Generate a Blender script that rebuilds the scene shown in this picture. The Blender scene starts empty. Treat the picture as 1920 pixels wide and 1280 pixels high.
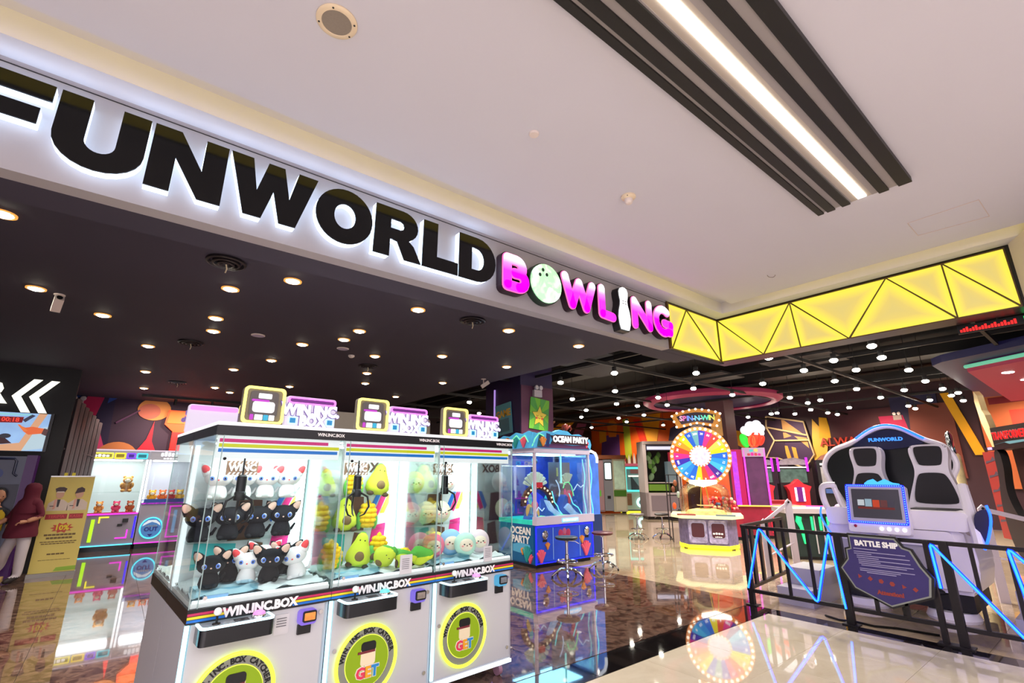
import bpy, bmesh, math, random
from mathutils import Vector, Matrix
R = math.radians
PI = math.pi
S = bpy.context.scene
COL = S.collection
random.seed(7)

# ------------------------------------------------------------------ camera, light, exposure
cam_d = bpy.data.cameras.new('camera')
cam_d.sensor_width = 36.0
cam_d.lens = 36.0 * 900 / 1920
cam_d.clip_start = 0.05
cam = bpy.data.objects.new('camera', cam_d)
COL.objects.link(cam)
cam.location = (0, 0, 1.6)
cam.rotation_euler = (PI / 2 + math.atan(250 / 900), 0, R(51.4 - 90))
S.camera = cam
S.view_settings.view_transform = 'Standard'
S.view_settings.look = 'None'
S.view_settings.gamma = 1
S.view_settings.use_curve_mapping = False
S.view_settings.exposure = 0.0
W = bpy.data.worlds.new('world')
S.world = W
W.use_nodes = True
W.node_tree.nodes['Background'].inputs[0].default_value = (1.0, 0.84, 0.92, 1)
W.node_tree.nodes['Background'].inputs[1].default_value = 0.95
S.cycles.use_denoising = True
S.cycles.sample_clamp_indirect = 4.0
S.cycles.sample_clamp_direct = 0.0
S.cycles.max_bounces = 8
S.cycles.diffuse_bounces = 3
S.cycles.glossy_bounces = 4
S.cycles.transparent_max_bounces = 24
S.cycles.caustics_reflective = False
S.cycles.caustics_refractive = False
E_DOWN, E_LINE, E_COVE = 45.0, 16.0, 9.0


def area(name, loc, size, power, col, rot=(0, 0, 0)):
    d = bpy.data.lights.new(name, 'AREA')
    d.shape = 'RECTANGLE'
    d.size, d.size_y = size
    d.energy = power
    d.color = col
    o = bpy.data.objects.new(name, d)
    o.location = loc
    o.rotation_euler = rot
    COL.objects.link(o)
    return o


area('mall_fill', (0.5, -3.2, 3.7), (9, 4), 520, (1, .90, .97))  # unseen area fills added overhead to brighten the mall side
area('mall_fill', (-4.5, 0.5, 3.7), (3, 5), 200, (1, .90, .97))
area('added_front_fill', (-3.5, -5.5, 2.2), (9, 3.4), 230, (1, .92, 1), (R(90), 0, R(-45)))  # unseen upright fill added to brighten the ride and shop front


# ------------------------------------------------------------------ helpers
def lin(c):
    out = []
    for x in c[:3]:
        x = x / 255.0
        out.append(x / 12.92 if x <= 0.04045 else ((x + 0.055) / 1.055) ** 2.4)
    return (out[0], out[1], out[2], 1.0)


MATS = {}


def mt(name, c, r=0.5, m=0.0, e=0.0, noise=0.0, scale=6.0, coat=0.0, bump=0.0):
    """procedural principled material; noise mottles the colour, e makes it give off light in its own colour"""
    if name in MATS:
        return MATS[name]
    k = bpy.data.materials.new(name)
    k.use_nodes = True
    nt = k.node_tree
    b = nt.nodes['Principled BSDF']
    L = lin(c)
    b.inputs['Base Color'].default_value = L
    b.inputs['Roughness'].default_value = r
    b.inputs['Metallic'].default_value = m
    if coat:
        b.inputs['Coat Weight'].default_value = coat
        b.inputs['Coat Roughness'].default_value = 0.05
    if e:
        b.inputs['Emission Color'].default_value = L
        b.inputs['Emission Strength'].default_value = e
        b.inputs['Base Color'].default_value = (L[0] * .3, L[1] * .3, L[2] * .3, 1)
    if noise or bump:
        tc = nt.nodes.new('ShaderNodeTexCoord')
        n = nt.nodes.new('ShaderNodeTexNoise')
        n.inputs['Scale'].default_value = scale
        n.inputs['Detail'].default_value = 4
        nt.links.new(tc.outputs['Object'], n.inputs['Vector'])
        if noise:
            mx = nt.nodes.new('ShaderNodeMix')
            mx.data_type = 'RGBA'
            mx.inputs[6].default_value = (L[0] * (1 - noise), L[1] * (1 - noise), L[2] * (1 - noise), 1)
            mx.inputs[7].default_value = (min(1, L[0] * (1 + noise)), min(1, L[1] * (1 + noise)), min(1, L[2] * (1 + noise)), 1)
            nt.links.new(n.outputs['Fac'], mx.inputs[0])
            nt.links.new(mx.outputs[2], b.inputs['Base Color'])
            if e:
                nt.links.new(mx.outputs[2], b.inputs['Emission Color'])
        if bump:
            bp = nt.nodes.new('ShaderNodeBump')
            bp.inputs['Strength'].default_value = bump
            nt.links.new(n.outputs['Fac'], bp.inputs['Height'])
            nt.links.new(bp.outputs[0], b.inputs['Normal'])
    MATS[name] = k
    return k


def glass(name, tint=(245, 252, 252), refl=0.35):
    if name in MATS:
        return MATS[name]
    k = bpy.data.materials.new(name)
    k.use_nodes = True
    nt = k.node_tree
    nt.nodes.remove(nt.nodes['Principled BSDF'])
    out = nt.nodes['Material Output']
    t = nt.nodes.new('ShaderNodeBsdfTransparent')
    t.inputs[0].default_value = lin(tint)
    g = nt.nodes.new('ShaderNodeBsdfGlossy')
    g.inputs['Roughness'].default_value = 0.02
    fr = nt.nodes.new('ShaderNodeFresnel')
    fr.inputs[0].default_value = 1.45
    mu = nt.nodes.new('ShaderNodeMath')
    mu.operation = 'MULTIPLY'
    mu.inputs[1].default_value = refl
    mx = nt.nodes.new('ShaderNodeMixShader')
    nt.links.new(fr.outputs[0], mu.inputs[0])
    nt.links.new(mu.outputs[0], mx.inputs[0])
    nt.links.new(t.outputs[0], mx.inputs[1])
    nt.links.new(g.outputs[0], mx.inputs[2])
    nt.links.new(mx.outputs[0], out.inputs[0])
    MATS[name] = k
    return k


def rr(x0, z0, x1, z1, r, n=4):
    p = []
    for cx, cz, a in ((x1 - r, z1 - r, 0), (x0 + r, z1 - r, 90), (x0 + r, z0 + r, 180), (x1 - r, z0 + r, 270)):
        for i in range(n + 1):
            t = R(a + 90 * i / n)
            p.append((cx + r * math.cos(t), cz + r * math.sin(t)))
    return p


def ell(cx, cz, rx, rz, n=24, a0=0, a1=360):
    full = abs(a1 - a0) >= 360
    m = n if full else n + 1
    return [(cx + rx * math.cos(R(a0 + (a1 - a0) * i / n)), cz + rz * math.sin(R(a0 + (a1 - a0) * i / n))) for i in range(m)]


def soft(P, n=2, closed=True):
    """corner cutting: rounds a polyline or outline of 2D or 3D points"""
    P = [tuple(p) for p in P]
    for _ in range(n):
        Q = [] if closed else [P[0]]
        m = len(P)
        for i in range(m if closed else m - 1):
            a, b = P[i], P[(i + 1) % m]
            Q.append(tuple(x * .75 + y * .25 for x, y in zip(a, b)))
            Q.append(tuple(x * .25 + y * .75 for x, y in zip(a, b)))
        if not closed:
            Q.append(P[-1])
        P = Q
    return P


class G:
    """collects shapes into ONE mesh object"""

    def __init__(s, T=None):
        s.b = bmesh.new()
        s.T = T or Matrix()

    def v(s, co):
        return s.b.verts.new(s.T @ Vector(co))

    def f(s, vs):
        try:
            return s.b.faces.new(vs)
        except ValueError:
            return None

    def box(s, x0, y0, z0, x1, y1, z1):
        q = [s.v((x, y, z)) for z in (z0, z1) for y in (y0, y1) for x in (x0, x1)]
        for i in ((0, 2, 3, 1), (4, 5, 7, 6), (0, 1, 5, 4), (2, 6, 7, 3), (0, 4, 6, 2), (1, 3, 7, 5)):
            s.f([q[k] for k in i])
        return s

    def prism(s, pts, axis, a, b):
        def c(p, t):
            return {'y': (p[0], t, p[1]), 'z': (p[0], p[1], t), 'x': (t, p[0], p[1])}[axis]
        A = [s.v(c(p, a)) for p in pts]
        B = [s.v(c(p, b)) for p in pts]
        s.f(A)
        s.f(B[::-1])
        n = len(pts)
        for i in range(n):
            s.f([A[i], B[i], B[(i + 1) % n], A[(i + 1) % n]])
        return s

    def ring(s, outer, inner, axis, a, b):
        def c(p, t):
            return {'y': (p[0], t, p[1]), 'z': (p[0], p[1], t), 'x': (t, p[0], p[1])}[axis]
        O1 = [s.v(c(p, a)) for p in outer]
        O2 = [s.v(c(p, b)) for p in outer]
        I1 = [s.v(c(p, a)) for p in inner]
        I2 = [s.v(c(p, b)) for p in inner]
        n = len(outer)
        for i in range(n):
            j = (i + 1) % n
            s.f([O1[i], O1[j], I1[j], I1[i]])
            s.f([O2[i], I2[i], I2[j], O2[j]])
            s.f([O1[i], O2[i], O2[j], O1[j]])
            s.f([I1[i], I1[j], I2[j], I2[i]])
        return s

    def cyl(s, p0, p1, r0, r1=None, n=12):
        r1 = r0 if r1 is None else r1
        p0, p1 = Vector(p0), Vector(p1)
        d = (p1 - p0).normalized()
        u = d.orthogonal().normalized()
        w = d.cross(u)
        A, B = [], []
        for i in range(n):
            t = 2 * PI * i / n
            o = u * math.cos(t) + w * math.sin(t)
            A.append(s.v(p0 + o * r0))
            B.append(s.v(p1 + o * r1))
        s.f(A[::-1])
        s.f(B)
        for i in range(n):
            s.f([A[i], A[(i + 1) % n], B[(i + 1) % n], B[i]])
        return s

    def tube(s, pts, r, n=8, closed=False):
        P = [Vector(p) for p in pts]
        m = len(P)
        rings = []
        u = None
        for i in range(m):
            if closed:
                d = (P[(i + 1) % m] - P[i - 1])
            else:
                d = P[min(i + 1, m - 1)] - P[max(i - 1, 0)]
            if d.length < 1e-9:
                d = Vector((0, 0, 1))
            d.normalize()
            if u is None:
                u = d.orthogonal().normalized()
            else:
                u = (u - d * u.dot(d))
                u = u.normalized() if u.length > 1e-6 else d.orthogonal().normalized()
            w = d.cross(u)
            rad = r[i] if isinstance(r, (list, tuple)) else r
            rings.append([s.v(P[i] + (u * math.cos(2 * PI * k / n) + w * math.sin(2 * PI * k / n)) * rad) for k in range(n)])
        last = m if closed else m - 1
        for i in range(last):
            A, B = rings[i], rings[(i + 1) % m]
            for k in range(n):
                s.f([A[k], A[(k + 1) % n], B[(k + 1) % n], B[k]])
        if not closed:
            s.f(rings[0][::-1])
            s.f(rings[-1])
        return s

    def sph(s, c, r, u=14, v=9, T=None):
        if not isinstance(r, (tuple, list)):
            r = (r, r, r)
        T = T or Matrix()
        c = Vector(c)

        def P(a, b):
            return s.v(c + T @ Vector((r[0] * math.sin(b) * math.cos(a), r[1] * math.sin(b) * math.sin(a), r[2] * math.cos(b))))
        top, bot = P(0, 0), P(0, PI)
        rows = [[P(2 * PI * i / u, PI * j / v) for i in range(u)] for j in range(1, v)]
        for i in range(u):
            s.f([top, rows[0][i], rows[0][(i + 1) % u]])
            s.f([bot, rows[-1][(i + 1) % u], rows[-1][i]])
            for j in range(v - 2):
                s.f([rows[j][i], rows[j + 1][i], rows[j + 1][(i + 1) % u], rows[j][(i + 1) % u]])
        return s

    def lathe(s, prof, c=(0, 0, 0), n=24):
        rings = []
        for r, z in prof:
            if r < 1e-5:
                rings.append([s.v((c[0], c[1], c[2] + z))])
            else:
                rings.append([s.v((c[0] + r * math.cos(2 * PI * k / n), c[1] + r * math.sin(2 * PI * k / n), c[2] + z)) for k in range(n)])
        for A, B in zip(rings, rings[1:]):
            for k in range(n):
                j = (k + 1) % n
                if len(A) == 1 and len(B) == 1:
                    continue
                if len(A) == 1:
                    s.f([A[0], B[j], B[k]])
                elif len(B) == 1:
                    s.f([A[k], A[j], B[0]])
                else:
                    s.f([A[k], A[j], B[j], B[k]])
        return s

    def torus(s, c, rad, r, axis='y', n=32, m=8, rz=None):
        rz = rz or rad
        pts = []
        for i in range(n):
            t = 2 * PI * i / n
            a, b = rad * math.cos(t), rz * math.sin(t)
            o = {'y': (a, 0, b), 'z': (a, b, 0), 'x': (0, a, b)}[axis]
            pts.append((c[0] + o[0], c[1] + o[1], c[2] + o[2]))
        return s.tube(pts, r, m, True)

    def mesh(s, name, mats, smooth=38):
        bmesh.ops.recalc_face_normals(s.b, faces=s.b.faces[:])
        me = bpy.data.meshes.new(name)
        s.b.to_mesh(me)
        s.b.free()
        for q in (mats if isinstance(mats, (list, tuple)) else [mats]):
            me.materials.append(q)
        if smooth:
            me.polygons.foreach_set('use_smooth', [True] * len(me.polygons))
            me.set_sharp_from_angle(angle=R(smooth))
        return me

    def build(s, name, mats, parent=None, smooth=38, loc=None):
        o = bpy.data.objects.new(name, s.mesh(name, mats, smooth))
        COL.objects.link(o)
        o.parent = parent
        if loc:
            o.location = loc
        return o


def tag(o, label=None, cat=None, group=None, kind=None):
    if label:
        o['label'] = label
    if cat:
        o['category'] = cat
    if group:
        o['group'] = group
    if kind:
        o['kind'] = kind
    return o


def thing(name, label, cat, loc=(0, 0, 0), rz=0.0, group=None):
    o = bpy.data.objects.new(name, None)
    COL.objects.link(o)
    o.empty_display_size = 0.1
    o.location = loc
    o.rotation_euler = (0, 0, rz)
    return tag(o, label, cat, group)


KIDS = {}


def kids(o):
    return [c for c in COL.objects if c.parent == o]


def dup(root, loc=None, rz=None, label=None, group=None, children=None):
    """copy of a thing with copies of its parts and sub-parts (meshes shared)"""
    r = root.copy()
    COL.objects.link(r)
    if loc is not None:
        r.location = loc
    if rz is not None:
        r.rotation_euler = (0, 0, rz) if not isinstance(rz, tuple) else rz
    if label:
        r['label'] = label
    if group:
        r['group'] = group
    for ch in root.children:
        c = ch.copy()
        COL.objects.link(c)
        c.parent = r
        for g in ch.children:
            d = g.copy()
            COL.objects.link(d)
            d.parent = c
    return r


def remat(root, pairs):
    """gives a copied thing meshes of its own with other materials; pairs {old: new}"""
    stack = list(root.children) + [root]
    for c in stack:
        if c.type != 'MESH':
            continue
        if any(q in pairs for q in c.data.materials):
            c.data = c.data.copy()
            for i, q in enumerate(c.data.materials):
                if q in pairs:
                    c.data.materials[i] = pairs[q]
        for g in c.children:
            if g not in stack:
                stack.append(g)


def struct(o, kind='structure'):
    o['kind'] = kind
    return o


TXT = {}


def txt_mesh(s, size, ext, off, align='CENTER'):
    key = (s, size, ext, off, align)
    if key in TXT:
        return TXT[key]
    cu = bpy.data.curves.new('lettering', 'FONT')
    cu.body = s
    cu.size = size
    cu.extrude = ext
    cu.offset = off
    cu.resolution_u = 2
    cu.align_x = align
    cu.align_y = 'CENTER'
    ob = bpy.data.objects.new('lettering_tmp', cu)
    me = bpy.data.meshes.new_from_object(ob)
    me.transform(Matrix.Rotation(PI / 2, 4, 'X'))
    bpy.data.objects.remove(ob)
    TXT[key] = me
    return me


def txt(s, size, m, parent, loc, ext=0.002, off=None, rot=(0, 0, 0), sx=1.0, name='lettering', align='CENTER'):
    """lettering standing in the local x-z plane and read from -y"""
    off = size * 0.022 if off is None else off
    me = txt_mesh(s, size, ext, off, align).copy()
    me.materials.clear()
    me.materials.append(m)
    o = bpy.data.objects.new(name, me)
    COL.objects.link(o)
    o.parent = parent
    o.location = loc
    o.rotation_euler = rot
    o.scale = (sx, 1, 1)
    return o


def blur_word(parent, x0, z0, w, h, n, mats, y):
    """a word the photograph does not resolve: a row of uneven letter-sized marks"""
    for k in range(n):
        a, b = x0 + w * k / n, x0 + w * (k + .82) / n
        u = h * (.78 + .22 * ((k * 5) % 3) / 2)
        G().prism(rr(a, z0, b, z0 + u, min(b - a, u) * .3, 2), 'y', y, y + .004).build('letter_mark', mats[k % len(mats)], parent)


def shape_mesh(name, loops, depth, mats, y0=0.0):
    """2D outline with holes, extruded: front cap (towards -y) takes material 0, the sides and back material 1"""
    cu = bpy.data.curves.new(name, 'CURVE')
    cu.dimensions = '2D'
    cu.fill_mode = 'BOTH'
    cu.extrude = depth / 2
    for lp in loops:
        sp = cu.splines.new('POLY')
        sp.points.add(len(lp) - 1)
        for i, p in enumerate(lp):
            sp.points[i].co = (p[0], p[1], 0, 1)
        sp.use_cyclic_u = True
    ob = bpy.data.objects.new('shape_tmp', cu)
    me = bpy.data.meshes.new_from_object(ob)
    bpy.data.objects.remove(ob)
    me.transform(Matrix.Rotation(PI / 2, 4, 'X'))
    me.transform(Matrix.Translation((0, y0 + depth / 2, 0)))
    me.materials.clear()
    for q in (mats if isinstance(mats, (list, tuple)) else [mats]):
        me.materials.append(q)
    if isinstance(mats, (list, tuple)) and len(mats) > 1:
        for p in me.polygons:
            p.material_index = 0 if abs(p.normal.y) > 0.9 and p.center.y < y0 + depth * 0.5 else 1
    return me


def obj(name, me, parent=None, loc=(0, 0, 0), rz=0):
    o = bpy.data.objects.new(name, me)
    COL.objects.link(o)
    o.parent = parent
    o.location = loc
    o.rotation_euler = (0, 0, rz)
    return o
# ------------------------------------------------------------------ structure
def tile_mat(name, cols, scale, rough, vein=0.0, warp=2.0, coat=0.0):
    k = bpy.data.materials.new(name)
    k.use_nodes = True
    nt = k.node_tree
    b = nt.nodes['Principled BSDF']
    b.inputs['Roughness'].default_value = rough
    b.inputs['Specular IOR Level'].default_value = 0.9
    if coat:
        b.inputs['Coat Weight'].default_value = coat
        b.inputs['Coat Roughness'].default_value = 0.01
        b.inputs['Coat IOR'].default_value = 1.9
    tc = nt.nodes.new('ShaderNodeTexCoord')
    oi = nt.nodes.new('ShaderNodeObjectInfo')
    ad = nt.nodes.new('ShaderNodeVectorMath')
    ad.operation = 'MULTIPLY_ADD'
    cb = nt.nodes.new('ShaderNodeCombineXYZ')
    for i in range(3):
        nt.links.new(oi.outputs['Random'], cb.inputs[i])
    ad.inputs[1].default_value = (37, 23, 11)
    nt.links.new(cb.outputs[0], ad.inputs[0])
    nt.links.new(tc.outputs['Object'], ad.inputs[2])
    n = nt.nodes.new('ShaderNodeTexNoise')
    n.inputs['Scale'].default_value = scale
    n.inputs['Detail'].default_value = 9
    n.inputs['Roughness'].default_value = 0.65
    n.inputs['Distortion'].default_value = warp
    nt.links.new(ad.outputs[0], n.inputs['Vector'])
    rp = nt.nodes.new('ShaderNodeValToRGB')
    rp.color_ramp.elements.remove(rp.color_ramp.elements[0])
    for i, (p, c) in enumerate(cols):
        e = rp.color_ramp.elements[0] if i == 0 else rp.color_ramp.elements.new(p)
        e.position = p
        e.color = lin(c)
    nt.links.new(n.outputs['Fac'], rp.inputs[0])
    nt.links.new(rp.outputs[0], b.inputs['Base Color'])
    MATS[name] = k
    return k


CREAM = tile_mat('cream_polished_tile', [(0.25, (222, 208, 182)), (0.55, (236, 224, 200)), (0.8, (242, 232, 212))], 1.5, 0.035, coat=.5)
BEIGE = tile_mat('beige_polished_tile', [(0.25, (150, 130, 108)), (0.5, (172, 152, 128)), (0.8, (188, 168, 142))], 2.2, 0.05, coat=0.3)
MARBLE = tile_mat('brown_marble', [(0.3, (44, 32, 29)), (0.46, (86, 64, 56)), (0.55, (130, 102, 88)), (0.61, (70, 52, 46)), (0.72, (164, 138, 122)), (0.9, (96, 74, 64))], 7.5, 0.05, warp=.8, coat=.6)
BLACKSTONE = tile_mat('black_granite', [(0.3, (14, 12, 14)), (0.6, (26, 22, 24)), (0.8, (40, 34, 34))], 9, 0.04, coat=0.4)
JOINT = mt('tile_joint', (70, 60, 54), 0.8)
WHITE_PAINT = mt('ceiling_paint', (204, 204, 218), 0.85, noise=0.02, scale=1.5)
FASCIA_PAINT = mt('fascia_paint', (158, 154, 160), 0.4, noise=0.02, scale=2)
DARK_CEIL = mt('dark_ceiling_paint', (52, 47, 63), 0.75, noise=0.08, scale=1.2)
BLACK_CEIL = mt('black_ceiling', (12, 11, 13), 0.9)
DUCT = mt('black_duct', (24, 22, 25), 0.6)
TRIM_BLACK = mt('black_trim', (22, 18, 20), 0.4)
PURPLE_WALL = mt('purple_wall', (58, 40, 66), 0.7, noise=0.15, scale=1.5)
DARKWALL = mt('charcoal_wall', (24, 24, 28), 0.6, noise=0.1, scale=2)

g = G()
g.box(-8, -8, -0.14, 6.62, 3.45, -0.006)
floor1 = struct(g.build('floor', JOINT))
g = G()
g.box(-4, 3.451, -0.14, 6.85, 16.1, -0.006)
floor2 = struct(g.build('floor', JOINT))
g = G()
g.box(6.851, -4, -0.14, 21.1, 19.1, -0.006)
g.box(6.63, -4, -0.14, 6.849, 3.45, -0.006)
floor3 = struct(g.build('floor', mt('beige_floor_far', (176, 156, 130), 0.06)))

TILES = []          # filled at the very end (many small objects)
# black granite border strip
BORDER = []
x = -6.2
while x < 6.4:
    BORDER.append((x, 3.10, min(x + 0.796, 6.396), 3.446))
    x += 0.8
y = 3.446
BORDER.append((6.40, 3.10, 6.64, 3.446))
y = 3.096
while y > -4:
    BORDER.append((6.40, y - 0.796, 6.64, y))
    y -= 0.8

# mall ceiling with its recessed light slot round the shop front
FY, FX = 3.33, 6.46
g = G()
g.box(-8, -8, 3.78, FX - 0.46, FY - 0.46, 3.80)
ceil1 = struct(g.build('ceiling', WHITE_PAINT))
g = G()
g.box(-8, FY - 0.19, 3.772, FX - 0.19, FY, 3.93)
g.box(FX - 0.19, -8, 3.772, FX, FY, 3.93)
struct(g.build('ceiling', WHITE_PAINT))
g = G()
g.box(-8, FY - 0.9, 3.93, FX, FY, 3.96)
g.box(FX - 0.9, -8, 3.93, FX, FY - 0.9, 3.96)
g.box(-8, FY - 0.92, 3.80, FX - 0.9, FY - 0.9, 3.96)
g.box(FX - 0.92, -8, 3.80, FX - 0.9, FY - 0.92, 3.96)
struct(g.build('ceiling', WHITE_PAINT))
COVE = mt('warm_cove_light', (250, 218, 88), 0.5, e=E_COVE)
for k, b in enumerate(((-8, FY - 0.62, FX - 0.65, FY - 0.585), (FX - 0.62, -8, FX - 0.585, FY - 0.66))):
    g = G()
    g.box(b[0], b[1], 3.805, b[2], b[3], 3.825)
    tag(g.build('cove_light', COVE), 'warm hidden light strip in the ceiling slot ' + ('along the lettered shop front' if k == 0 else 'above the yellow zigzag panels'), 'light')

# fascia and bulkhead of the shop front
g = G()
g.box(-8, FY, 3.13, 5.2, FY + 0.12, 4.6)
struct(g.build('wall_front', FASCIA_PAINT))
g = G()
g.box(-8, FY - 0.006, 3.738, 5.2, FY - 0.0005, 3.742)
struct(g.build('trim_1', TRIM_BLACK))
g = G()
g.box(-8, FY + 0.12, 3.128, 5.95, FY + 0.4, 3.5)
g.box(5.2, FY + 0.02, 3.13, FX + 0.1, FY + 0.12, 4.6)
struct(g.build('wall_lintel', DARK_CEIL))
g = G()
g.box(FX + 0.02, -8, 3.14, FX + 0.3, FY + 0.12, 4.6)
struct(g.build('wall_side_lintel', mt('black_lintel', (22, 20, 22), 0.35)))
# white bulkhead that turns outward at the far end of the yellow panels
g = G()
d = Vector((-0.888, -0.46, 0))
p0 = Vector((6.44, 0.31, 0))
p1 = p0 + d * 2.6
q = Vector((-d.y, d.x, 0)) * -0.25
if q.y > 0:
    q = -q
g.prism([(p0.x, p0.y), (p1.x, p1.y), (p1.x + q.x, p1.y + q.y), (p0.x + q.x, p0.y + q.y)], 'z', 2.98, 3.774)
struct(g.build('wall_bulkhead', mt('bulkhead_paint', (222, 214, 206), 0.6)))

# dark smooth ceiling over the front of the shop, black open ceiling beyond
g = G()
g.box(-4, FY + 0.4, 3.5, 5.95, 16, 3.6)
ceil2 = struct(g.build('ceiling', DARK_CEIL))
g = G()
g.box(-4, FY + 0.1, 4.62, 21.1, 19.1, 4.7)
g.box(FX + 0.3, -4, 4.62, 21.1, FY + 0.1, 4.7)
struct(g.build('ceiling', BLACK_CEIL))
g = G()
g.box(5.9, FY + 0.4, 3.6, 5.95, 16, 4.62)
struct(g.build('wall_ceiling_edge', BLACK_CEIL))

# shop walls
g = G()
g.box(-4.1, FY + 0.12, 0, -4, 16.1, 3.6)
struct(g.build('wall_left', DARKWALL))
g = G()
g.box(-4, 16, 0, 6.2, 16.1, 4.62)
wall_mural = struct(g.build('wall_back_left', PURPLE_WALL))
g = G()
g.box(6.1, 16.1, 0, 6.2, 19, 4.62)
struct(g.build('wall_return', DARKWALL))
g = G()
g.box(6.2, 19, 0, 21, 19.1, 4.62)
wall_b = struct(g.build('wall_back', mt('dark_mural_ground', (40, 30, 42), 0.6, noise=0.2, scale=0.8)))
g = G()
g.box(21, -4, 0, 21.1, 19.1, 4.62)
wall_r = struct(g.build('wall_right', mt('plum_mural_ground', (58, 34, 48), 0.6, noise=0.2, scale=0.8)))
g = G()
g.box(6.8, -4.1, 0, 21, -4, 4.62)
struct(g.build('wall_far_side', DARKWALL))
g = G()
g.box(-4, 12, 0, -0.80, 12.12, 3.5)
wall_sign = struct(g.build('wall_sign', DARKWALL))


def paint(parent, plane, at, cols):
    """painted areas of a mural: thin relief shapes on the wall. plane 'y' (x,z) or 'x' (y,z)"""
    for k, (c, pts) in enumerate(cols):
        g = G()
        t = at - 0.012 - 0.004 * k
        g.prism(pts, plane, t, at - 0.001)
        o = g.build('mural_shape', mt('mural_%d_%d_%d' % c, c, 0.6, noise=0.06, scale=2), parent, smooth=0)


# planets-and-rockets mural on the left back wall
OR, PK, MG, BL, NV, YL, TN, WHC = (214, 128, 60), (206, 60, 120), (190, 20, 84), (44, 80, 170), (34, 24, 66), (240, 180, 40), (206, 160, 110), (236, 228, 220)
paint(wall_mural, 'y', 16, [
    (NV, [(-1.6, 0), (-0.2, 0), (-0.3, 3.62), (-1.6, 3.62)]),
    (BL, [(-1.25, 3.6), (-0.75, 3.6), (-1.2, 3.35)]),
    (MG, [(-0.8, 3.6), (-0.5, 3.6), (-0.62, 3.0), (-1.0, 3.15)]),
    (BL, [(-0.42, 3.6), (-0.14, 3.6), (-0.44, 3.36)]),
    ((170, 160, 170), [(-1.2, 3.32), (-0.85, 3.3), (-0.88, 3.1)]),
    (PK, [(-0.9, 2.2), (-0.45, 2.6), (-0.3, 2.2)]),
    ((196, 120, 70), ell(-0.05, 2.05, 0.42, 0.36)),
    ((224, 150, 80), ell(0.55, 3.28, 0.36, 0.29)),
    ((204, 110, 92), ell(0.45, 3.22, 0.24, 0.2)),
    ((210, 20, 52), [(0.28, 2.1), (0.78, 2.1), (0.62, 2.45), (0.60, 2.98), (0.5, 2.5)]),
    ((92, 52, 96), [(-0.2, 2.9), (0.24, 3.25), (0.26, 3.22), (-0.18, 2.86)]),
    (TN, [(2.9, 2.2), (3.6, 2.2), (3.9, 3.4), (2.8, 3.5)]),
    ((120, 40, 90), [(3.9, 2.0), (5.2, 2.0), (5.0, 3.5), (4.1, 3.4)]),
])
# red funnel shape, an upright relief lit from above
g = G()
g.prism([(1.02, 2.2), (1.02, 2.72), (0.82, 2.9), (0.86, 3.28), (2.0, 3.28), (2.05, 2.9), (1.75, 2.72), (1.72, 2.2)], 'y', 15.84, 15.99)
o = g.build('funnel_relief', mt('orange_relief', (244, 92, 30), 0.5, noise=0.1, scale=3), wall_mural)
g = G()
g.prism([(1.02, 2.2), (1.02, 2.7), (1.72, 2.7), (1.72, 2.2)], 'y', 15.82, 15.845)
g.build('funnel_relief', mt('red_relief', (226, 30, 34), 0.5), wall_mural)
g = G()
g.prism([(0.86, 2.93), (0.9, 3.25), (1.96, 3.25), (2.02, 2.93)], 'y', 15.82, 15.845)
g.build('funnel_relief', mt('bright_orange_relief', (250, 120, 26), 0.5), wall_mural)

# chevron-and-letters mural on the back wall
paint(wall_b, 'y', 19, [
    ((62, 40, 62), [(13, 0), (19, 0), (17, 4.5), (13, 4.5)]),
    ((238, 226, 214), [(14.6, 4.5), (17.2, 4.1), (18.1, 4.6), (18.5, 4.58), (17.3, 3.75), (14.6, 4.15)]),
    ((228, 178, 30), [(14.6, 4.0), (17.3, 3.6), (19.0, 4.6), (19.8, 4.6), (17.9, 3.0), (14.6, 3.4)]),
    ((150, 90, 140), [(18.3, 2.0), (19.2, 2.0), (20.6, 4.4), (19.9, 4.4)]),
    ((236, 216, 190), [(18.9, 2.2), (19.5, 2.3), (20.2, 3.3), (19.7, 3.5)]),
    ((40, 26, 26), [(19.3, 2.6), (19.5, 2.6), (19.8, 3.0), (19.6, 3.1)]),
])
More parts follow.
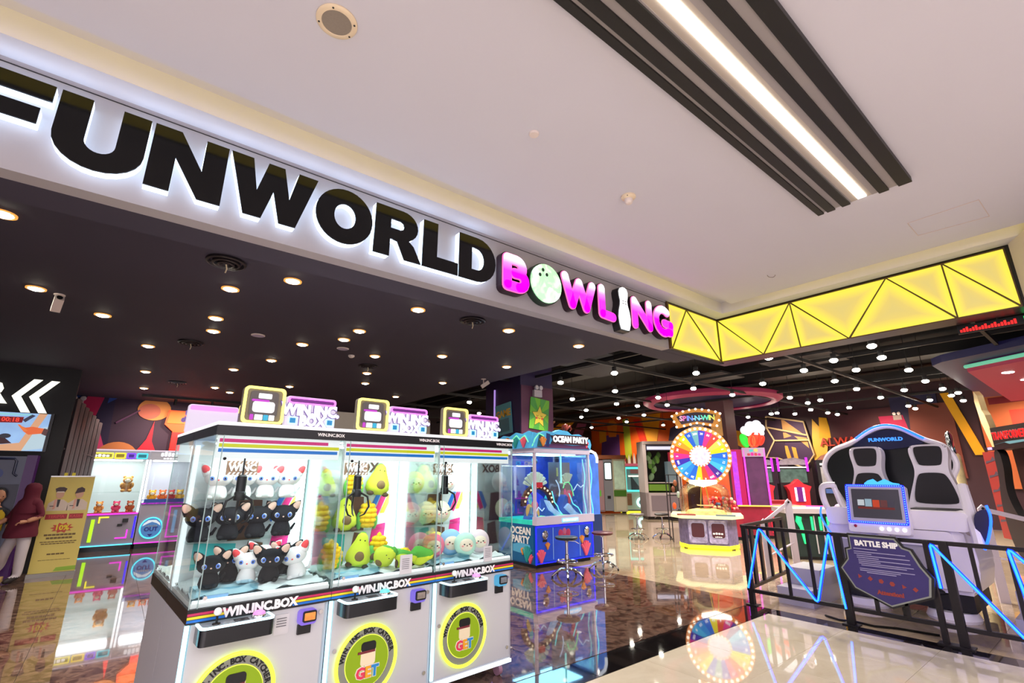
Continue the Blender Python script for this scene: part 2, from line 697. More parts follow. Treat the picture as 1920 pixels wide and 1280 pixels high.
# orange, yellow and red mural on the right wall, seen past the wheel
paint(wall_r, 'x', 21, [
    ((224, 96, 20), [(19, 0), (13.2, 0), (13.2, 4.6), (19, 4.6)]),
    ((98, 60, 140), [(18.4, 2.0), (17.0, 2.0), (17.0, 3.7), (18.2, 3.7)]),
    ((236, 166, 30), [(18.4, 3.3), (17.9, 3.4), (17.9, 4.0), (18.4, 4.0)]),
    ((238, 140, 40), [(17.7, 3.6), (17.2, 3.6), (17.1, 4.3), (17.3, 4.5), (17.6, 4.5), (17.8, 4.2)]),
    ((210, 30, 50), [(17.6, 2.2), (16.3, 2.2), (16.5, 2.5), (17.2, 2.5)]),
    ((176, 196, 60), [(16.6, 0.5), (16.1, 0.5), (16.3, 4.5), (16.7, 4.5)]),
    ((240, 168, 24), [(14.9, 2.0), (14.3, 4.6), (15.5, 4.6)]),
    ((226, 44, 20), [(15.1, 1.5), (14.7, 1.5), (15.6, 4.4), (16.0, 4.4)]),
    ((60, 60, 96), [(14.0, 3.0), (11.6, 3.0), (11.8, 3.8), (12.8, 4.15), (13.8, 3.8)]),
    ((214, 150, 80), [(14.0, 2.9), (11.8, 2.9), (11.8, 3.2), (12.1, 3.2), (12.1, 3.45), (12.5, 3.45), (12.5, 3.1), (13.0, 3.1), (13.0, 3.4), (13.5, 3.4), (13.5, 3.2), (14.0, 3.2)]),
    ((64, 40, 70), [(12.0, 0), (8.6, 0), (8.6, 4.6), (12.0, 4.6)]),
    ((236, 170, 40), [(10.1, 2.6), (9.9, 3.3), (10.6, 3.5), (10.8, 3.0)]),
])
CREAMLINE = (240, 214, 170)
hexl = [(9.15, 3.95), (7.75, 3.62), (7.65, 2.9), (7.55, 2.35), (7.95, 1.85), (8.9, 2.25), (9.35, 2.3), (8.95, 2.95), (9.2, 3.5)]
MURAL_R = []
for poly, c in ((hexl, (78, 52, 96)), ([(9.1, 3.9), (8.5, 3.75), (7.8, 3.1), (9.1, 3.45)], (224, 168, 110)),
                ([(8.9, 3.3), (8.5, 3.25), (8.3, 3.1), (8.8, 2.98)], (224, 168, 110)),
                ([(8.2, 3.1), (7.75, 3.0), (7.72, 2.6)], (230, 176, 110)),
                ([(9.2, 2.35), (8.95, 2.8), (8.8, 2.3)], (230, 176, 110)),
                ([(8.65, 2.75), (8.5, 2.72), (8.4, 2.15), (8.55, 2.15)], (236, 180, 80)),
                ([(8.35, 2.68), (8.2, 2.64), (8.15, 2.05), (8.3, 2.1)], (236, 180, 80)),
                ([(7.45, 3.7), (7.25, 3.4), (6.95, 3.2), (7.2, 2.0), (7.6, 2.0), (7.55, 3.0)], (246, 196, 80)),
                ([(7.2, 3.75), (6.95, 3.7), (6.85, 2.95), (7.3, 2.95)], (250, 190, 30)),
                ([(6.9, 3.9), (4.9, 3.9), (4.9, 1.5), (6.9, 1.5)], (70, 28, 44)),
                ([(6.9, 2.6), (6.0, 2.6), (6.0, 2.35), (6.9, 2.35)], (232, 120, 30)),
                ([(4.9, 4.3), (3.6, 4.3), (3.7, 2.0), (4.9, 2.0)], (34, 36, 80)),
                ([(5.3, 3.6), (4.6, 3.6), (4.5, 3.0), (5.2, 2.8)], (190, 24, 96)),
                ([(4.4, 3.9), (3.3, 3.9), (3.3, 1.5), (4.6, 1.5)], (124, 66, 56)),
                ([(3.5, 4.2), (3.25, 4.2), (2.75, 2.2), (3.0, 2.2)], (246, 190, 30)),
                ([(2.7, 4.3), (-3, 4.3), (-3, 1.2), (2.7, 1.2)], (206, 120, 70)),
                ([(2.0, 3.5), (-2, 3.6), (-2, 3.0), (2.0, 2.9)], (240, 80, 60)),
                ([(2.4, 3.9), (-2, 4.2), (-2, 3.9), (2.4, 3.7)], (140, 30, 50))):
    MURAL_R.append((c, poly))
paint(wall_r, 'x', 20.985, MURAL_R)
g = G()
for lp in (hexl, [(8.95, 2.95), (7.65, 2.9)], [(9.15, 3.5), (7.72, 3.1)], [(9.35, 2.3), (10.6, 1.95)]):
    P = [(20.89, y, z) for y, z in lp]
    g.tube(P + ([P[0]] if len(P) > 2 else []), 0.035, 6)
g.build('mural_outline', mt('cream_outline', CREAMLINE, 0.5), wall_r)
txt('ALWAY', 0.42, mt('red_letters', (196, 60, 36), 0.5), wall_r, (20.88, 6.55, 2.78), 0.01, rot=(0, 0, -PI / 2), sx=1.0)
# ------------------------------------------------------------------ shop sign
BLK_GLOSS = mt('black_gloss_acrylic', (8, 8, 9), 0.08)
BLK_GLOSS.node_tree.nodes['Principled BSDF'].inputs['Specular IOR Level'].default_value = 0.3
LETTER_SIDE = mt('white_lit_letter_side', (214, 234, 255), 0.4, e=3.4)


def letter_shapes():
    """wide heavy capitals in a unit-high box; returns outline loops (x, z)"""
    D = {}
    D['F'] = (0.86, [[(0, 0), (0, 1), (.86, 1), (.86, .76), (.33, .76), (.33, .62), (.78, .62), (.78, .39), (.33, .39), (.33, 0)]])
    u = [(0, 1), (0, .38)] + [(.5 + .5 * math.cos(R(a)), .38 + .40 * math.sin(R(a))) for a in range(195, 346, 15)] + [(1, .38), (1, 1), (.67, 1), (.67, .4)] + \
        [(.5 + .17 * math.cos(R(a)), .4 + .16 * math.sin(R(a))) for a in range(-15, -166, -15)] + [(.33, .4), (.33, 1)]
    D['U'] = (1.0, [u])
    D['N'] = (1.0, [[(0, 0), (0, 1), (.34, 1), (.68, .46), (.68, 1), (1, 1), (1, 0), (.68, 0), (.32, .56), (.32, 0)]])
    D['W'] = (1.4, [[(0, 1), (.29, 0), (.56, 0), (.7, .52), (.84, 0), (1.11, 0), (1.4, 1), (1.07, 1), (.96, .46), (.83, 1), (.57, 1), (.44, .46), (.33, 1)]])
    D['O'] = (1.0, [ell(.5, .5, .5, .52, 36), ell(.5, .5, .19, .24, 28)])
    bowl = [(.56 + .34 * math.cos(R(a)), .69 + .31 * math.sin(R(a))) for a in range(90, -61, -15)]
    D['R'] = (1.0, [[(0, 0), (0, 1)] + bowl + [(.72, .40), (.82, .32), (1.0, 0), (.64, 0), (.47, .34), (.32, .36), (.32, 0)],
                    [(.32, .77), (.32, .58), (.52, .58), (.58, .61), (.6, .675), (.58, .74), (.52, .77)]])
    D['L'] = (.84, [[(0, 0), (0, 1), (.33, 1), (.33, .27), (.84, .27), (.84, 0)]])
    dd = [(.47 + .49 * math.cos(R(a)), .5 + .5 * math.sin(R(a))) for a in range(90, -91, -15)]
    di = [(.45 + .2 * math.cos(R(a)), .5 + .25 * math.sin(R(a))) for a in range(90, -91, -15)]
    D['D'] = (.96, [[(0, 0), (0, 1)] + dd, [(.32, .25), (.32, .75)] + di])
    return D


LS = letter_shapes()
for ch, x0, x1 in (('F', -0.985, -0.60), ('U', -0.575, -0.175), ('N', -0.155, 0.235), ('W', 0.25, 0.80), ('O', 0.805, 1.225), ('R', 1.245, 1.65), ('L', 1.66, 2.0), ('D', 2.01, 2.40)):
    w, loops = LS[ch]
    s = (x1 - x0) / w
    lp = [[(p[0] * s, p[1] * 0.415) for p in l] for l in loops]
    t = thing('sign_letter', 'glossy black letter %s with white lit edges on the shop front' % ch, 'sign', (x0, FY - 0.085, 3.232), 0, 'black letters of the shop sign')
    obj('letter_face', shape_mesh('letter_face', lp, 0.012, BLK_GLOSS), t)
    obj('lit_edge', shape_mesh('lit_edge', lp, 0.062, LETTER_SIDE, 0.013), t)

# rounded colour letters of the second word


def grad(name, stops, e):
    k = bpy.data.materials.new(name)
    k.use_nodes = True
    nt = k.node_tree
    b = nt.nodes['Principled BSDF']
    tc = nt.nodes.new('ShaderNodeTexCoord')
    sp = nt.nodes.new('ShaderNodeSeparateXYZ')
    nt.links.new(tc.outputs['Object'], sp.inputs[0])
    mr = nt.nodes.new('ShaderNodeMapRange')
    mr.inputs[1].default_value = 0.0
    mr.inputs[2].default_value = 0.4
    nt.links.new(sp.outputs[2], mr.inputs[0])
    rp = nt.nodes.new('ShaderNodeValToRGB')
    rp.color_ramp.elements.remove(rp.color_ramp.elements[0])
    for i, (p, c) in enumerate(stops):
        q = rp.color_ramp.elements[0] if i == 0 else rp.color_ramp.elements.new(p)
        q.position = p
        q.color = lin(c)
    nt.links.new(mr.outputs[0], rp.inputs[0])
    nt.links.new(rp.outputs[0], b.inputs['Emission Color'])
    b.inputs['Emission Strength'].default_value = e
    b.inputs['Base Color'].default_value = (.05, .05, .05, 1)
    return k


PINKFACE = grad('pink_lit_face', [(0.0, (255, 0, 216)), (0.5, (252, 10, 220)), (0.68, (255, 120, 240)), (0.86, (255, 236, 255)), (1, (255, 250, 255))], 1.7)
PINKRIM = mt('pink_lit_rim', (255, 120, 190), 0.4, e=1.0)
BODY_DK = mt('sign_body_dark', (34, 10, 26), 0.4)


def stroke(g, pts, r, y0, y1, n=7):
    """thick rounded stroke along a polyline in the x-z plane, as overlapping capsules"""
    for (ax, az), (bx, bz) in zip(pts, pts[1:]):
        a = math.degrees(math.atan2(bz - az, bx - ax))
        P = ell(bx, bz, r, r, n, a - 90, a + 90) + ell(ax, az, r, r, n, a + 90, a + 270)
        g.prism(P, 'y', y0, y1)


def arc(cx, cz, rx, rz, a0, a1, n=8):
    return [(cx + rx * math.cos(R(a0 + (a1 - a0) * i / n)), cz + rz * math.sin(R(a0 + (a1 - a0) * i / n))) for i in range(n + 1)]


STROKES = {
    'B': [[(.06, .07), (.06, .33), (.17, .33)] + arc(.17, .26, .075, .07, 90, -60, 6) + [(.15, .195)], [(.15, .195)] + arc(.2, .13, .075, .07, 80, -90, 6) + [(.06, .06)]],
    'W': [[(.04, .35), (.14, .06), (.245, .32), (.35, .06), (.45, .33)]],
    'L': [[(.05, .35), (.05, .06), (.225, .05)]],
    'N': [[(.05, .05), (.05, .34), (.33, .06), (.33, .35)]],
    'G': [arc(.2, .2, .15, .15, 55, 300, 12) + [(.33, .07), (.345, .17), (.22, .175)]],
}
for ch, x0, w in (('B', 2.47, 1.0), ('W', 3.24, 1.0), ('L', 3.79, 1.0), ('N', 4.36, 1.0), ('G', 4.775, 1.05)):
    t = thing('sign_letter', 'rounded pink and white lit letter %s on the shop front' % ch, 'sign', (x0, FY - 0.10, 3.225), 0, 'pink letters of the shop sign')
    g = G()
    [stroke(g, s, .062, 0.02, 0.098) for s in STROKES[ch]]
    g.build('letter_body', BODY_DK, t)
    g = G()
    [stroke(g, s, .054, 0.008, 0.021) for s in STROKES[ch]]
    g.build('lit_rim', PINKRIM, t)
    g = G()
    [stroke(g, s, .046, 0.0, 0.009) for s in STROKES[ch]]
    g.build('letter_face', PINKFACE, t)
t = thing('bowling_ball_sign', 'lit green bowling ball standing for the letter O on the shop front', 'sign', (3.02, FY - 0.10, 3.42))
k = bpy.data.materials.new('green_swirl_lit')
k.use_nodes = True
nt = k.node_tree
b = nt.nodes['Principled BSDF']
n = nt.nodes.new('ShaderNodeTexNoise')
n.inputs['Scale'].default_value = 4
n.inputs['Distortion'].default_value = 2.5
rp = nt.nodes.new('ShaderNodeValToRGB')
rp.color_ramp.elements[0].color = lin((20, 210, 110))
rp.color_ramp.elements[0].position = .45
rp.color_ramp.elements[1].color = lin((235, 255, 246))
rp.color_ramp.elements[1].position = .72
tc = nt.nodes.new('ShaderNodeTexCoord')
nt.links.new(tc.outputs['Object'], n.inputs['Vector'])
nt.links.new(n.outputs['Fac'], rp.inputs[0])
nt.links.new(rp.outputs[0], b.inputs['Emission Color'])
b.inputs['Emission Strength'].default_value = 1.0
g = G()
g.prism(ell(0, 0, .212, .212, 36), 'y', 0.02, 0.098)
g.build('ball_body', mt('sign_body_green', (16, 40, 30), .4), t)
g = G()
g.prism(ell(0, 0, .2, .2, 36), 'y', 0.0, 0.021)
g.build('ball_face', k, t)
for px, pz in ((-.05, .13), (.0, .09), (-.09, .07)):
    G().prism(ell(px, pz, .017, .019, 12), 'y', -0.003, 0.002).build('finger_hole', mt('hole_dark', (20, 50, 40), .6), t)
t = thing('bowling_pin_sign', 'white lit bowling pin standing for the letter I on the shop front', 'sign', (4.2, FY - 0.115, 3.165))


def pin(r0):
    P = [(0.062, 0), (.085, .06), (.095, .14), (.082, .22), (.058, .29), (.052, .34), (.066, .40), (.07, .45), (.05, .49), (.02, .503)]
    P = [(x + r0, z) for x, z in P]
    P[0] = (P[0][0], -r0)
    return P + [(-x, z) for x, z in P[::-1]]


g = G()
g.prism(pin(.014), 'y', .02, .113)
g.build('pin_body', mt('sign_body_black', (18, 18, 22), .4), t)
g = G()
g.prism(pin(0), 'y', 0, .021)
g.build('pin_face', mt('pin_white_lit', (250, 252, 255), .4, e=1.2), t)
for px in (-.025, .02):
    for pz in (.30, .33):
        G().box(px - .014, -.003, pz, px + .014, .001, pz + .008).build('pin_stripe', mt('grey_stripe', (150, 150, 160), .5), t)

# ------------------------------------------------------------------ yellow zigzag light panels


def lit_panel(parent, p0, ux, tri, i):
    """edge-lit translucent triangle: bright along its rim, softer in the middle (colour attribute)"""
    c = (sum(p[0] for p in tri) / 3, sum(p[1] for p in tri) / 3)
    bm = bmesh.new()
    lay = bm.verts.layers.float_color.new('glow')
    RIM, MID = lin((255, 244, 70)), lin((232, 208, 112))
    a, b2, c2 = [Vector((p[0], p[1], 0)) for p in tri]
    la, lb, lc = (b2 - c2).length, (a - c2).length, (a - b2).length
    inc = (a * la + b2 * lb + c2 * lc) / (la + lb + lc)
    loops = []
    for sc, col, dy in ((0.985, RIM, 0), (0.8, lin((255, 240, 84)), 0), (0.42, MID, 0), (0.1, lin((226, 204, 120)), 0)):
        ring = []
        for v in (a, b2, c2):
            q = inc + (v - inc) * sc
            w = p0 + ux * q.x + Vector((0, 0, q.y))
            vv = bm.verts.new(w)
            vv[lay] = col
            ring.append(vv)
        loops.append(ring)
    for A, B in zip(loops, loops[1:]):
        for k in range(3):
            bm.faces.new([A[k], A[(k + 1) % 3], B[(k + 1) % 3], B[k]])
    bm.faces.new(loops[-1])
    nrm = Vector((ux.y, -ux.x, 0))
    back = [bm.verts.new(v.co - nrm * 0.02) for v in loops[0]]
    for v in back:
        v[lay] = RIM
    for k in range(3):
        bm.faces.new([loops[0][(k + 1) % 3], loops[0][k], back[k], back[(k + 1) % 3]])
    me = bpy.data.meshes.new('light_panel')
    bm.to_mesh(me)
    bm.free()
    me.materials.append(PANEL)
    return obj('light_panel', me, parent)


PANEL = bpy.data.materials.new('yellow_edge_lit_panel')
PANEL.use_nodes = True
nt = PANEL.node_tree
b = nt.nodes['Principled BSDF']
at = nt.nodes.new('ShaderNodeAttribute')
at.attribute_name = 'glow'
nt.links.new(at.outputs['Color'], b.inputs['Emission Color'])
b.inputs['Emission Strength'].default_value = 0.92
b.inputs['Base Color'].default_value = lin((120, 108, 60))
b.inputs['Roughness'].default_value = 0.3

zt, zb = 3.742, 3.137
t = thing('zigzag_light_panel', 'short run of yellow lit triangle panels beside the last pink letter', 'sign', (0, 0, 0))
P = Vector((5.215, FY - 0.004, 0))
X1 = 6.432 - 5.215
tris = [[(0, zt), (0.015, zb), (.44, zt)], [(.44, zt), (.03, zb), (X1 - .01, zb)], [(.46, zt), (X1, zb + .01), (X1, zt)]]
for i, q in enumerate(tris):
    lit_panel(t, P, Vector((1, 0, 0)), q, i)
g = G()
for a, b2 in (((0, zt), (X1, zt)), ((0.03, zb), (.44, zt)), ((.44, zt), (X1, zb)), ((0, zb), (X1, zb))):
    g.tube([(P.x + a[0], P.y - .006, a[1]), (P.x + b2[0], P.y - .006, b2[1])], 0.008, 4)
g.box(5.185, FY - 0.03, 3.125, 5.215, FY, 3.748)
g.build('frame', mt('bronze_frame', (84, 58, 20), .4), t)
t = thing('zigzag_light_panel', 'long run of yellow lit triangle panels above the shop entrance', 'sign', (0, 0, 0))
P = Vector((6.45, 3.318, 0))
D = Vector((0, -1, 0))
tp = [0, 0.985, 2.015, 2.50, 2.975]
bt = [0, 0.575, 1.03, 1.555, 2.515, 2.975]
tris = [[(0, zt), (0, zb), (.575, zb)], [(0.01, zt), (.575, zb), (.985, zt)], [(.985, zt), (.585, zb), (1.03, zb)], [(.99, zt), (1.04, zb), (1.555, zb)],
        [(1.0, zt), (1.56, zb), (2.015, zt)], [(2.015, zt), (1.57, zb), (2.51, zb)], [(2.02, zt), (2.515, zb), (2.495, zt)],
        [(2.505, zt), (2.525, zb), (2.97, zb)], [(2.51, zt), (2.975, zb), (2.965, zt)]]
for i, q in enumerate(tris):
    lit_panel(t, P, D, q, i)
g = G()
for a, b2 in (((0, zt), (2.975, zt)), ((0, zt), (.58, zb)), ((.58, zb), (.988, zt)), ((.988, zt), (1.035, zb)), ((.99, zt), (1.558, zb)), ((1.56, zb), (2.017, zt)),
              ((2.017, zt), (2.52, zb)), ((2.5, zt), (2.52, zb)), ((2.505, zt), (2.98, zb)), ((0, zb), (2.98, zb)), ((0, zt), (0, zb)), ((2.97, zt), (2.98, zb))):
    g.tube([(P.x - .006, P.y - a[0], a[1]), (P.x - .006, P.y - b2[0], b2[1])], 0.008, 4)
g.build('frame', MATS['bronze_frame'], t)

# ------------------------------------------------------------------ mall ceiling fittings
FB = mt('fixture_black', (12, 10, 9), .5)
FG = mt('fixture_grey', (150, 145, 148), .4)
LAMP = mt('linear_lamp', (255, 250, 232), .4, e=E_LINE)
for k, (lab, px, py) in enumerate((('long black slatted ceiling fixture with one bright white light line', -1.0, 0.0),
                                   ('added unseen black slatted ceiling fixture behind the camera', -4.5, -2.6), ('added unseen black slatted ceiling fixture far behind the camera', -1.0, -4.0))):  # last two are unseen copies added for light from behind
    t = thing('linear_ceiling_light', lab, 'light', (px, py, 3.78))
    x1 = 4.345 - (-1.0)
    strips = [(.592, .675, 0), (.675, .735, 1), (.735, .80, 0), (.80, .845, 1), (.985, .995, 1), (.995, 1.055, 0), (1.055, 1.105, 1), (1.105, 1.165, 0), (1.165, 1.19, 1), (1.19, 1.235, 0)]
    for a, b2, c in strips:
        g = G()
        g.box(0, a, -0.045 if c == 0 else -0.03, x1, b2, -0.001)
        g.build('slat', FB if c == 0 else FG, t)
    g = G()
    g.box(0, .845, -0.028, x1, .878, -0.001)
    g.box(0, .935, -0.028, x1, .985, -0.001)
    g.build('slat', mt('fixture_silver', (170, 160, 152), .4), t)
    g = G()
    g.box(0, .878, -0.034, x1 - .02, .935, -0.002)
    g.build('light_line', LAMP, t)

t = thing('ceiling_speaker', 'round cream ceiling speaker with a grey grille', 'speaker', (.491, 2.015, 3.779))
g = G()
g.lathe([(.098, 0), (.098, -.006), (.09, -.012), (.072, -.012), (.070, -.006)], n=40)
g.build('rim', mt('cream_plastic', (226, 208, 180), .5), t)
g = G()
g.lathe([(.071, -.003), (.071, -.009), (0, -.011)], n=40)
g.build('grille', mt('speaker_grille', (138, 128, 118), .7, noise=.1, scale=90), t)
for a in (25, 150, 240, 330):
    g = G()
    g.cyl((.085 * math.cos(R(a)), .085 * math.sin(R(a)), -.012), (.085 * math.cos(R(a)), .085 * math.sin(R(a)), -.014), .005)
    g.build('screw', mt('screw_dark', (60, 56, 52), .4, .6), t)
t = thing('ceiling_sensor', 'small white button sensor flat on the white ceiling', 'sensor', (1.796, 2.017, 3.78))
g = G()
g.lathe([(.034, 0), (.034, -.008), (.03, -.014), (0, -.015)], n=28)
g.build('cover', mt('white_plastic', (222, 210, 206), .5), t)
t = thing('smoke_detector', 'cream smoke detector with a stubby sensing head on the white ceiling', 'detector', (2.887, 2.101, 3.78))
g = G()
g.lathe([(.058, 0), (.058, -.012), (.05, -.022), (.034, -.028)], n=28)
g.build('base', MATS['cream_plastic'], t)
g = G()
g.lathe([(.034, -.026), (.034, -.05), (.026, -.064), (.02, -.068), (0, -.069)], n=24)
g.build('sensing_head', MATS['white_plastic'], t)
g = G()
g.sph((-.045, -.025, -.02), .004)
g.build('indicator', TRIM_BLACK, t)
g = G()
g.tube([(5.43 + .03 * math.cos(R(a)), 2.102 - .03 * math.cos(R(a)), 3.778 - .03 * math.sin(R(a))) for a in range(0, 181, 20)], .003, 5)
tag(g.build('ceiling_hook', mt('hook_grey', (120, 104, 104), .4, .7)), 'thin grey wire hook on the white ceiling', 'hook')
g = G()
hp = [(5.195, .807), (5.176, .334), (5.604, .327), (5.56, .813)]
for a, b2 in zip(hp, hp[1:] + hp[:1]):
    g.tube([(a[0], a[1], 3.779), (b2[0], b2[1], 3.779)], .003, 4)
g.build('access_hatch', mt('hatch_line', (206, 188, 184), .8), ceil1)
# ------------------------------------------------------------------ claw machines
GREY = mt('machine_grey_panel', (196, 198, 202), .32, noise=.02, scale=3)
GREYD = mt('machine_side_grey', (170, 172, 180), .35)
BLKP = mt('black_plastic', (16, 18, 22), .35)
BLKM = mt('black_metal', (14, 14, 16), .3, .4)
CHROME = mt('chrome', (210, 212, 216), .12, 1.0)
GLASS = glass('clear_acrylic', (251, 254, 253), .35)
EDGE = mt('acrylic_edge', (200, 228, 226), .2, e=.25)
WLED = mt('white_led', (226, 250, 255), .4, e=7.0)
WLED2 = mt('white_led_soft', (238, 250, 255), .4, e=1.6)
CYAN = mt('cyan_led', (90, 226, 255), .4, e=1.6)
LIME_NEON = mt('lime_neon', (230, 255, 60), .4, e=2.2)
YEL_NEON = mt('yellow_neon', (255, 240, 120), .4, e=1.7)
PINK_NEON = mt('pink_neon', (250, 120, 240), .4, e=1.7)
VIO_NEON = mt('violet_neon', (170, 70, 255), .4, e=1.6)
BLUE_NEON = mt('blue_neon', (30, 110, 255), .4, e=2.0)
SP, SY, SB = mt('stripe_magenta', (190, 40, 92), .4), mt('stripe_yellow', (236, 214, 40), .4), mt('stripe_blue', (24, 110, 200), .4)
SPe, SYe, SBe = mt('lit_stripe_magenta', (226, 40, 130), .4, e=.55), mt('lit_stripe_yellow', (222, 222, 10), .4, e=.6), mt('lit_stripe_blue', (10, 120, 214), .4, e=.6)
WHT = mt('white_lettering', (244, 244, 244), .5)
WHTE = mt('white_lit_lettering', (250, 250, 255), .5, e=1.1)
BACKW = mt('inner_white_panel', (222, 230, 230), .5)
BROWN, MAGP, TEAL = mt('mural_brown', (112, 74, 52), .6), mt('mural_magenta', (226, 20, 120), .6), mt('mural_teal', (70, 190, 190), .6)
FLUFF = mt('white_fluff', (226, 238, 240), .9, bump=.6, scale=60)
PAPER = mt('printed_paper', (206, 206, 210), .7)
INK = mt('ink_grey', (110, 110, 116), .7)
UW, UD = 0.804, 0.70


def ringtext(parent, s, r, a0, a1, size, m, y):
    n = len(s)
    for i, ch in enumerate(s):
        if ch == ' ':
            continue
        a = a0 + (a1 - a0) * i / (n - 1)
        txt(ch, size, m, parent, (r * math.cos(R(a)), y, r * math.sin(R(a))), .001, rot=(0, -R(a - 90), 0))


def claw_unit(label, num):
    t = thing('claw_machine', label, 'claw machine', (0, 0, 0), 0, 'claw machines of the front island')
    g = G()
    g.box(.003, .02, .13, UW - .003, UD, .806)
    cab = g.build('cabinet', GREYD, t)
    g = G()
    g.box(.03, .006, .15, UW - .03, .021, .80)
    door = g.build('front_door', GREY, t)
    for i, (x, z) in enumerate(((.75, .75), (.745, .22), (.06, .50))):
        g = G()
        g.cyl((x, .007, z), (x, -.004, z), .013, n=14)
        g.build('lock', CHROME, door)
    for x in (.08, UW - .08):
        for y in (.09, UD - .09):
            c = G().cyl((x, y, .13), (x, y, .07), .03).build('caster', GREYD, t)
            G().cyl((x - .018, y, .043), (x + .018, y, .043), .042, n=14).build('wheel', mt('pink_grey_wheel', (150, 110, 130), .5), c)
    G().box(.01, 0, .105, UW - .01, .03, .128).build('bottom_light', WLED2, t)
    G().box(.0, -.002, .15, .022, .012, .80).build('edge_light', mt('cyan_white_led', (170, 240, 255), .4, e=2.2), t)
    # striped band under the glass
    G().box(0, -.012, .806, UW, UD, .88).build('band', BLKP, t)
    for z, m in ((.855, SP), (.838, SY), (.822, SB)):
        G().box(0.001, -.014, z - .0065, UW - .001, -.0115, z + .0065).build('stripe', m, t)
        if num == 1:
            pass
    G().box(.20, -.0165, .812, .56, -.0135, .872).build('name_plate', BLKP, t)
    txt('WIN.INC.BOX', .066, WHT, t, (.38, -.0185, .841), .0015, off=.0035, sx=.98)
    # control panel
    P = rr(.05, -.145, .425, .02, .03)
    c = G().prism(P, 'z', .715, .800).build('control_panel', mt('black_glossy_box', (12, 18, 26), .2), t)
    P2 = rr(.048, -.147, .427, .022, .032)
    G().ring(P2, rr(.06, -.135, .415, .01, .024), 'z', .797, .808).build('light_rim', mt('rim_led', (200, 246, 255), .4, e=2.4), c)
    G().prism(rr(.06, -.134, .415, .0, .022), 'z', .799, .804).build('deck', mt('silver_deck', (176, 184, 190), .3, .3), c)
    G().prism(rr(.225, -.10, .30, -.045, .006), 'z', .803, .8055).build('display', BLKP, c)
    G().lathe([(.022, 0), (.02, .006), (.006, .008), (.006, .045)], (.135, -.075, .803), 16).build('joystick_shaft', BLKM, c)
    G().sph((.135, -.075, .866), .021).build('joystick_ball', mt('white_ball', (240, 240, 236), .25), c)
    bc = {1: (255, 150, 220), 2: (110, 240, 235), 3: (250, 150, 245)}[num]
    G().lathe([(.042, 0), (.042, .008), (.036, .016)], (.355, -.07, .803), 22).build('button_ring', CHROME, c)
    G().lathe([(.035, .012), (.03, .026), (.018, .033), (0, .035)], (.355, -.07, .803), 22).build('push_button', mt('button_lit_%d' % num, bc, .3, e=1.0), c)
    # card reader
    x = .66
    c = G().prism(rr(x - .055, .70, x + .05, .785, .02), 'y', -.04, .006).build('card_reader', mt('reader_light_%d' % num, ((150, 120, 250), (140, 120, 250), (90, 190, 240))[num - 1], .35, e=.55), t)
    G().prism(rr(x - .038, .716, x + .045, .779, .012), 'y', -.052, -.039).build('screen_housing', BLKP, c)
    G().prism(rr(x - .03, .727, x + .036, .769, .004), 'y', -.054, -.0515).build('screen', mt('reader_screen_%d' % num, ((210, 130, 60), (120, 110, 104), (100, 104, 110))[num - 1], .3, e=.5, noise=.5, scale=30), c)
    G().box(x - .05, -.012, .645, x + .03, .006, .70).build('card_slot', BLKP, c)
    if num == 1:
        pp = G().prism(rr(.47, .665, .555, .775, .008), 'y', -.001, .006).build('notice', PAPER, t)
        for k in range(4):
            G().box(.482, -.0025, .75 - k * .014, .54, -.0005, .755 - k * .014).build('print_line', INK, pp)
    # round emblem
    cx, cz = .29, .40
    e = G().prism(ell(cx, cz, .205, .205, 40), 'y', -.006, .006).build('emblem', mt('emblem_ring_grey', (132, 134, 128), .4), t)
    G().prism(ell(cx, cz, .152, .152, 40), 'y', -.010, -.005).build('emblem_disc', mt('lime_disc', (178, 214, 10), .45, e=.35), e)
    G().torus((cx, -.006, cz), .153, .004, n=44, m=6).build('emblem_inner_ring', mt('lime_thin_neon', (236, 250, 90), .4, e=1.0), e)
    G().torus((cx, -.008, cz), .212, .0115, n=48, m=8).build('neon_ring', LIME_NEON, e)
    # lettering round the ring
    s = 'WIN.INC.BOX CATCHER'
    for i, ch in enumerate(s):
        if ch == ' ':
            continue
        a = R(168 - 156 * i / (len(s) - 1))
        txt(ch, .042, BLKP, e, (cx + .179 * math.cos(a), -.0075, cz + .179 * math.sin(a)), .001, off=.0018, rot=(0, PI / 2 - a, 0))
    # plain capped box badge and the word below it
    G().prism(rr(cx - .05, cz - .025, cx + .055, cz + .085, .018), 'y', -.014, -.0095).build('badge', mt('badge_cream', (240, 226, 190), .5), e)
    G().prism(rr(cx - .05, cz + .055, cx + .055, cz + .115, .02), 'y', -.0155, -.0095).build('badge_top', BLKP, e)
    G().box(cx - .072, -.0165, cz + .048, cx + .05, -.0095, cz + .062).build('badge_bar', mt('badge_maroon', (120, 40, 50), .5), e)
    for ch, dx, c3 in (('G', -.045, (226, 60, 90)), ('E', .008, (240, 170, 40)), ('T', .056, (40, 140, 210))):
        txt(ch, .088, mt('word_edge', (240, 240, 230), .5), e, (cx + dx, -.012, cz - .068), .002, off=.0085)
        txt(ch, .088, mt('word_%d' % c3[0], c3, .5), e, (cx + dx, -.0155, cz - .068), .002, off=.004)
    # glass box
    G().box(.004, .0, .88, UW - .004, .006, 1.835).build('front_glass', GLASS, t)
    G().box(.001, .0, .88, .006, UD - .02, 1.835).build('side_glass', GLASS, t)
    G().box(UW - .006, .0, .88, UW - .001, UD - .02, 1.835).build('side_glass', GLASS, t)
    for x in (.004, .045, UW - .004):
        G().box(x - .0025, -.004, .88, x + .0025, -.0005, 1.835).build('glass_edge', EDGE, t)
    G().cyl((.065, .001, 1.695), (.065, -.012, 1.695), .009).build('glass_hinge', BLKM, t)
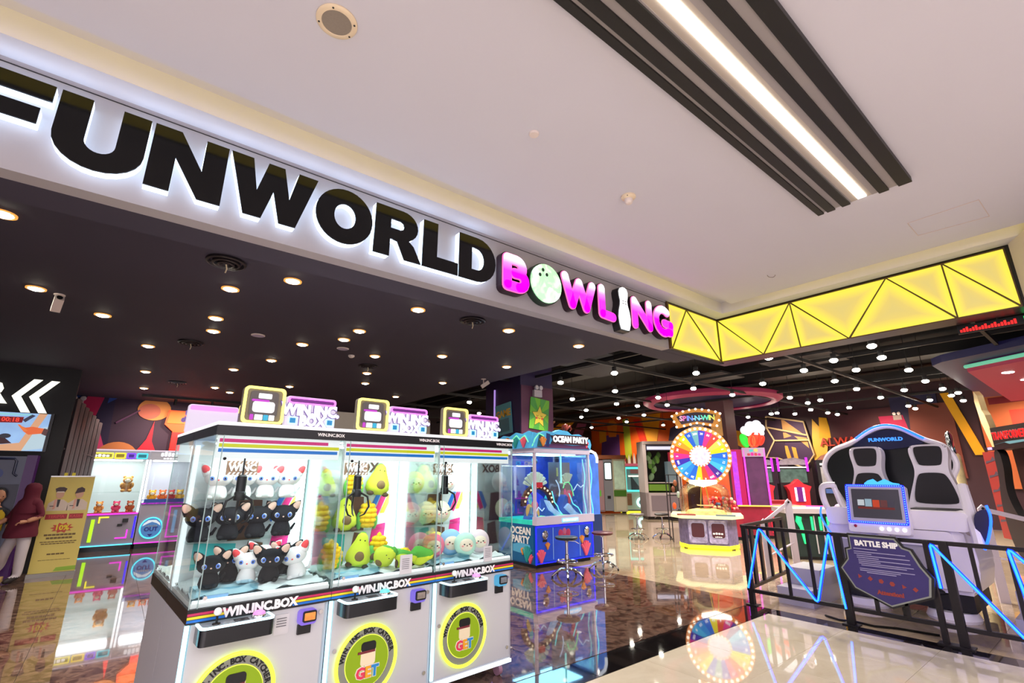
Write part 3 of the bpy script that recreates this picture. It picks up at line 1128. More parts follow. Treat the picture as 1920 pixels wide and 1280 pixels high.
    G().cyl((.075, .001, .93), (.075, -.012, .93), .011).build('glass_lock', CHROME, t)
    G().box(0, -.004, 1.835, UW, UD, 1.895).build('top_band', BLKP, t)
    txt('WIN.INC.BOX', .03, WHT, t, (UW - .10, -.0065, 1.866), .001)
    G().box(0, -.016, 1.895, UW, UD + .0, 1.916).build('top_cap', mt('white_cap_lit', (250, 248, 250), .4, e=.9), t)
    # inside: valance with colour stripes, back panel, light columns
    v = G().box(.02, .03, 1.70, UW - .02, .045, 1.834).build('valance', mt('valance_white', (244, 248, 250), .5, e=.75), t)
    for z, m, x1 in ((1.806, SPe, .70), (1.776, SYe, .78), (1.746, SBe, .77)):
        G().box(.03, .026, z - .0105, x1, .031, z + .0105).build('stripe', m, v)
    bp = G().box(.01, UD - .03, .88, UW - .01, UD - .012, 1.835).build('back_panel', BACKW, t)
    yb = UD - .034
    for pts, m in (([(.30, 1.15), (.52, 1.15), (.50, 1.42), (.34, 1.43)], BROWN), ([(.56, .90), (.70, .90), (.72, 1.2), (.60, 1.18)], MAGP),
                   ([(.55, 1.30), (.62, 1.44), (.66, 1.44), (.58, 1.26)], SB), ([(.60, 1.28), (.67, 1.44), (.72, 1.44), (.64, 1.26)], MAGP), ([(.66, 1.28), (.73, 1.44), (.78, 1.44), (.70, 1.28)], SY),
                   ([(.10, .98), (.36, 1.0), (.36, 1.13), (.10, 1.15)], TEAL), ([(.40, .9), (.54, .9), (.54, 1.12), (.44, 1.14)], BROWN), ([(.06, 1.2), (.2, 1.2), (.16, 1.4), (.08, 1.38)], mt('mural_grey', (180, 186, 190), .6))):
        G().prism(pts, 'y', yb, UD - .03).build('mural_shape', m, bp, smooth=0)
    if num > 1:
        txt('BOX', .11, mt('box_brown', (90, 60, 40), .6), bp, (.50, yb - .002, 1.66), .002)
    c = G().box(UW - .07, UD - .10, .88, UW - .03, UD - .05, 1.80).build('light_column', WLED, t)
    G().box(.012, UD - .075, .88, .04, UD - .05, 1.80).build('light_column', WLED2, t)
    G().box(.10, .10, 1.805, .70, .50, 1.82).build('ceiling_light', mt('machine_top_light', (240, 252, 255), .4, e=9.0), t)
    for z in (1.165, 1.43):
        sh = G().box(.03, UD - .20, z, UW - .09, UD - .04, z + .006).build('display_shelf', GLASS, t)
        G().box(.03, UD - .205, z - .002, UW - .09, UD - .199, z + .05).build('shelf_lip', GLASS, sh)
    # bed of white fluff, chute and claw
    tr = G().box(.012, .010, .881, UW - .012, UD - .035, .905).build('prize_tray', mt('tray_white', (236, 244, 246), .4), t)
    G().box(.02, .008, .905, UW - .02, .026, .918).build('tray_fill_light', WLED2, tr)  # added strip that whitens the front of the tray
    g = G()
    n = 14
    vs = [[g.v((.02 + (UW - .04) * i / n, .03 + (UD - .08) * j / n, .926 + .016 * math.sin(i * 1.9 + j * .7) * math.cos(j * 2.3 - i * .4))) for i in range(n + 1)] for j in range(n + 1)]
    for j in range(n):
        for i in range(n):
            g.f([vs[j][i], vs[j][i + 1], vs[j + 1][i + 1], vs[j + 1][i]])
    g.build('fluff_bed', FLUFF, t, smooth=180)
    ch = G().ring([(.03, .03), (.36, .03), (.36, .20), (.03, .20)], [(.036, .036), (.354, .036), (.354, .194), (.036, .194)], 'z', .88, .965).build('prize_chute', glass('frosted_chute', (226, 244, 250), .5), t)
    G().box(.07, .0285, .893, .20, .0315, .935).build('chute_sticker', mt('sticker_blue', (120, 170, 214), .5), ch)
    # claw
    gantry = G().box(.06, .24, 1.80, UW - .06, .27, 1.815).build('gantry_rail', CHROME, t)
    cl = G().lathe([(.0, .0), (.034, 0), (.038, .02), (.034, .05), (.03, .055), (.03, .15), (.022, .16), (0, .16)], (.24, .255, 1.44), 18).build('claw_body', BLKM, t)
    G().cyl((.24, .255, 1.60), (.24, .255, 1.80), .006, n=8).build('cable', BLKM, cl)
    for k in range(3):
        a = R(200 + 120 * k)
        dx, dy = math.cos(a), math.sin(a)
        G().tube([(.24 + dx * r, .255 + dy * r, z) for r, z in ((.03, 1.47), (.085, 1.44), (.10, 1.37), (.07, 1.315), (.035, 1.30))], [.008, .008, .008, .007, .004], 8).build('prong', BLKM, cl)
    sg = G().box(.15, .30, 1.60, .34, .31, 1.69).build('hanging_card', mt('card_brown', (150, 116, 92), .6), t)
    for k in range(7):
        x = .158 + k * .026
        for z in (1.602, 1.672):
            G().prism([(x, z), (x + .012, z), (x + .022, z + .016), (x + .01, z + .016)], 'y', .297, .301).build('card_stripe', WHT, sg)
    txt('WINC', .06, WHT, sg, (.245, .2965, 1.645), .0015, off=.003)
    # header sign
    y = .20
    g = G()
    o, i2 = rr(.165, 1.935, .43, 2.185, .03), rr(.182, 1.952, .413, 2.168, .022)
    h = G().prism(rr(.165, 1.918, .43, 2.185, .03), 'y', y + .004, y + .05).build('badge_sign', mt('badge_sign_back', (120, 112, 96), .5), t)
    G().ring(o, i2, 'y', y - .012, y + .004).build('neon_frame', YEL_NEON, h)
    G().prism(rr(.205, 1.985, .385, 2.155, .02), 'y', y - .004, y + .004).build('sign_panel', mt('sign_panel_grey', (90, 86, 84), .5), h)
    G().prism(rr(.225, 2.01, .365, 2.085, .02), 'y', y - .008, y - .003).build('sign_block', mt('sign_white_lit', (250, 248, 252), .5, e=1.0), h)
    G().prism(rr(.255, 2.105, .34, 2.14, .006), 'y', y - .008, y - .003).build('sign_block', MATS['sign_white_lit'], h)
    G().prism(rr(.215, 2.083, .325, 2.097, .006), 'y', y - .014, y - .003).build('sign_bar', mt('violet_bar', (206, 70, 214), .5, e=.7), h)
    for x, w, m in ((.215, .022, 'violet_bar'), (.245, .05, 'sign_white_lit'), (.30, .03, None), (.335, .035, 'sign_white_lit')):
        G().prism(rr(x, 1.958, x + w, 1.995, .004), 'y', y - .009, y - .003).build('sign_block', MATS[m] if m else mt('sign_cyan', (60, 190, 230), .5, e=.7), h)
    h = G().prism(rr(.445, 1.918, .80, 2.145, .02), 'y', y + .004, y + .05).build('name_sign', mt('name_sign_back', (236, 222, 244), .5, e=.7), t)
    G().ring(rr(.45, 2.09, .795, 2.14, .022), rr(.462, 2.102, .783, 2.128, .012), 'y', y - .012, y + .004).build('neon_bar', PINK_NEON, h)
    G().prism(rr(.462, 2.102, .783, 2.128, .012), 'y', y - .002, y + .004).build('bar_fill', mt('violet_fill', (130, 50, 150), .5, e=.4), h)
    txt('WIN.INC.', .112, mt('sign_letter_edge', (150, 120, 200), .5, e=.4), h, (.62, y - .001, 2.048), .004, off=.012, sx=.86)
    txt('WIN.INC.', .112, WHTE, h, (.62, y - .006, 2.048), .004, off=.0065, sx=.86)
    txt('BOX', .10, MATS['sign_letter_edge'], h, (.632, y - .001, 1.972), .004, off=.011, sx=.88)
    txt('BOX', .10, WHTE, h, (.632, y - .006, 1.972), .004, off=.0065, sx=.88)
    G().prism(rr(.455, 2.10, .79, 2.135, .012), 'y', y + .05, y + .062).build('rear_neon_bar', PINK_NEON, h)
    for x in (.465, .73):
        G().ring(rr(x, 1.945, x + .062, 2.0, .008), rr(x + .008, 1.953, x + .054, 1.992, .004), 'y', y - .010, y + .004).build('neon_box', mt('cyan_white_neon', (170, 244, 255), .4, e=1.7), h)
        G().box(x + .012, y - .003, 1.956, x + .05, y + .004, 1.99).build('neon_box_fill', mt('cyan_fill', (40, 150, 210), .4, e=.6), h)
    G().prism([(.19, 1.918), (.40, 1.918), (.40, 1.935), (.19, 1.935)], 'y', y - .05, y + .05).build('sign_foot', mt('sign_foot_peach', (240, 190, 130), .4, e=.4), t)
    if num > 1:
        pp = G().prism(rr(.50 if num == 2 else .48, .90, .60 if num == 2 else .57, 1.03 if num == 2 else 1.02, .004), 'y', -.006, -.0006).build('notice', PAPER, t)
        for k in range(6):
            x0 = .515 if num == 2 else .492
            G().box(x0, -.0075, 1.0 - k * .013, x0 + .06, -.0055, 1.004 - k * .013).build('print_line', INK, pp)
    return t


MROT = R(3.518)
MO = Vector((.44, 3.42, 0))
mdir = Vector((math.cos(MROT), math.sin(MROT), 0))
mnrm = Vector((-mdir.y, mdir.x, 0))
UNITS = []
for k, lab in enumerate(('claw machine of black and white cat plush toys nearest the camera', 'middle claw machine of avocado and corn plush toys', 'claw machine of round face cushions next to the blue ocean cabinet')):
    u = claw_unit(lab, k + 1)
    u.location = MO + mdir * (k * (UW + .001))
    u.rotation_euler = (0, 0, MROT)
    UNITS.append(u)
BACKU = []
for k, lab in enumerate(('claw machine standing back to back with the cat plush machine', 'claw machine standing back to back with the avocado plush machine', 'claw machine standing back to back with the round cushion machine')):
    c = dup(UNITS[k], MO + mdir * (k * (UW + .001) + UW) + mnrm * 1.405, MROT + PI, lab)
    BACKU.append(c)


def inm(u, x, y, z):
    a = u.rotation_euler.z
    return (u.location.x + x * math.cos(a) - y * math.sin(a), u.location.y + x * math.sin(a) + y * math.cos(a), z)


# ------------------------------------------------------------------ plush toys
FUR_B = mt('black_plush', (20, 22, 28), .95, bump=.4, scale=120)
FUR_W = mt('white_plush', (236, 238, 238), .95, bump=.4, scale=120)
EAR_N, EAR_R = mt('ear_beige', (224, 190, 172), .9), mt('ear_red', (238, 86, 90), .9)
EYEW, EYEB, EYEK = mt('eye_white', (236, 242, 250), .3), mt('eye_blue', (90, 130, 220), .2), mt('eye_pupil', (14, 16, 30), .15)


def cat(label, fur, ear, s=1.0):
    t = thing('plush_cat', label, 'plush toy', group='plush cats in the claw machine')
    b = G().lathe([(0, 0), (.045, .002), (.052, .02), (.046, .05), (.034, .075), (.02, .09), (0, .095)], n=16).build('body', fur, t, smooth=180)
    h = G().sph((0, -.005, .115), (.070, .052, .049), 18, 11).build('head', fur, t, smooth=180)
    for sx in (-1, 1):
        g = G()
        T = Matrix.Rotation(sx * R(38), 4, 'Y') @ Matrix.Scale(1.2, 4)
        g.T = Matrix.Translation((sx * .050, 0, .137)) @ T
        g.lathe([(.026, 0), (.02, .025), (.010, .045), (.0, .055)], n=12)
        e = g.build('ear', fur, h, smooth=180)
        g = G()
        g.T = Matrix.Translation((sx * .050, 0, .137)) @ T @ Matrix.Translation((0, -.014, .003))
        g.sph((0, 0, .018), (.016, .010, .026), 10, 7)
        g.build('inner_ear', ear, e if False else h, smooth=180)
        x, y, z = sx * .031, -.0465, .112
        G().sph((x, y, z), (.0138, .008, .0145), 12, 8).build('eye', EYEW, h, smooth=180)
        G().sph((x, y - .006, z), (.0112, .005, .0118), 12, 8).build('iris', EYEB, h, smooth=180)
        G().sph((x, y - .0095, z), (.0048, .003, .006), 10, 6).build('pupil', EYEK, h, smooth=180)
        G().sph((sx * .03, -.035, .012), (.016, .022, .012), 10, 7).build('paw', fur, t, smooth=180)
    G().sph((0, -.055, .103), (.005, .004, .004), 8, 6).build('nose', ear, h, smooth=180)
    G().tube([(.02, .04, .02), (.06, .05, .03), (.075, .04, .06)], [.010, .009, .006], 8).build('tail', fur, t, smooth=180)
    t.scale = (s, s, s)
    return t


def place(src, u, x, y, z, rz, label, s=1.0, tilt=(0, 0), group=None):
    o = dup(src, inm(u, x, y, z), (tilt[0], tilt[1], u.rotation_euler.z + R(rz)), label, group)
    o.scale = (s, s, s)
    return o


CB = cat('black plush cat leaning at the left end of the fluff bed', FUR_B, EAR_N)
CB.location = inm(UNITS[0], .14, .27, .935)
CB.rotation_euler = (0, 0, MROT + R(-10))
CB.scale = (1.12,) * 3
CW = cat('white plush cat with pink inner ears in the middle of the fluff bed', FUR_W, EAR_R)
CW.location = inm(UNITS[0], .355, .29, .93)
CW.rotation_euler = (R(-6), 0, MROT + R(-22))
CW.scale = (1.1,) * 3
U0 = UNITS[0]
place(CB, U0, .275, .40, .935, -25, 'black plush cat behind the gap between the black and white cats', 1.15)
place(CB, U0, .475, .235, .932, -18, 'black plush cat at the front of the fluff bed', 1.22)
place(CB, U0, .63, .42, .935, -15, 'black plush cat at the back of the fluff bed near the light column', 1.15)
place(CW, U0, .50, .47, .94, -20, 'white plush cat at the back of the fluff bed', 1.15)
place(CW, U0, .665, .25, .932, -30, 'white plush cat at the light column end of the fluff bed, tilted', 1.2, (0, R(-14)))
for k, lab in enumerate(('first black plush cat on the lower shelf, behind the claw', 'second black plush cat on the lower shelf', 'third black plush cat on the lower shelf', 'last black plush cat on the lower shelf, beside the light column')):
    place(CB, U0, .10 + k * .175, UD - .13, 1.172, -12, lab, 1.3)
for k, lab in enumerate(('first white plush cat on the upper shelf, next to the striped card', 'second white plush cat on the upper shelf', 'third white plush cat on the upper shelf', 'last white plush cat on the upper shelf, by the light column')):
    place(CW, U0, .17 + k * .155, UD - .13, 1.437, -12, lab, 1.25)

AV, AVD, PIT = mt('avocado_plush', (206, 226, 60), .9, bump=.3, scale=90), mt('avocado_skin', (84, 170, 60), .9), mt('pit_brown', (122, 98, 58), .8)
CORN, LEAF = mt('corn_plush', (250, 206, 20), .85, bump=.2, scale=60), mt('leaf_plush', (110, 196, 90), .9)


def avocado(label):
    t = thing('plush_avocado', label, 'plush toy', group='plush avocados in the claw machine')
    G().lathe([(0, 0), (.045, .004), (.062, .03), (.06, .06), (.045, .095), (.034, .12), (.026, .145), (.012, .158), (0, .16)], n=20).build('body', AV, t, smooth=180)
    G().lathe([(0, -.001), (.04, .003), (.058, .03), (.056, .06), (.042, .095), (.032, .12), (.024, .148), (.01, .162), (0, .164)], (0, .012, 0), 18).build('skin', AVD, t, smooth=180)
    G().sph((0, -.05, .05), (.025, .018, .026), 14, 9).build('pit', PIT, t, smooth=180)
    for s in (-1, 1):
        G().sph((s * .012, -.03, .125), .0035, 8, 6).build('eye', EYEK, t)
        G().sph((s * .04, -.03, .006), (.018, .026, .012), 10, 7).build('foot', mt('foot_brown', (80, 60, 40), .8), t, smooth=180)
    return t


def corn(label):
    t = thing('plush_corn', label, 'plush toy', group='plush corn cobs in the claw machine')
    g = G()
    for j in range(5):
        r = (.036, .05, .054, .05, .034)[j]
        for k in range(7):
            a = 2 * PI * k / 7
            g.sph((r * math.cos(a) * .62, r * math.sin(a) * .62, .022 + j * .026), (.024, .024, .017), 8, 6)
    tag(g.build('kernels', CORN, t, smooth=180), kind='stuff')
    for s in (-1, 1):
        G().sph((s * .045, .012, .045), (.018, .03, .05), 10, 8).build('leaf', LEAF, t, smooth=180)
    G().lathe([(0, .13), (.018, .135), (.012, .155), (0, .165)], n=10).build('tip', CORN, t, smooth=180)
    return t


U1 = UNITS[1]
AVO = avocado('avocado plush sitting upright at the back of the yellow plush heap')
AVO.location = inm(U1, .33, .36, .932)
AVO.rotation_euler = (0, R(10), MROT - R(20))
AVO.scale = (1.5,) * 3
COR = corn('corn cob plush at the left end of the yellow plush heap')
COR.location = inm(U1, .11, .33, .932)
COR.rotation_euler = (0, 0, MROT)
COR.scale = (1.3,) * 3
place(COR, U1, .19, .42, .932, 0, 'corn cob plush behind the first one in the yellow heap', 1.0)
place(COR, U1, .55, .44, .932, 20, 'corn cob plush behind the lying avocado', 1.35)
place(COR, U1, .66, .36, .965, 20, 'corn cob plush lying on its side near the light column', .9, (R(70), R(30)))
place(AVO, U1, .47, .25, .985, -20, 'avocado plush lying across the middle of the fluff bed', 1.25, (R(60), R(50)))
place(AVO, U1, .70, .14, .985, 30, 'avocado plush lying face down at the front of the fluff bed', 1.1, (R(80), R(-30)))
place(AVO, U1, .52, .10, .985, 60, 'avocado plush lying with its dark feet towards the glass', 1.0, (R(85), R(20)))
for k, (src, x, s) in enumerate(((COR, .10, 1.4), (AVO, .30, 1.55), (COR, .50, 1.4))):
    place(src, U1, x, UD - .13, 1.172, -10, ('corn cob plush at the near end of the lower shelf', 'avocado plush standing in the middle of the lower shelf', 'corn cob plush at the far end of the lower shelf')[k], s)
for k, (src, x, s) in enumerate(((AVO, .12, 1.3), (COR, .36, 1.3), (AVO, .56, 1.6))):
    place(src, U1, x, UD - .13, 1.437, -10, ('avocado plush half hidden by the claw on the upper shelf', 'corn cob plush in the middle of the upper shelf', 'avocado plush leaning at the far end of the upper shelf')[k], s, (0, R(8) if k == 2 else 0))

FACE_C = mt('face_cream', (240, 228, 206), .9)


def round_plush(label, c, s):
    m = mt('fleece_%d_%d_%d' % c, c, .95, bump=.3, scale=80)
    t = thing('round_plush', label, 'plush toy', group='round face cushions in the claw machine')
    G().sph((0, 0, .075), (.075, .045, .075), 20, 12).build('body', m, t, smooth=180)
    G().sph((0, -.032, .07), (.048, .018, .042), 16, 9).build('face', FACE_C, t, smooth=180)
    for q in (-1, 1):
        G().sph((q * .018, -.05, .072), (.006, .003, .004), 8, 6).build('eye', EYEK, t)
        G().sph((q * .028, -.047, .062), (.008, .003, .005), 8, 6).build('cheek', mt('cheek_pink', (240, 150, 150), .9), t)
    G().sph((0, -.052, .064), (.005, .003, .004), 8, 6).build('nose', mt('nose_brown', (120, 80, 60), .6), t)
    t.scale = (s, s, s)
    return t


U2 = UNITS[2]
rows = [((246, 130, 160), .16, .27, .93, 1.0, 'pink round face cushion on the fluff bed'), ((190, 232, 214), .42, .17, .93, 1.0, 'mint green round face cushion at the front of the fluff bed'),
        ((150, 196, 230), .36, .30, .93, 1.1, 'pale blue round cushion behind the mint green one'), ((240, 232, 120), .30, .44, .93, .95, 'yellow round face cushion at the back of the fluff bed'),
        ((230, 214, 220), .64, .26, .93, 1.0, 'white round face cushion near the end glass'), ((244, 170, 186), .12, .42, .93, 1.0, 'pink round cushion behind the other pink cushion')]
for c, x, y, z, s, lab in rows:
    o = round_plush(lab, c, s * 1.3)
    o.location = inm(U2, x, y, z)
    o.rotation_euler = (R(-8), 0, MROT - R(22))
for k, (c, x, z, lab) in enumerate((((240, 236, 220), .26, 1.172, 'cream round face cushion on the lower shelf'), ((238, 236, 196), .42, 1.172, 'pale yellow round face cushion on the lower shelf'),
                                    ((240, 240, 240), .47, 1.437, 'white round face cushion on the upper shelf'), ((240, 200, 190), .10, 1.172, 'peach round face cushion on the lower shelf'), ((238, 232, 170), .12, 1.437, 'pale yellow round face cushion on the upper shelf'))):
    o = round_plush(lab, c, 1.3)
    o.location = inm(U2, x, UD - .13, z)
    o.rotation_euler = (0, 0, MROT - R(12))
# toys on the shelves of the machines behind
for j, (u, src) in enumerate(((BACKU[0], AVO), (BACKU[0], COR))):
    for k in range(3):
        place(src, u, .2 + k * .2, .30 + .1 * j, .932, 40 * k, ('left', 'middle', 'right')[k] + (' avocado plush' if j == 0 else ' corn cob plush') + ' on the bed of the machine behind the cats', 1.2)
# ------------------------------------------------------------------ people


def person_mesh(verts, edges, radii, root):
    me = bpy.data.meshes.new('figure_tmp')
    me.from_pydata(verts, edges, [])
    ob = bpy.data.objects.new('figure_tmp', me)
    COL.objects.link(ob)
    sk = ob.modifiers.new('skin', 'SKIN')
    sk.use_smooth_shade = True
    lay = me.skin_vertices[0].data
    for i, r in enumerate(radii):
        lay[i].radius = (r, r) if not isinstance(r, tuple) else r
        lay[i].use_root = (i == root)
    sub = ob.modifiers.new('sub', 'SUBSURF')
    sub.levels = sub.render_levels = 2
    dg = bpy.context.evaluated_depsgraph_get()
    out = bpy.data.meshes.new_from_object(ob.evaluated_get(dg))
    bpy.data.objects.remove(ob)
    return out


SKIN = mt('skin_tone', (196, 140, 110), .6)
HAIR = mt('black_hair', (24, 20, 20), .6)
MAROON = mt('maroon_cloth', (96, 22, 44), .85, noise=.12, scale=8)
TROUS = mt('white_trousers', (206, 198, 204), .85, noise=.05, scale=8)
SHOE = mt('dark_shoe', (40, 34, 36), .6)


def hand(g, p, d, up, s=1.0):
    """palm with four unequal curled fingers and a thumb"""
    p, d, up = Vector(p), Vector(d).normalized(), Vector(up).normalized()
    sd = d.cross(up).normalized()
    up = sd.cross(d)
    g.tube([p - d * .02 * s, p + d * .03 * s, p + d * .075 * s], [.022 * s, .034 * s, .032 * s], 8)
    for k, (o, l) in enumerate(((-.026, .062), (-.009, .072), (.009, .068), (.026, .052))):
        b = p + d * .07 * s + sd * o * s
        g.tube([b, b + d * l * .5 * s - up * .008 * s, b + d * l * .8 * s - up * .028 * s, b + d * l * .85 * s - up * .045 * s], [.0095 * s, .009 * s, .008 * s, .006 * s], 6)
    b = p + d * .02 * s - sd * .03 * s
    g.tube([b, b + (d * .03 - sd * .025) * s, b + (d * .058 - sd * .022 - up * .012) * s], [.012 * s, .01 * s, .007 * s], 6)


def face(t, c, r, fwd, s):
    """eyes, nose and mouth of a head of radius r centred at c and looking along fwd"""
    c, f = Vector(c), Vector(fwd).normalized()
    sd = f.cross(Vector((0, 0, 1))).normalized()
    for q in (-1, 1):
        G().sph(c + f * r * .88 + sd * q * r * .36 + Vector((0, 0, r * .06)), r * .10, 8, 6).build('eye', EYEK, t)
    g = G()
    g.tube([c + f * r * .9 + Vector((0, 0, r * .05)), c + f * r * 1.16 - Vector((0, 0, r * .28)), c + f * r * .9 - Vector((0, 0, r * .36))], [r * .07, r * .14, r * .1], 8)
    g.build('nose', SKIN, t)
    G().sph(c + f * r * .84 - Vector((0, 0, r * .6)), (r * .2, r * .2, r * .07), 10, 6).build('mouth', mt('lips', (170, 90, 86), .5), t)


t = thing('person', 'person in maroon headscarf and tunic with white trousers walking beside the yellow banner', 'person', (-1.0, 11.16, 0), YAWZ := R(51.4 - 90))
V = [(0, 0, .74), (.005, 0, .92), (.02, .0, 1.08), (.03, 0, 1.20), (.03, -.01, 1.28), (.03, -.02, 1.37),
     (.085, 0, .70), (.10, -.015, .42), (.085, .02, .085), (.06, -.10, .04), (.05, -.15, .03),
     (-.08, 0, .70), (-.15, -.03, .44), (-.25, .06, .22), (-.28, -.01, .12), (-.29, -.05, .08),
     (.16, 0, 1.16), (.265, .01, .97), (.19, -.16, .90),
     (-.10, 0, 1.16), (-.19, -.05, .95), (-.20, -.22, .86)]
E = [(0, 1), (1, 2), (2, 3), (3, 4), (4, 5), (0, 6), (6, 7), (7, 8), (8, 9), (9, 10), (0, 11), (11, 12), (12, 13), (13, 14), (14, 15), (3, 16), (16, 17), (17, 18), (3, 19), (19, 20), (20, 21)]
RD = [.12, .12, .125, .09, .05, .06, .095, .075, .06, .04, .03, .095, .075, .058, .04, .03, .06, .045, .032, .06, .045, .032]
me = person_mesh(V, E, RD, 0)
for m in (TROUS, MAROON, SHOE, SKIN):
    me.materials.append(m)
for p in me.polygons:
    c = p.center
    p.material_index = 1 if c.z > .70 and c.z < 1.5 else 0
    if c.z < .085 or (c.x < -.26 and c.z < .14):
        p.material_index = 2
    if c.y < -.12 and .78 < c.z < .98:
        p.material_index = 3
    if c.x > .2 and c.z < .96 and c.z > .7:
        p.material_index = 3
obj('body', me, t)
g = G()
g.lathe([(.20, .66), (.205, .70), (.185, .82), (.165, .95), (.165, 1.08), (.125, 1.18), (.05, 1.22)], n=20)
g.build('tunic', MAROON, t, smooth=180)
g = G()
g.lathe([(.17, 1.02), (.165, 1.10), (.13, 1.19), (.10, 1.25), (.098, 1.32), (.105, 1.38), (.09, 1.44), (.05, 1.472), (0, 1.48)], (.03, -.0, 0), 22)
g.build('headscarf', MAROON, t, smooth=180)
h = G().sph((-.012, .035, 1.355), (.07, .075, .095), 14, 10).build('face', SKIN, t, smooth=180)
face(h, (-.012, .035, 1.355), .085, (-.75, .66, 0), 1)
for (p, d) in (((.185, -.16, .90), (-.6, -.7, -.1)), ((-.20, -.22, .86), (-.1, -.7, -.5))):
    g = G()
    hand(g, p, d, (0, 0, 1), .85)
    g.build('hand', SKIN, t, smooth=60)

t = thing('person', 'dark haired child in dark clothes and yellow vest behind the maroon figure', 'person', (-1.40, 11.50, 0), R(51.4 - 90 + 60))
V = [(0, 0, .66), (0, 0, .82), (0, 0, .98), (0, 0, 1.06), (0, 0, 1.12), (0, -.01, 1.2), (.07, 0, .62), (.08, -.03, .34), (.08, .02, .07), (.08, -.11, .03), (-.07, 0, .62), (-.08, -.03, .34), (-.08, .02, .07), (-.08, -.11, .03),
     (.14, 0, 1.02), (.2, -.05, .84), (.14, -.22, .8), (-.14, 0, 1.02), (-.2, -.05, .84), (-.14, -.22, .8)]
E = [(0, 1), (1, 2), (2, 3), (3, 4), (4, 5), (0, 6), (6, 7), (7, 8), (8, 9), (0, 10), (10, 11), (11, 12), (12, 13), (3, 14), (14, 15), (15, 16), (3, 17), (17, 18), (18, 19)]
RD = [.11, .11, .11, .08, .045, .06, .075, .06, .05, .035, .075, .06, .05, .035, .05, .04, .03, .05, .04, .03]
me = person_mesh(V, E, RD, 0)
for m in (mt('dark_clothes', (34, 34, 44), .8), SKIN, SHOE):
    me.materials.append(m)
for p in me.polygons:
    c = p.center
    p.material_index = 1 if c.z > 1.1 or (c.y < -.15 and .74 < c.z < .9) else (2 if c.z < .08 else 0)
obj('body', me, t)
h = G().sph((0, -.01, 1.27), (.08, .092, .115), 16, 11).build('head', SKIN, t, smooth=180)
face(h, (0, -.01, 1.26), .092, (0, -1, 0), 1)
for q in (-1, 1):
    G().sph((q * .08, .0, 1.26), (.012, .02, .028), 8, 6).build('ear', SKIN, h)
G().sph((0, .018, 1.305), (.092, .098, .10), 16, 10).build('hair', HAIR, h, smooth=180)
G().lathe([(.135, .74), (.13, .86), (.135, .98), (.10, 1.06)], n=18).build('vest', mt('yellow_vest', (190, 160, 30), .8), t, smooth=180)
for (p, d) in (((.14, -.22, .8), (-.1, -1, -.1)), ((-.14, -.22, .8), (.1, -1, -.1))):
    g = G()
    hand(g, p, d, (0, 0, 1), .8)
    g.build('hand', SKIN, t, smooth=60)

# ------------------------------------------------------------------ left wall: chevrons, screen, cabinet, pleated curtain
LITW = mt('warm_white_lit_sign', (255, 252, 236), .4, e=1.25)
for lab, pts in (('left one of two white lit chevrons on the dark wall', [(-1.403, 3.247), (-1.29, 3.247), (-1.515, 2.935), (-1.346, 2.658), (-1.464, 2.655), (-1.629, 2.928)]),
                 ('right one of two white lit chevrons on the dark wall', [(-1.17, 3.243), (-1.06, 3.24), (-1.286, 2.938), (-1.13, 2.662), (-1.241, 2.66), (-1.41, 2.932)])):
    t = thing('chevron_sign', lab, 'sign', (0, 0, 0))
    G().prism(pts, 'y', 11.93, 11.962).build('chevron_face', LITW, t, smooth=0)
    G().prism([(x * .999, z) for x, z in pts], 'y', 11.962, 11.998).build('chevron_body', BLKP, t, smooth=0)
t = thing('lit_letter', 'white lit letter R at the left edge of the dark wall', 'sign', (-1.86, 11.95, 2.96))
txt('R', .46, LITW, t, (0, 0, 0), .015, off=.03, name='letter_face')
G().box(-.1, .014, -.14, .1, .048, .14).build('letter_back', BLKP, t)
t = thing('wall_screen', 'wide screen showing a hand and a red digital clock, under the chevrons', 'screen', (-1.41, 11.93, 2.325))
G().box(-.56, 0, -.335, .39, .07, .33).build('housing', BLKP, t)
scr = G().box(-.55, -.006, -.325, .345, .001, .32).build('picture', mt('screen_blue', (140, 180, 226), .3, e=.85, noise=.3, scale=4), t)


def pic(parent, pts, c, y, e=.85, name='picture_area', axis='y', th=.003):
    G().prism(pts, axis, y, y + th).build(name, mt('print_%d_%d_%d_%d' % (c[0], c[1], c[2], int(e * 10)), c, .45, e=e), parent, smooth=0)


pic(scr, [(-.55, -.325), (.08, -.325), (.30, .32), (.19, .32), (.03, -.19), (-.55, -.28)], (226, 170, 130), -.008)
pic(scr, [(.08, -.325), (.345, -.28), (.345, .1), (.2, .06)], (190, 214, 226), -.009)
pic(scr, [(-.55, .13), (0, .15), (.01, .25), (-.55, .24)], (130, 16, 20), -.010)
txt('00:18', .10, mt('clock_red', (250, 70, 50), .4, e=1.0), scr, (-.15, -.013, .195), .001)
pic(scr, [(-.05, .12), (.06, .07), (.15, .09), (.32, .06), (.30, -.02), (.12, -.05), (.05, .0)], (236, 110, 60), -.011)
pic(scr, [(-.05, .12), (-.02, .12), (.10, .02), (.06, .0)], (240, 130, 70), -.012)
pic(scr, [(.30, .07), (.36, .05), (.345, -.06), (.28, -.03)], (90, 60, 60), -.0125)
pic(scr, [(-.5, -.23), (-.48, -.1), (-.22, -.06), (-.06, -.2), (-.4, -.25)], (60, 30, 34), -.011)
pic(scr, ell(-.16, -.08, .07, .04, 16), (50, 50, 60), -.012)
pic(scr, [(0, .2), (.1, .3), (.15, .28), (.04, .16)], (60, 60, 80), -.012)
pic(scr, [(-.55, .27), (.1, .28), (.1, .3), (-.55, .3)], (150, 220, 220), -.012)
t = thing('arcade_cabinet', 'grey and violet arcade cabinet under the wall screen', 'arcade machine', (-1.62, 11.61, 0))
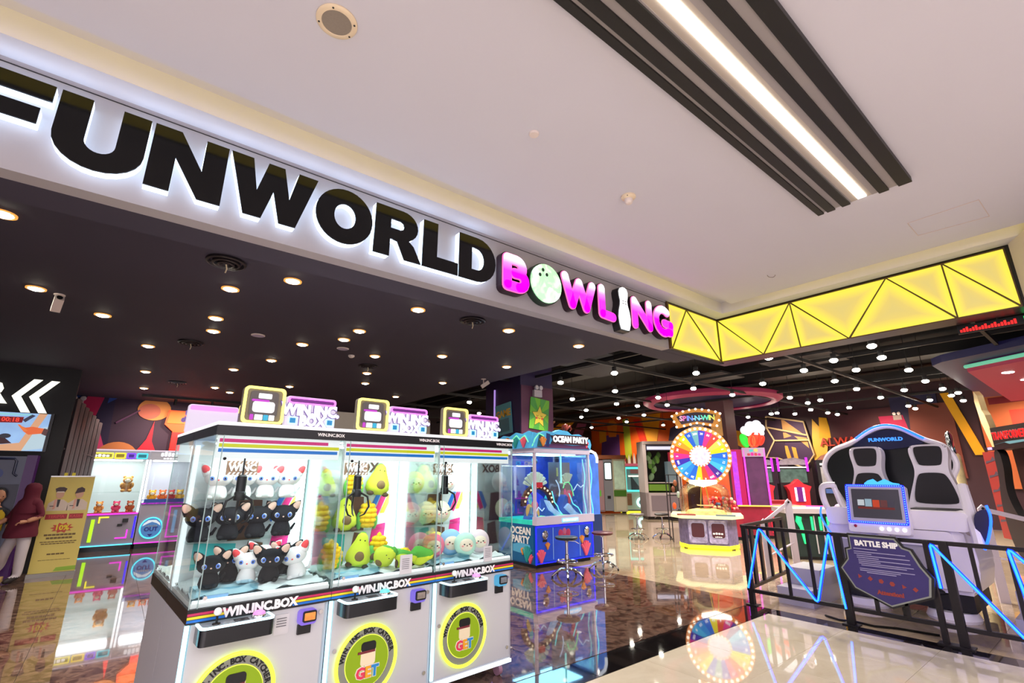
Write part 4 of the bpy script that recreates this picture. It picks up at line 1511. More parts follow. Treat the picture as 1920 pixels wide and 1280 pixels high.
G().box(-.3, 0, 0, .42, .38, 1.90).build('cabinet', mt('cabinet_grey', (96, 104, 130), .4), t)
G().box(.42, .0, 0, .55, .38, 1.92).build('side_panel', mt('violet_panel', (110, 40, 140), .4, e=.08), t)
G().box(-.3, -.012, .9, .41, -.001, 1.45).build('lower_panel', mt('navy_panel', (30, 34, 60), .4), t)
G().box(-.28, -.02, 1.50, -.02, -.001, 1.85).build('screen', mt('screen_cream', (206, 196, 170), .3, e=.3), t)
G().tube([(.05, -.02, 1.86), (.28, -.02, 1.86), (.31, -.02, 1.82), (.31, -.02, 1.62), (.36, -.02, 1.58)], .018, 8).build('tube_trim', mt('navy_tube', (24, 34, 70), .3), t)
G().prism(ell(.12, 1.62, .07, .08, 20), 'y', -.006, .0).build('round_mark', mt('blue_mark', (60, 80, 150), .4), t)
t = thing('wooden_step', 'pale wooden step at the left edge by the walking figure', 'step', (-1.62, 10.88, 0))
G().box(0, 0, .03, .55, .3, .10).build('board', mt('pale_wood', (206, 170, 110), .5, noise=.12, scale=5), t)
for x in (.03, .47):
    G().box(x, .04, 0, x + .05, .26, .03).build('runner', mt('wood_dark', (120, 92, 60), .6), t)
t = thing('pleated_curtain', 'grey pleated folding curtain beside the dark chevron wall', 'curtain', (-.80, 12.13, 0))
PLE = mt('grey_pleat', (92, 82, 88), .7, noise=.06, scale=4)
for k in range(7):
    x, y = .0 + k * .055, k * .24
    G().prism([(x, y), (x + .035, y - .05), (x + .07, y + .04), (x + .085, y + .24), (x + .04, y + .22)], 'z', 0, 2.98 - k * .05).build('pleat', PLE, t)
G().tube([(.0, -.04, 2.06), (.2, .8, 2.02), (.38, 1.4, 1.96)], .02, 6).build('binding_rail', PLE, t)
t = thing('emergency_light', 'twin headed emergency light above the pleated curtain', 'emergency light', (-1.0, 15.96, 3.36))
G().box(-.10, -.07, -.12, .10, .03, .02).build('box', mt('grey_box', (180, 170, 176), .5), t)
for q in (-.07, .07):
    c = G().lathe([(0, .0), (.055, .01), (.06, .05), (.05, .06), (0, .062)], n=16).build('lamp_head', mt('lamp_head_grey', (206, 200, 206), .35, .3), t)
    c.rotation_euler = (PI / 2, 0, 0)
    c.location = (q * 1.2, -.02, .07)
# ------------------------------------------------------------------ roll-up banner
BAN = mt('banner_yellow', (226, 208, 116), .6, noise=.06, scale=3)
t = thing('roll_up_banner', 'yellow roll up banner with two uniformed officials and 10% burst', 'banner', (-.83, 11.45, 0))
BW = .575
b = G().box(0, 0, .06, BW, .006, 1.575).build('banner_sheet', BAN, t)
G().prism([(-.01, -.05), (BW + .01, -.05), (BW + .01, .06), (-.01, .06)], 'z', 0.0, .06).build('base', mt('banner_base', (120, 116, 108), .35, .7), t)
G().box(0, -.006, 1.565, BW, .012, 1.585).build('top_rail', mt('rail_alu', (190, 190, 186), .35, .8), t)
G().cyl((BW / 2, .03, .05), (BW / 2, .03, 1.57), .01, n=8).build('pole', MATS['rail_alu'], t)
for x in (.16, .26):
    G().box(x, -.004, 1.585, x + .045, .008, 1.635).build('hanger', mt('hanger_yellow', (240, 226, 40), .5), t)
CAP, UNI, TIE, FSK = (60, 34, 36), (222, 206, 190), (30, 26, 30), (216, 170, 140)
for cx, sc, cap in ((.17, 1.0, 'peaked'), (.42, .95, 'side')):
    pic(b, [(cx - .13, 1.02), (cx + .13, 1.02), (cx + .125, 1.14), (cx + .05, 1.2), (cx - .05, 1.2), (cx - .125, 1.14)], UNI, -.003, 0, 'printed_uniform')
    pic(b, [(cx - .02, 1.2), (cx + .02, 1.2), (cx + .012, 1.08), (cx - .012, 1.08)], TIE, -.005, 0, 'printed_tie')
    pic(b, [(cx - .055, 1.2), (cx - .02, 1.22), (cx - .03, 1.05), (cx - .06, 1.04)], (226, 170, 150), -.0045, 0, 'printed_sash')
    pic(b, ell(cx, 1.285, .052, .07, 18), FSK, -.006, 0, 'printed_face')
    if cap == 'peaked':
        pic(b, [(cx - .055, 1.315), (cx + .055, 1.315), (cx + .075, 1.375), (cx + .03, 1.40), (cx - .03, 1.40), (cx - .075, 1.375)], CAP, -.007, 0, 'printed_cap')
        pic(b, [(cx - .052, 1.31), (cx + .052, 1.31), (cx + .045, 1.33), (cx - .045, 1.33)], (230, 220, 200), -.008, 0, 'printed_cap_band')
    else:
        pic(b, [(cx - .065, 1.29), (cx + .06, 1.32), (cx + .055, 1.37), (cx + .01, 1.40), (cx - .045, 1.375)], CAP, -.007, 0, 'printed_cap')
    pic(b, [(cx - .1, 1.09), (cx - .05, 1.09), (cx - .05, 1.1), (cx - .1, 1.1)], TIE, -.005, 0, 'printed_badge')
pic(b, [(.02, .975), (BW - .05, .975), (BW - .05, 1.02), (.02, 1.02)], (216, 200, 110), -.003, 0, 'printed_strip')
for x0, x1 in ((.05, .32), (.345, .525)):
    pic(b, [(x0, .885), (x1, .885), (x1, .965), (x0, .965)], (170, 40, 50), -.004, 0, 'printed_red_bar')
txt('TERIMA', .06, mt('bar_text', (220, 90, 90), .6), b, (.185, -.006, .925), .001)
txt('KASIH', .06, MATS['bar_text'], b, (.435, -.006, .925), .001)
star = [(.29 + (.15 if k % 2 == 0 else .10) * math.cos(R(k * 18)), .745 + (.085 if k % 2 == 0 else .055) * math.sin(R(k * 18))) for k in range(20)]
pic(b, star, (196, 70, 50), -.004, 0, 'printed_burst')
txt('10%', .11, mt('burst_text', (240, 220, 60), .6), b, (.29, -.007, .745), .001, off=.004)
for k, (z, w, h) in enumerate(((.625, .40, .028), (.575, .33, .028), (.525, .46, .014), (.495, .42, .014), (.33, .22, .022), (.25, .4, .006))):
    nseg = max(3, int(w / .045))
    for q in range(nseg):
        x = BW / 2 - w / 2 + q * w / nseg
        pic(b, [(x, z), (x + w / nseg * .86, z), (x + w / nseg * .86, z + h), (x, z + h)], (110, 88, 40), -.003, 0, 'printed_word')
pic(b, [(.30, .075), (BW, .075), (BW, .14), (.33, .13)], (150, 190, 60), -.003, 0, 'printed_green_corner')

# ------------------------------------------------------------------ back-left claw machines
PMAG = mt('magenta_led', (240, 60, 220), .4, e=1.3)
PLINTH = mt('plinth_dark', (22, 26, 40), .2)


def back_machine(name, label, x0, w, z_bed, h, kind):
    t = thing(name, label, 'claw machine', (x0, 14.35, 0))
    G().box(0, .02, .11, w, .95, z_bed).build('cabinet', mt('pale_lilac_panel', (176, 170, 190), .35), t)
    G().box(.02, .05, 0, w - .02, .93, .11).build('plinth', PLINTH, t)
    G().box(0, .0, .105, w, .02, .125).build('bottom_light', CYAN if kind == 1 else PMAG, t)
    G().box(0, .0, z_bed - .03, w, .02, z_bed).build('bed_light', PMAG, t)
    G().box(0.0, .90, z_bed, w, .95, h - .19).build('back_panel', mt('back_teal_glow', (226, 240, 238), .5, e=.5) if kind == 1 else mt('back_lilac_glow', (230, 230, 246), .5, e=.5), t)  # panel given its own glow to whiten the machine interior
    for x in (0, w - .04):
        G().box(x, .0, z_bed, x + .04, .04, h - .19).build('corner_light', mt('corner_led', (240, 250, 255), .4, e=1.8), t)
    G().box(.04, .01, z_bed, w - .04, .016, h - .19).build('front_glass', GLASS, t)
    G().box(.002, .04, z_bed, .008, .9, h - .19).build('side_glass', GLASS, t)
    G().box(w - .008, .04, z_bed, w - .002, .9, h - .19).build('side_glass', GLASS, t)
    G().box(0, .0, h - .19, w, .95, h).build('header', mt('header_white', (226, 220, 230), .4, e=.3), t)
    G().box(-.01, -.02, h, w + .01, .96, h + .03).build('top_cap', mt('cap_pink_white', (244, 226, 244), .4, e=.7), t)
    G().box(.1, .2, h - .21, w - .1, .7, h - .195).build('ceiling_light', mt('back_machine_light', (250, 252, 255), .4, e=14.0), t)
    return t


BK1 = back_machine('claw_machine', 'white claw machine with four coloured neon boxes on its header, far left', -.665, 1.235, .78, 1.93 + .2, 1)
for x0, x1, c in ((.18, .58, (255, 240, 70)), (.60, .80, (250, 220, 30)), (.82, .98, (120, 60, 250)), (1.0, 1.21, (60, 210, 230))):
    c2 = G().ring(rr(x0, 1.955, x1, 2.085, .02), rr(x0 + .025, 1.98, x1 - .025, 2.06, .01), 'y', -.02, 0).build('neon_box', mt('neon_%d_%d_%d' % c, c, .4, e=1.3), BK1)
    G().box(x0 + .03, -.004, 1.985, x1 - .03, -.001, 2.055).build('neon_box_fill', mt('fill_%d_%d_%d' % c, tuple(int(q * .7) for q in c), .4, e=.5), c2)
blur_word(BK1, .24, 1.99, .28, .06, 4, [WHTE], -.012)
for pts, m in (([(.55, 0, .68), (.55, 0, .62), (.75, 0, .68), (.75, 0, .65)], None),):
    pass
G().box(.56, .008, .58, .585, .019, .71).build('corner_mark', mt('yellow_led', (250, 240, 60), .4, e=1.3), BK1)
G().box(.56, .008, .685, .73, .019, .71).build('corner_mark', MATS['yellow_led'], BK1)
G().box(1.08, .008, .24, 1.105, .019, .42).build('corner_mark', PMAG, BK1)
G().box(.90, .008, .24, 1.105, .019, .265).build('corner_mark', PMAG, BK1)
G().box(1.185, .008, .24, 1.22, .019, .70).build('edge_light', mt('indigo_led', (60, 40, 250), .4, e=1.3), BK1)
G().box(.44, .008, .2, .50, .019, .66).build('edge_light', mt('lime_led', (190, 255, 40), .4, e=1.1), BK1)
G().box(.98, -.02, .58, 1.08, .019, .66).build('card_reader', BLKP, BK1)
G().box(.90, .006, .5, .99, .019, .55).build('card_slot', BLKP, BK1)
G().box(.3, .004, .765, 1.2, .025, .80).build('red_lip', mt('red_lip', (230, 60, 90), .4, e=.35), BK1)
BK2 = back_machine('claw_machine', 'pale lilac claw machine with a round blue badge beside the first one', .59, .90, .98, 2.13, 2)
e = G().prism(ell(.27, .43, .2, .215, 32), 'y', .004, .02).build('badge', mt('badge_blue', (90, 150, 220), .4, e=.5), BK2)
G().torus((.27, .005, .43), .205, .014, n=36, m=6, rz=.22).build('badge_neon', mt('badge_cyan', (80, 230, 250), .4, e=1.5), e)
G().prism([(.10, .47), (.20, .53), (.27, .56), (.36, .53), (.44, .47), (.42, .53), (.34, .6), (.2, .6), (.12, .53)], 'y', .001, .004).build('badge_cloud', mt('badge_white', (236, 246, 255), .5, e=.7), e)
txt('OUT', .12, mt('badge_letters', (60, 70, 160), .5), e, (.27, -.001, .40), .002, off=.006)
blur_word(e, .16, .455, .22, .04, 6, [mt('badge_faint', (150, 170, 200), .5)], -.002)
G().prism([(.22, .30), (.32, .30), (.27, .24)], 'y', .0, .005).build('badge_arrow', mt('badge_indigo', (60, 50, 160), .5), e)
g = G()
g.ring([(.56, .20), (.86, .20), (.86, .90), (.56, .90)], [(.585, .225), (.835, .225), (.835, .875), (.585, .875)], 'y', .004, .02)
g.build('door_light', PMAG, BK2)
G().box(.66, .006, .30, .72, .02, .80).build('door_strip', mt('pale_blue_led', (150, 190, 240), .4, e=.7), BK2)
blur_word(BK2, .20, 2.02, .55, .11, 8, [WHTE], -.012)
blur_word(BK2, .26, 1.955, .30, .04, 5, [WHTE], -.008)
G().box(.62, -.02, 1.95, .88, -.004, 2.02).build('neon_box', YEL_NEON, BK2)
G().box(.0, .0, .95, .90, .02, 1.06).build('blue_lip', mt('blue_lip', (50, 90, 180), .4, e=.3), BK2)
# soft toys in them
HONEY = mt('honey_plush', (206, 150, 80), .95, bump=.3, scale=60)


def bear(label, m, x, y, z, s):
    t = thing('plush_bear', label, 'plush toy', (x, y, z), 0, 'soft toys in the far left claw machines')
    G().sph((0, 0, .09), (.085, .07, .09), 14, 10).build('body', m, t, smooth=180)
    h = G().sph((0, -.015, .21), (.075, .065, .065), 14, 10).build('head', m, t, smooth=180)
    G().sph((0, -.07, .2), (.045, .02, .035), 10, 7).build('muzzle', FACE_C, h, smooth=180)
    for q in (-1, 1):
        G().sph((q * .055, 0, .265), (.025, .015, .025), 8, 6).build('ear', m, h, smooth=180)
        G().sph((q * .03, -.075, .225), .007, 6, 5).build('eye', EYEK, h)
        G().sph((q * .075, -.04, .12), (.03, .04, .05), 8, 6).build('arm', m, t, smooth=180)
        G().sph((q * .05, -.07, .025), (.035, .05, .028), 8, 6).build('leg', m, t, smooth=180)
    t.scale = (s, s, s)
    return t


bear('large honey coloured plush bear hanging in the white claw machine', HONEY, .27, 14.75, 1.22, 1.25)
G().box(-.2, 14.62, 1.19, .52, 15.1, 1.215).build('display_shelf', GLASS, None) if False else None
sh = G().box(.03, .30, .0, 1.2, .85, .012)
sh = sh.build('display_shelf', GLASS, BK1, loc=(0, 0, 1.205))
for k, (c, x) in enumerate((((230, 70, 60), -.45), ((240, 150, 60), -.15), ((236, 60, 110), .15), ((206, 90, 50), .40))):
    bear(('red', 'orange', 'pink', 'rust brown')[k] + ' plush bear on the bed of the white claw machine', mt('bear_%d_%d' % (c[0], c[1]), c, .95), x, 14.65, .785, .85)
for k, (c, x) in enumerate((((240, 170, 40), .78), ((226, 110, 50), .98), ((200, 50, 50), 1.15), ((244, 190, 60), 1.33))):
    bear(('amber', 'copper', 'crimson', 'golden')[k] + ' plush bear on the bed of the lilac claw machine', mt('bear_%d_%d' % (c[0], c[1]), c, .95), x, 14.70, .985, .95)
# ------------------------------------------------------------------ dark pillar with posters and lamps
PILM = mt('pillar_indigo', (44, 32, 70), .5, noise=.2, scale=1.5)
g = G()
g.box(6.95, 8.40, 0, 7.95, 9.75, 4.62)
pil = struct(g.build('pillar', PILM))
G().box(6.962, 8.385, 0, 7.95, 8.40, 3.6).build('plum_face', mt('pillar_plum', (84, 38, 66), .5, noise=.2, scale=2), pil)
G().box(6.92, 9.35, 2.6, 6.95, 9.38, 3.6).build('light_strip', mt('lilac_led', (190, 150, 240), .4, e=.8), pil)
t = thing('star_poster', 'green poster of a smiling yellow star hanging on the dark pillar', 'poster', (7.50, 8.36, 2.96), 0)
t.rotation_euler = (0, R(5), 0)
b = G().box(-.30, 0, -.36, .28, .02, .36).build('poster_board', mt('poster_green', (110, 180, 50), .6), t)
for k in range(10):
    a0, a1 = R(36 * k), R(36 * k + 18)
    pts = [(0, 0)] + [(max(-.30, min(.28, .6 * math.cos(a))), max(-.36, min(.36, .6 * math.sin(a)))) for a in (a0, (a0 + a1) / 2, a1)]
    pic(b, pts, (70, 150, 60), -.002, 0, 'printed_ray')
st = [((.23 if k % 2 == 0 else .115) * math.cos(R(90 + k * 36)) - .01, -.06 + (.25 if k % 2 == 0 else .125) * math.sin(R(90 + k * 36))) for k in range(10)]
pic(b, [(x * 1.08 + .001, (z + .06) * 1.08 - .06) for x, z in st], (60, 50, 30), -.004, 0, 'printed_outline')
pic(b, st, (236, 206, 70), -.006, 0, 'printed_star')
for q in (-1, 1):
    pic(b, ell(-.01 + q * .085, -.10, .032, .028, 14), (206, 80, 60), -.008, 0, 'printed_cheek')
    G().tube([(-.01 + q * .065 + .026 * math.cos(R(a)), -.008, -.03 + .026 * math.sin(R(a))) for a in range(180, 361, 30)], .005, 5).build('printed_eye', BLKP, b)
G().tube([(-.01 + .028 * math.cos(R(a)), -.008, -.085 + .026 * math.sin(R(a))) for a in range(180, 361, 30)], .005, 5).build('printed_smile', BLKP, b)
t = thing('game_poster', 'blue green poster lettered GAME leaning on the left side of the pillar', 'poster', (6.915, 8.98, 2.86), -PI / 2)
t.rotation_euler = (0, R(-6), -PI / 2)
b = G().box(-.30, 0, -.36, .30, .02, .36).build('poster_board', mt('poster_teal', (96, 164, 172), .6), t)
txt('GAME', .22, mt('poster_amber', (226, 176, 60), .6), b, (0, -.004, .12), .002, off=.008, sx=.95)
pic(b, [(-.22, -.3), (.2, -.3), (.2, .0), (-.22, .0)], (70, 120, 130), -.003, 0, 'printed_panel')


def emergency(name, label, loc, rz):
    t = thing(name, label, 'emergency light', loc, rz)
    G().box(-.12, 0, -.11, .12, .07, .05).build('box', mt('grey_box', (180, 170, 176), .5), t)
    for q in (-.065, .065):
        c = G().lathe([(0, 0), (.04, .01), (.055, .06), (.05, .075), (0, .078)], n=18).build('lamp_head', MATS['lamp_head_grey'], t)
        c.rotation_euler = (PI / 2, 0, 0)
        c.location = (q, .04, .105)
        G().cyl((q, .05, .04), (q, .05, .09), .012, n=8).build('stem', GREYD, t)
    return t


emergency('emergency_light', 'twin headed emergency light on the dark pillar above the star poster', (7.42, 8.31, 3.46), 0)
emergency('emergency_light', 'twin headed emergency light on the far right wall', (20.9, 4.75, 3.55), -PI / 2)

# ------------------------------------------------------------------ blue ocean coin machine
OW, OD = 1.50, 1.08
t = thing('coin_pusher', 'blue ocean themed coin machine under a sea themed header', 'arcade machine', (6.08, 6.95, 0))
OBLUE = mt('ocean_blue', (10, 84, 160), .35, noise=.25, scale=2.5)
G().box(0, 0, .06, OW, OD, .72).build('cabinet', OBLUE, t)
G().box(.04, .04, 0, OW - .04, OD - .04, .06).build('plinth', BLKP, t)
G().box(0.03, -.012, .10, OW - .03, -.001, .68).build('front_door', mt('ocean_front', (16, 66, 190), .35, e=.25, noise=.3, scale=3), t)
DEEP = mt('deep_blue_led', (24, 30, 255), .4, e=2.2)
LILW = mt('lilac_white_panel', (206, 200, 226), .3)
for pts in ([(0, 0), (0, .0)],):
    pass
for z0, z1, x0, x1, n in ((.675, .70, 0, OW, 'front_light'), (.06, .69, -.004, .02, 'edge_light'), (.06, .69, OW - .02, OW + .004, 'edge_light'), (.07, .085, .02, OW - .02, 'front_light')):
    G().box(x0, -.02, z0, x1, -.011, z1).build(n, DEEP, t)
for x in (.42, 1.12):
    G().box(x, -.018, .12, x + .012, -.011, .66).build('door_seam', mt('pale_line', (140, 180, 240), .4, e=.5), t)
for x in (.22, 1.32):
    c = G().lathe([(.07, 0), (.075, .02), (.05, .035), (.045, .02), (0, .02)], n=24).build('coin_chute', CHROME, t)
    c.rotation_euler = (PI / 2, 0, 0)
    c.location = (x, -.012, .55)
    G().box(x - .05, -.02, .43, x + .05, -.011, .47).build('coin_slot', BLKP, t)
for x, z, c, r in ((.62, .55, (230, 60, 120), .06), (.72, .58, (240, 120, 170), .05), (.82, .55, (230, 60, 120), .06), (.72, .48, (240, 60, 60), .055)):
    G().sph((x, -.015, z), (r, .012, r * 1.2), 12, 8).build('flower_relief', mt('flower_%d_%d' % c[:2], c, .5, e=.2), t)
CORAL = [mt('coral_pink', (226, 90, 120), .6), mt('coral_teal', (30, 150, 150), .6), mt('coral_amber', (220, 140, 60), .6)]


def coral(parent, x, y, z, m, s, ax='y'):
    g = G()
    for k in range(5):
        a = R(50 + 20 * k)
        dx, dz = math.cos(a) * .14 * s, math.sin(a) * .2 * s
        p = [(x, y, z), (x + dx * .5, y, z + dz * .6), (x + dx, y, z + dz)]
        if ax == 'x':
            p = [(x, y, z), (x, y - dx * .5, z + dz * .6), (x, y - dx, z + dz)]
        g.tube(p, [.022 * s, .026 * s, .018 * s], 6)
    g.build('coral', m, parent, smooth=60)


coral(t, .12, -.02, .09, CORAL[0], 1.1)
coral(t, 1.28, -.02, .12, CORAL[0], 1.3)
coral(t, 1.18, -.02, .34, CORAL[2], .7)
coral(t, .28, -.02, .30, CORAL[2], .6)
sd = G().box(-.012, .03, .08, -.001, OD - .03, .70).build('side_art', mt('side_art_blue', (12, 96, 150), .4, noise=.3, scale=2), t)
txt('OCEAN', .17, WHT, sd, (-.015, .40, .60), .002, off=.007, rot=(0, 0, -PI / 2))
txt('PARTY', .17, WHT, sd, (-.015, .40, .45), .002, off=.007, rot=(0, 0, -PI / 2))
pic(sd, [(.62, .24), (.36, .22), (.10, .30), (.14, .38), (.40, .40), (.62, .36)], (90, 180, 226), -.016, 0, 'printed_wave', 'x')
coral(sd, -.016, .2, .10, CORAL[1], 1.3, 'x')
coral(sd, -.016, .12, .08, CORAL[0], .8, 'x')
coral(sd, -.016, .33, .20, CORAL[2], .6, 'x')
# lip, glass case
G().box(-.01, -.06, .72, OW + .01, .06, .86).build('front_lip', LILW, t)
c = G().box(.62, -.068, .745, 1.05, -.059, .815).build('lit_name', mt('name_blue_led', (110, 200, 255), .4, e=1.6), t)
txt('OCEAN PARTY', .06, WHTE, c, (.835, -.071, .78), .002, off=.004)
G().box(0, .06, .72, OW, OD, .80).build('deck', mt('deck_green_glow', (40, 190, 170), .4, e=.45, noise=.4, scale=4), t)  # deck also glows to lighten the case
for x in (.0, OW - .045):
    G().box(x, 0, .86, x + .045, .05, 2.0).build('post', LILW, t)
    G().box(x, OD - .05, .80, x + .045, OD, 2.0).build('post', LILW, t)
G().box(.02, OD - .04, .80, OW - .02, OD - .02, 2.0).build('back_panel', mt('ocean_back', (24, 44, 130), .4, e=.2, noise=.8, scale=5), t)
G().box(.045, .01, .86, OW - .045, .016, 2.0).build('front_glass', GLASS, t)
G().box(.01, .05, .86, .016, OD - .05, 2.0).build('side_glass', GLASS, t)
G().box(OW - .016, .05, .86, OW - .01, OD - .05, 2.0).build('side_glass', GLASS, t)
G().box(-.01, -.01, 2.0, OW + .01, OD, 2.09).build('top_frame', LILW, t)
G().box(.2, .2, 1.985, OW - .2, .9, 1.998).build('ceiling_light', mt('ocean_light', (150, 220, 255), .4, e=9.0), t)
G().box(.70, .02, 1.45, .725, .04, 1.99).build('light_tube', mt('aqua_led', (150, 250, 250), .4, e=1.6), t)
# arch with round lamps, shell fan, rocks, waves
A = G().ring([(.36 + .40 * math.cos(R(a)), 1.10 + .34 * math.sin(R(a))) for a in range(0, 181, 12)] + [(-.0, 1.05), (.72, 1.05)],
             [(.36 + .30 * math.cos(R(a)), 1.09 + .25 * math.sin(R(a))) for a in range(0, 181, 12)] + [(.08, 1.05), (.64, 1.05)], 'y', .35, .42) if False else None
g = G()
P = [(.42 + .40 * math.cos(R(a)), 1.06 + .36 * math.sin(R(a))) for a in range(-5, 186, 10)] + [(.42 + .31 * math.cos(R(a)), 1.06 + .27 * math.sin(R(a))) for a in range(185, -6, -10)]
arch = g.prism(P, 'y', .36, .44).build('coin_arch', mt('arch_brown', (120, 60, 40), .4, e=.1), t)
for a in range(5, 180, 15):
    G().sph((.42 + .355 * math.cos(R(a)), .355, 1.06 + .315 * math.sin(R(a))), .02, 8, 6).build('arch_lamp', mt('arch_lamp', (255, 230, 190), .3, e=1.5), arch)
fan = G()
for k in range(9):
    a = R(20 + k * 17.5)
    fan.tube([(.42 + .1 * math.cos(a), .46, 1.34 + .1 * math.sin(a)), (.42 + .30 * math.cos(a), .46, 1.36 + .30 * math.sin(a))], [.012, .038], 8)
fan.build('shell_fan', mt('shell_white', (226, 240, 220), .4, e=.5), t)
G().prism(rr(.36, 1.36, .50, 1.46, .02), 'y', .33, .37).build('red_sign', mt('red_sign', (230, 40, 60), .4, e=.5), arch)
G().prism([(.14, 1.06), (.20, 1.18), (.30, 1.24), (.42, 1.30), (.54, 1.24), (.64, 1.18), (.70, 1.06)], 'y', .48, .54).build('blue_screen', mt('blue_screen', (40, 60, 210), .3, e=.7, noise=.5, scale=6), t)
ROCK = mt('rock_blue', (60, 100, 190), .4, e=.25, noise=.4, scale=5)
for pts in ([(.05, .80), (.30, .80), (.22, .96), (.12, 1.02)], [(.46, .80), (.70, .80), (.60, 1.0), (.50, 1.16)], [(.84, .80), (1.2, .80), (1.12, 1.1), (1.02, 1.22), (.92, 1.05)], [(1.15, .80), (1.45, .80), (1.42, .95), (1.3, 1.08)]):
    G().prism(pts, 'y', .22, .40).build('rock', ROCK, t)
G().prism([(1.08, .95), (1.2, 1.25), (1.14, 1.3), (1.06, 1.18)], 'y', .20, .30).build('coral_fan', CORAL[0], t)
for m, loops in ((mt('cyan_neon_line', (110, 240, 250), .4, e=1.6), ([(.05, 1.9), (.1, 1.6), (.04, 1.4), (.1, 1.1), (.06, .9)], [(.5, 1.3), (.56, 1.1), (.66, 1.02), (.7, .95), (.82, .86)], [(1.0, 1.25), (1.08, 1.05), (1.2, .98), (1.3, .86)])),
                 (mt('green_neon_line', (130, 250, 170), .4, e=1.2), ([(.86, 1.35), (.9, 1.45), (1.0, 1.46), (1.06, 1.38), (1.1, 1.2)], [(.55, .84), (.8, .86), (1.0, .84)], [(.1, .83), (.25, .86), (.4, .84)])),
                 (mt('blue_white_neon_line', (190, 220, 255), .4, e=1.2), ([(.62, 1.5), (.7, 1.42), (.75, 1.3), (.72, 1.2)], [(1.1, 1.3), (1.2, 1.42), (1.3, 1.36), (1.4, 1.4)], [(.15, .95), (.2, 1.02), (.28, .95), (.33, 1.0)]))):
    for lp in loops:
        G().tube([(x, .10 + .03 * math.sin(9 * x), z) for x, z in lp], .011, 6).build('neon_line', m, t)
for pts in ([(.40, 1.14), (.50, 1.12), (.62, .98), (.86, .85), (.72, .84), (.52, .95)], [(.92, .98), (1.02, 1.06), (1.2, .90), (1.36, .83), (1.14, .83)]):
    G().prism(pts, 'y', .14, .20).build('glow_stream', mt('stream_pale_glow', (150, 180, 240), .3, e=.8, noise=.5, scale=9), t, smooth=0)  # pale glowing prisms added to lighten the case
random.seed(5)
for k in range(26):
    c = ((60, 220, 240), (240, 110, 170), (140, 110, 250), (90, 250, 170), (250, 200, 110), (70, 120, 250))[k % 6]
    x, z = .08 + 1.34 * random.random(), .83 + .45 * random.random() ** 2
    r = .03 + .05 * random.random()
    G().sph((x, .25 + .45 * random.random(), z), (r, r * .6, r * (1 + 1.2 * random.random())), 9, 7).build('glow_blob', mt('glow_blob_%d' % (k % 6), c, .4, e=.55), t)  # random lit blobs added to fill and brighten the case
G().box(.78, .45, .95, 1.38, .47, 1.85).build('mirror_panel', mt('grey_mirror', (160, 160, 176), .12, .7), t)
fan = G()
for k in range(6):
    a = R(60 + k * 22)
    fan.tube([(1.28 + .06 * math.cos(a), .42, 1.40 + .06 * math.sin(a)), (1.28 + .22 * math.cos(a), .42, 1.42 + .22 * math.sin(a))], [.01, .03], 8)
fan.build('shell_fan', MATS['shell_white'], t)
g = G()
g.sph((.50, .60, 1.70), (.06, .05, .10), 10, 8)
g.sph((.53, .58, 1.86), (.05, .05, .055), 10, 8)
g.tube([(.50, .6, 1.62), (.56, .58, 1.52), (.60, .58, 1.42)], [.04, .03, .02], 8)
tag(g.build('diver_figure', mt('diver_dark', (30, 40, 60), .5), t, smooth=60), kind='stuff')
# header
P = [(-.02, 2.09), (OW + .02, 2.09), (OW + .06, 2.20), (OW + .02, 2.30), (OW - .15, 2.34), (OW - .3, 2.40), (OW - .5, 2.37), (OW - .62, 2.44), (OW - .85, 2.46), (.5, 2.40), (.3, 2.42), (.1, 2.36), (-.02, 2.38), (-.06, 2.25)]
hd = G().prism(P, 'y', -.02, .10).build('header', mt('header_sea', (70, 160, 210), .4, e=.35, noise=.4, scale=4), t)
pic(hd, [(.02, 2.10), (OW, 2.10), (OW - .1, 2.19), (1.0, 2.16), (.6, 2.19), (.2, 2.16)], (120, 70, 130), -.026, .25, 'printed_reef')
pic(hd, [(.05, 2.12), (.2, 2.12), (.22, 2.32), (.12, 2.36)], (20, 120, 130), -.027, .25, 'printed_weed')
pic(hd, [(.28, 2.12), (.36, 2.12), (.40, 2.36), (.30, 2.38)], (20, 60, 140), -.027, .25, 'printed_weed')
RB = mt('ribbon_maroon', (50, 20, 36), .4)
G().prism([(.40, 2.18), (1.44, 2.18), (1.40, 2.24), (1.46, 2.33), (1.36, 2.33), (1.34, 2.36), (.52, 2.36), (.50, 2.34), (.40, 2.34), (.46, 2.26)], 'y', -.05, -.02).build('ribbon', RB, hd)
txt('OCEAN PARTY', .155, WHTE, hd, (.93, -.056, 2.268), .004, off=.009, sx=.93)
fg = G()
fg.sph((.85, -.0, 2.52), (.06, .05, .07), 10, 8)
for q in (-1, 1):
    fg.tube([(.85 + q * .04, -.01, 2.5), (.85 + q * .10, -.02, 2.55), (.85 + q * .13, -.02, 2.49), (.85 + q * .1, -.02, 2.45)], [.02, .018, .015, .01], 6)
tag(fg.build('figurine', mt('figurine_red', (140, 50, 40), .6), t, smooth=60), kind='stuff')
hs = G().prism([(.02, 2.09), (1.05, 2.09), (1.05, 2.30), (.9, 2.36), (.7, 2.33), (.5, 2.40), (.3, 2.36), (.12, 2.41), (.02, 2.38)], 'x', -.04, .0).build('header_side', MATS['header_sea'], t)
for yy, mm in ((.25, 0), (.5, 1), (.75, 2)):
    coral(hs, -.05, yy, 2.11, CORAL[mm], 1.0, 'x')
G().tube([(-.06, .1, 2.2), (-.06, .2, 2.33), (-.06, .35, 2.26), (-.06, .45, 2.34), (-.06, .6, 2.25)], .010, 6).build('neon_line', MATS['green_neon_line'], hs)
coral(hd, .2, -.03, 2.13, CORAL[2], .9)
coral(hd, 1.4, -.03, 2.13, CORAL[0], .7)
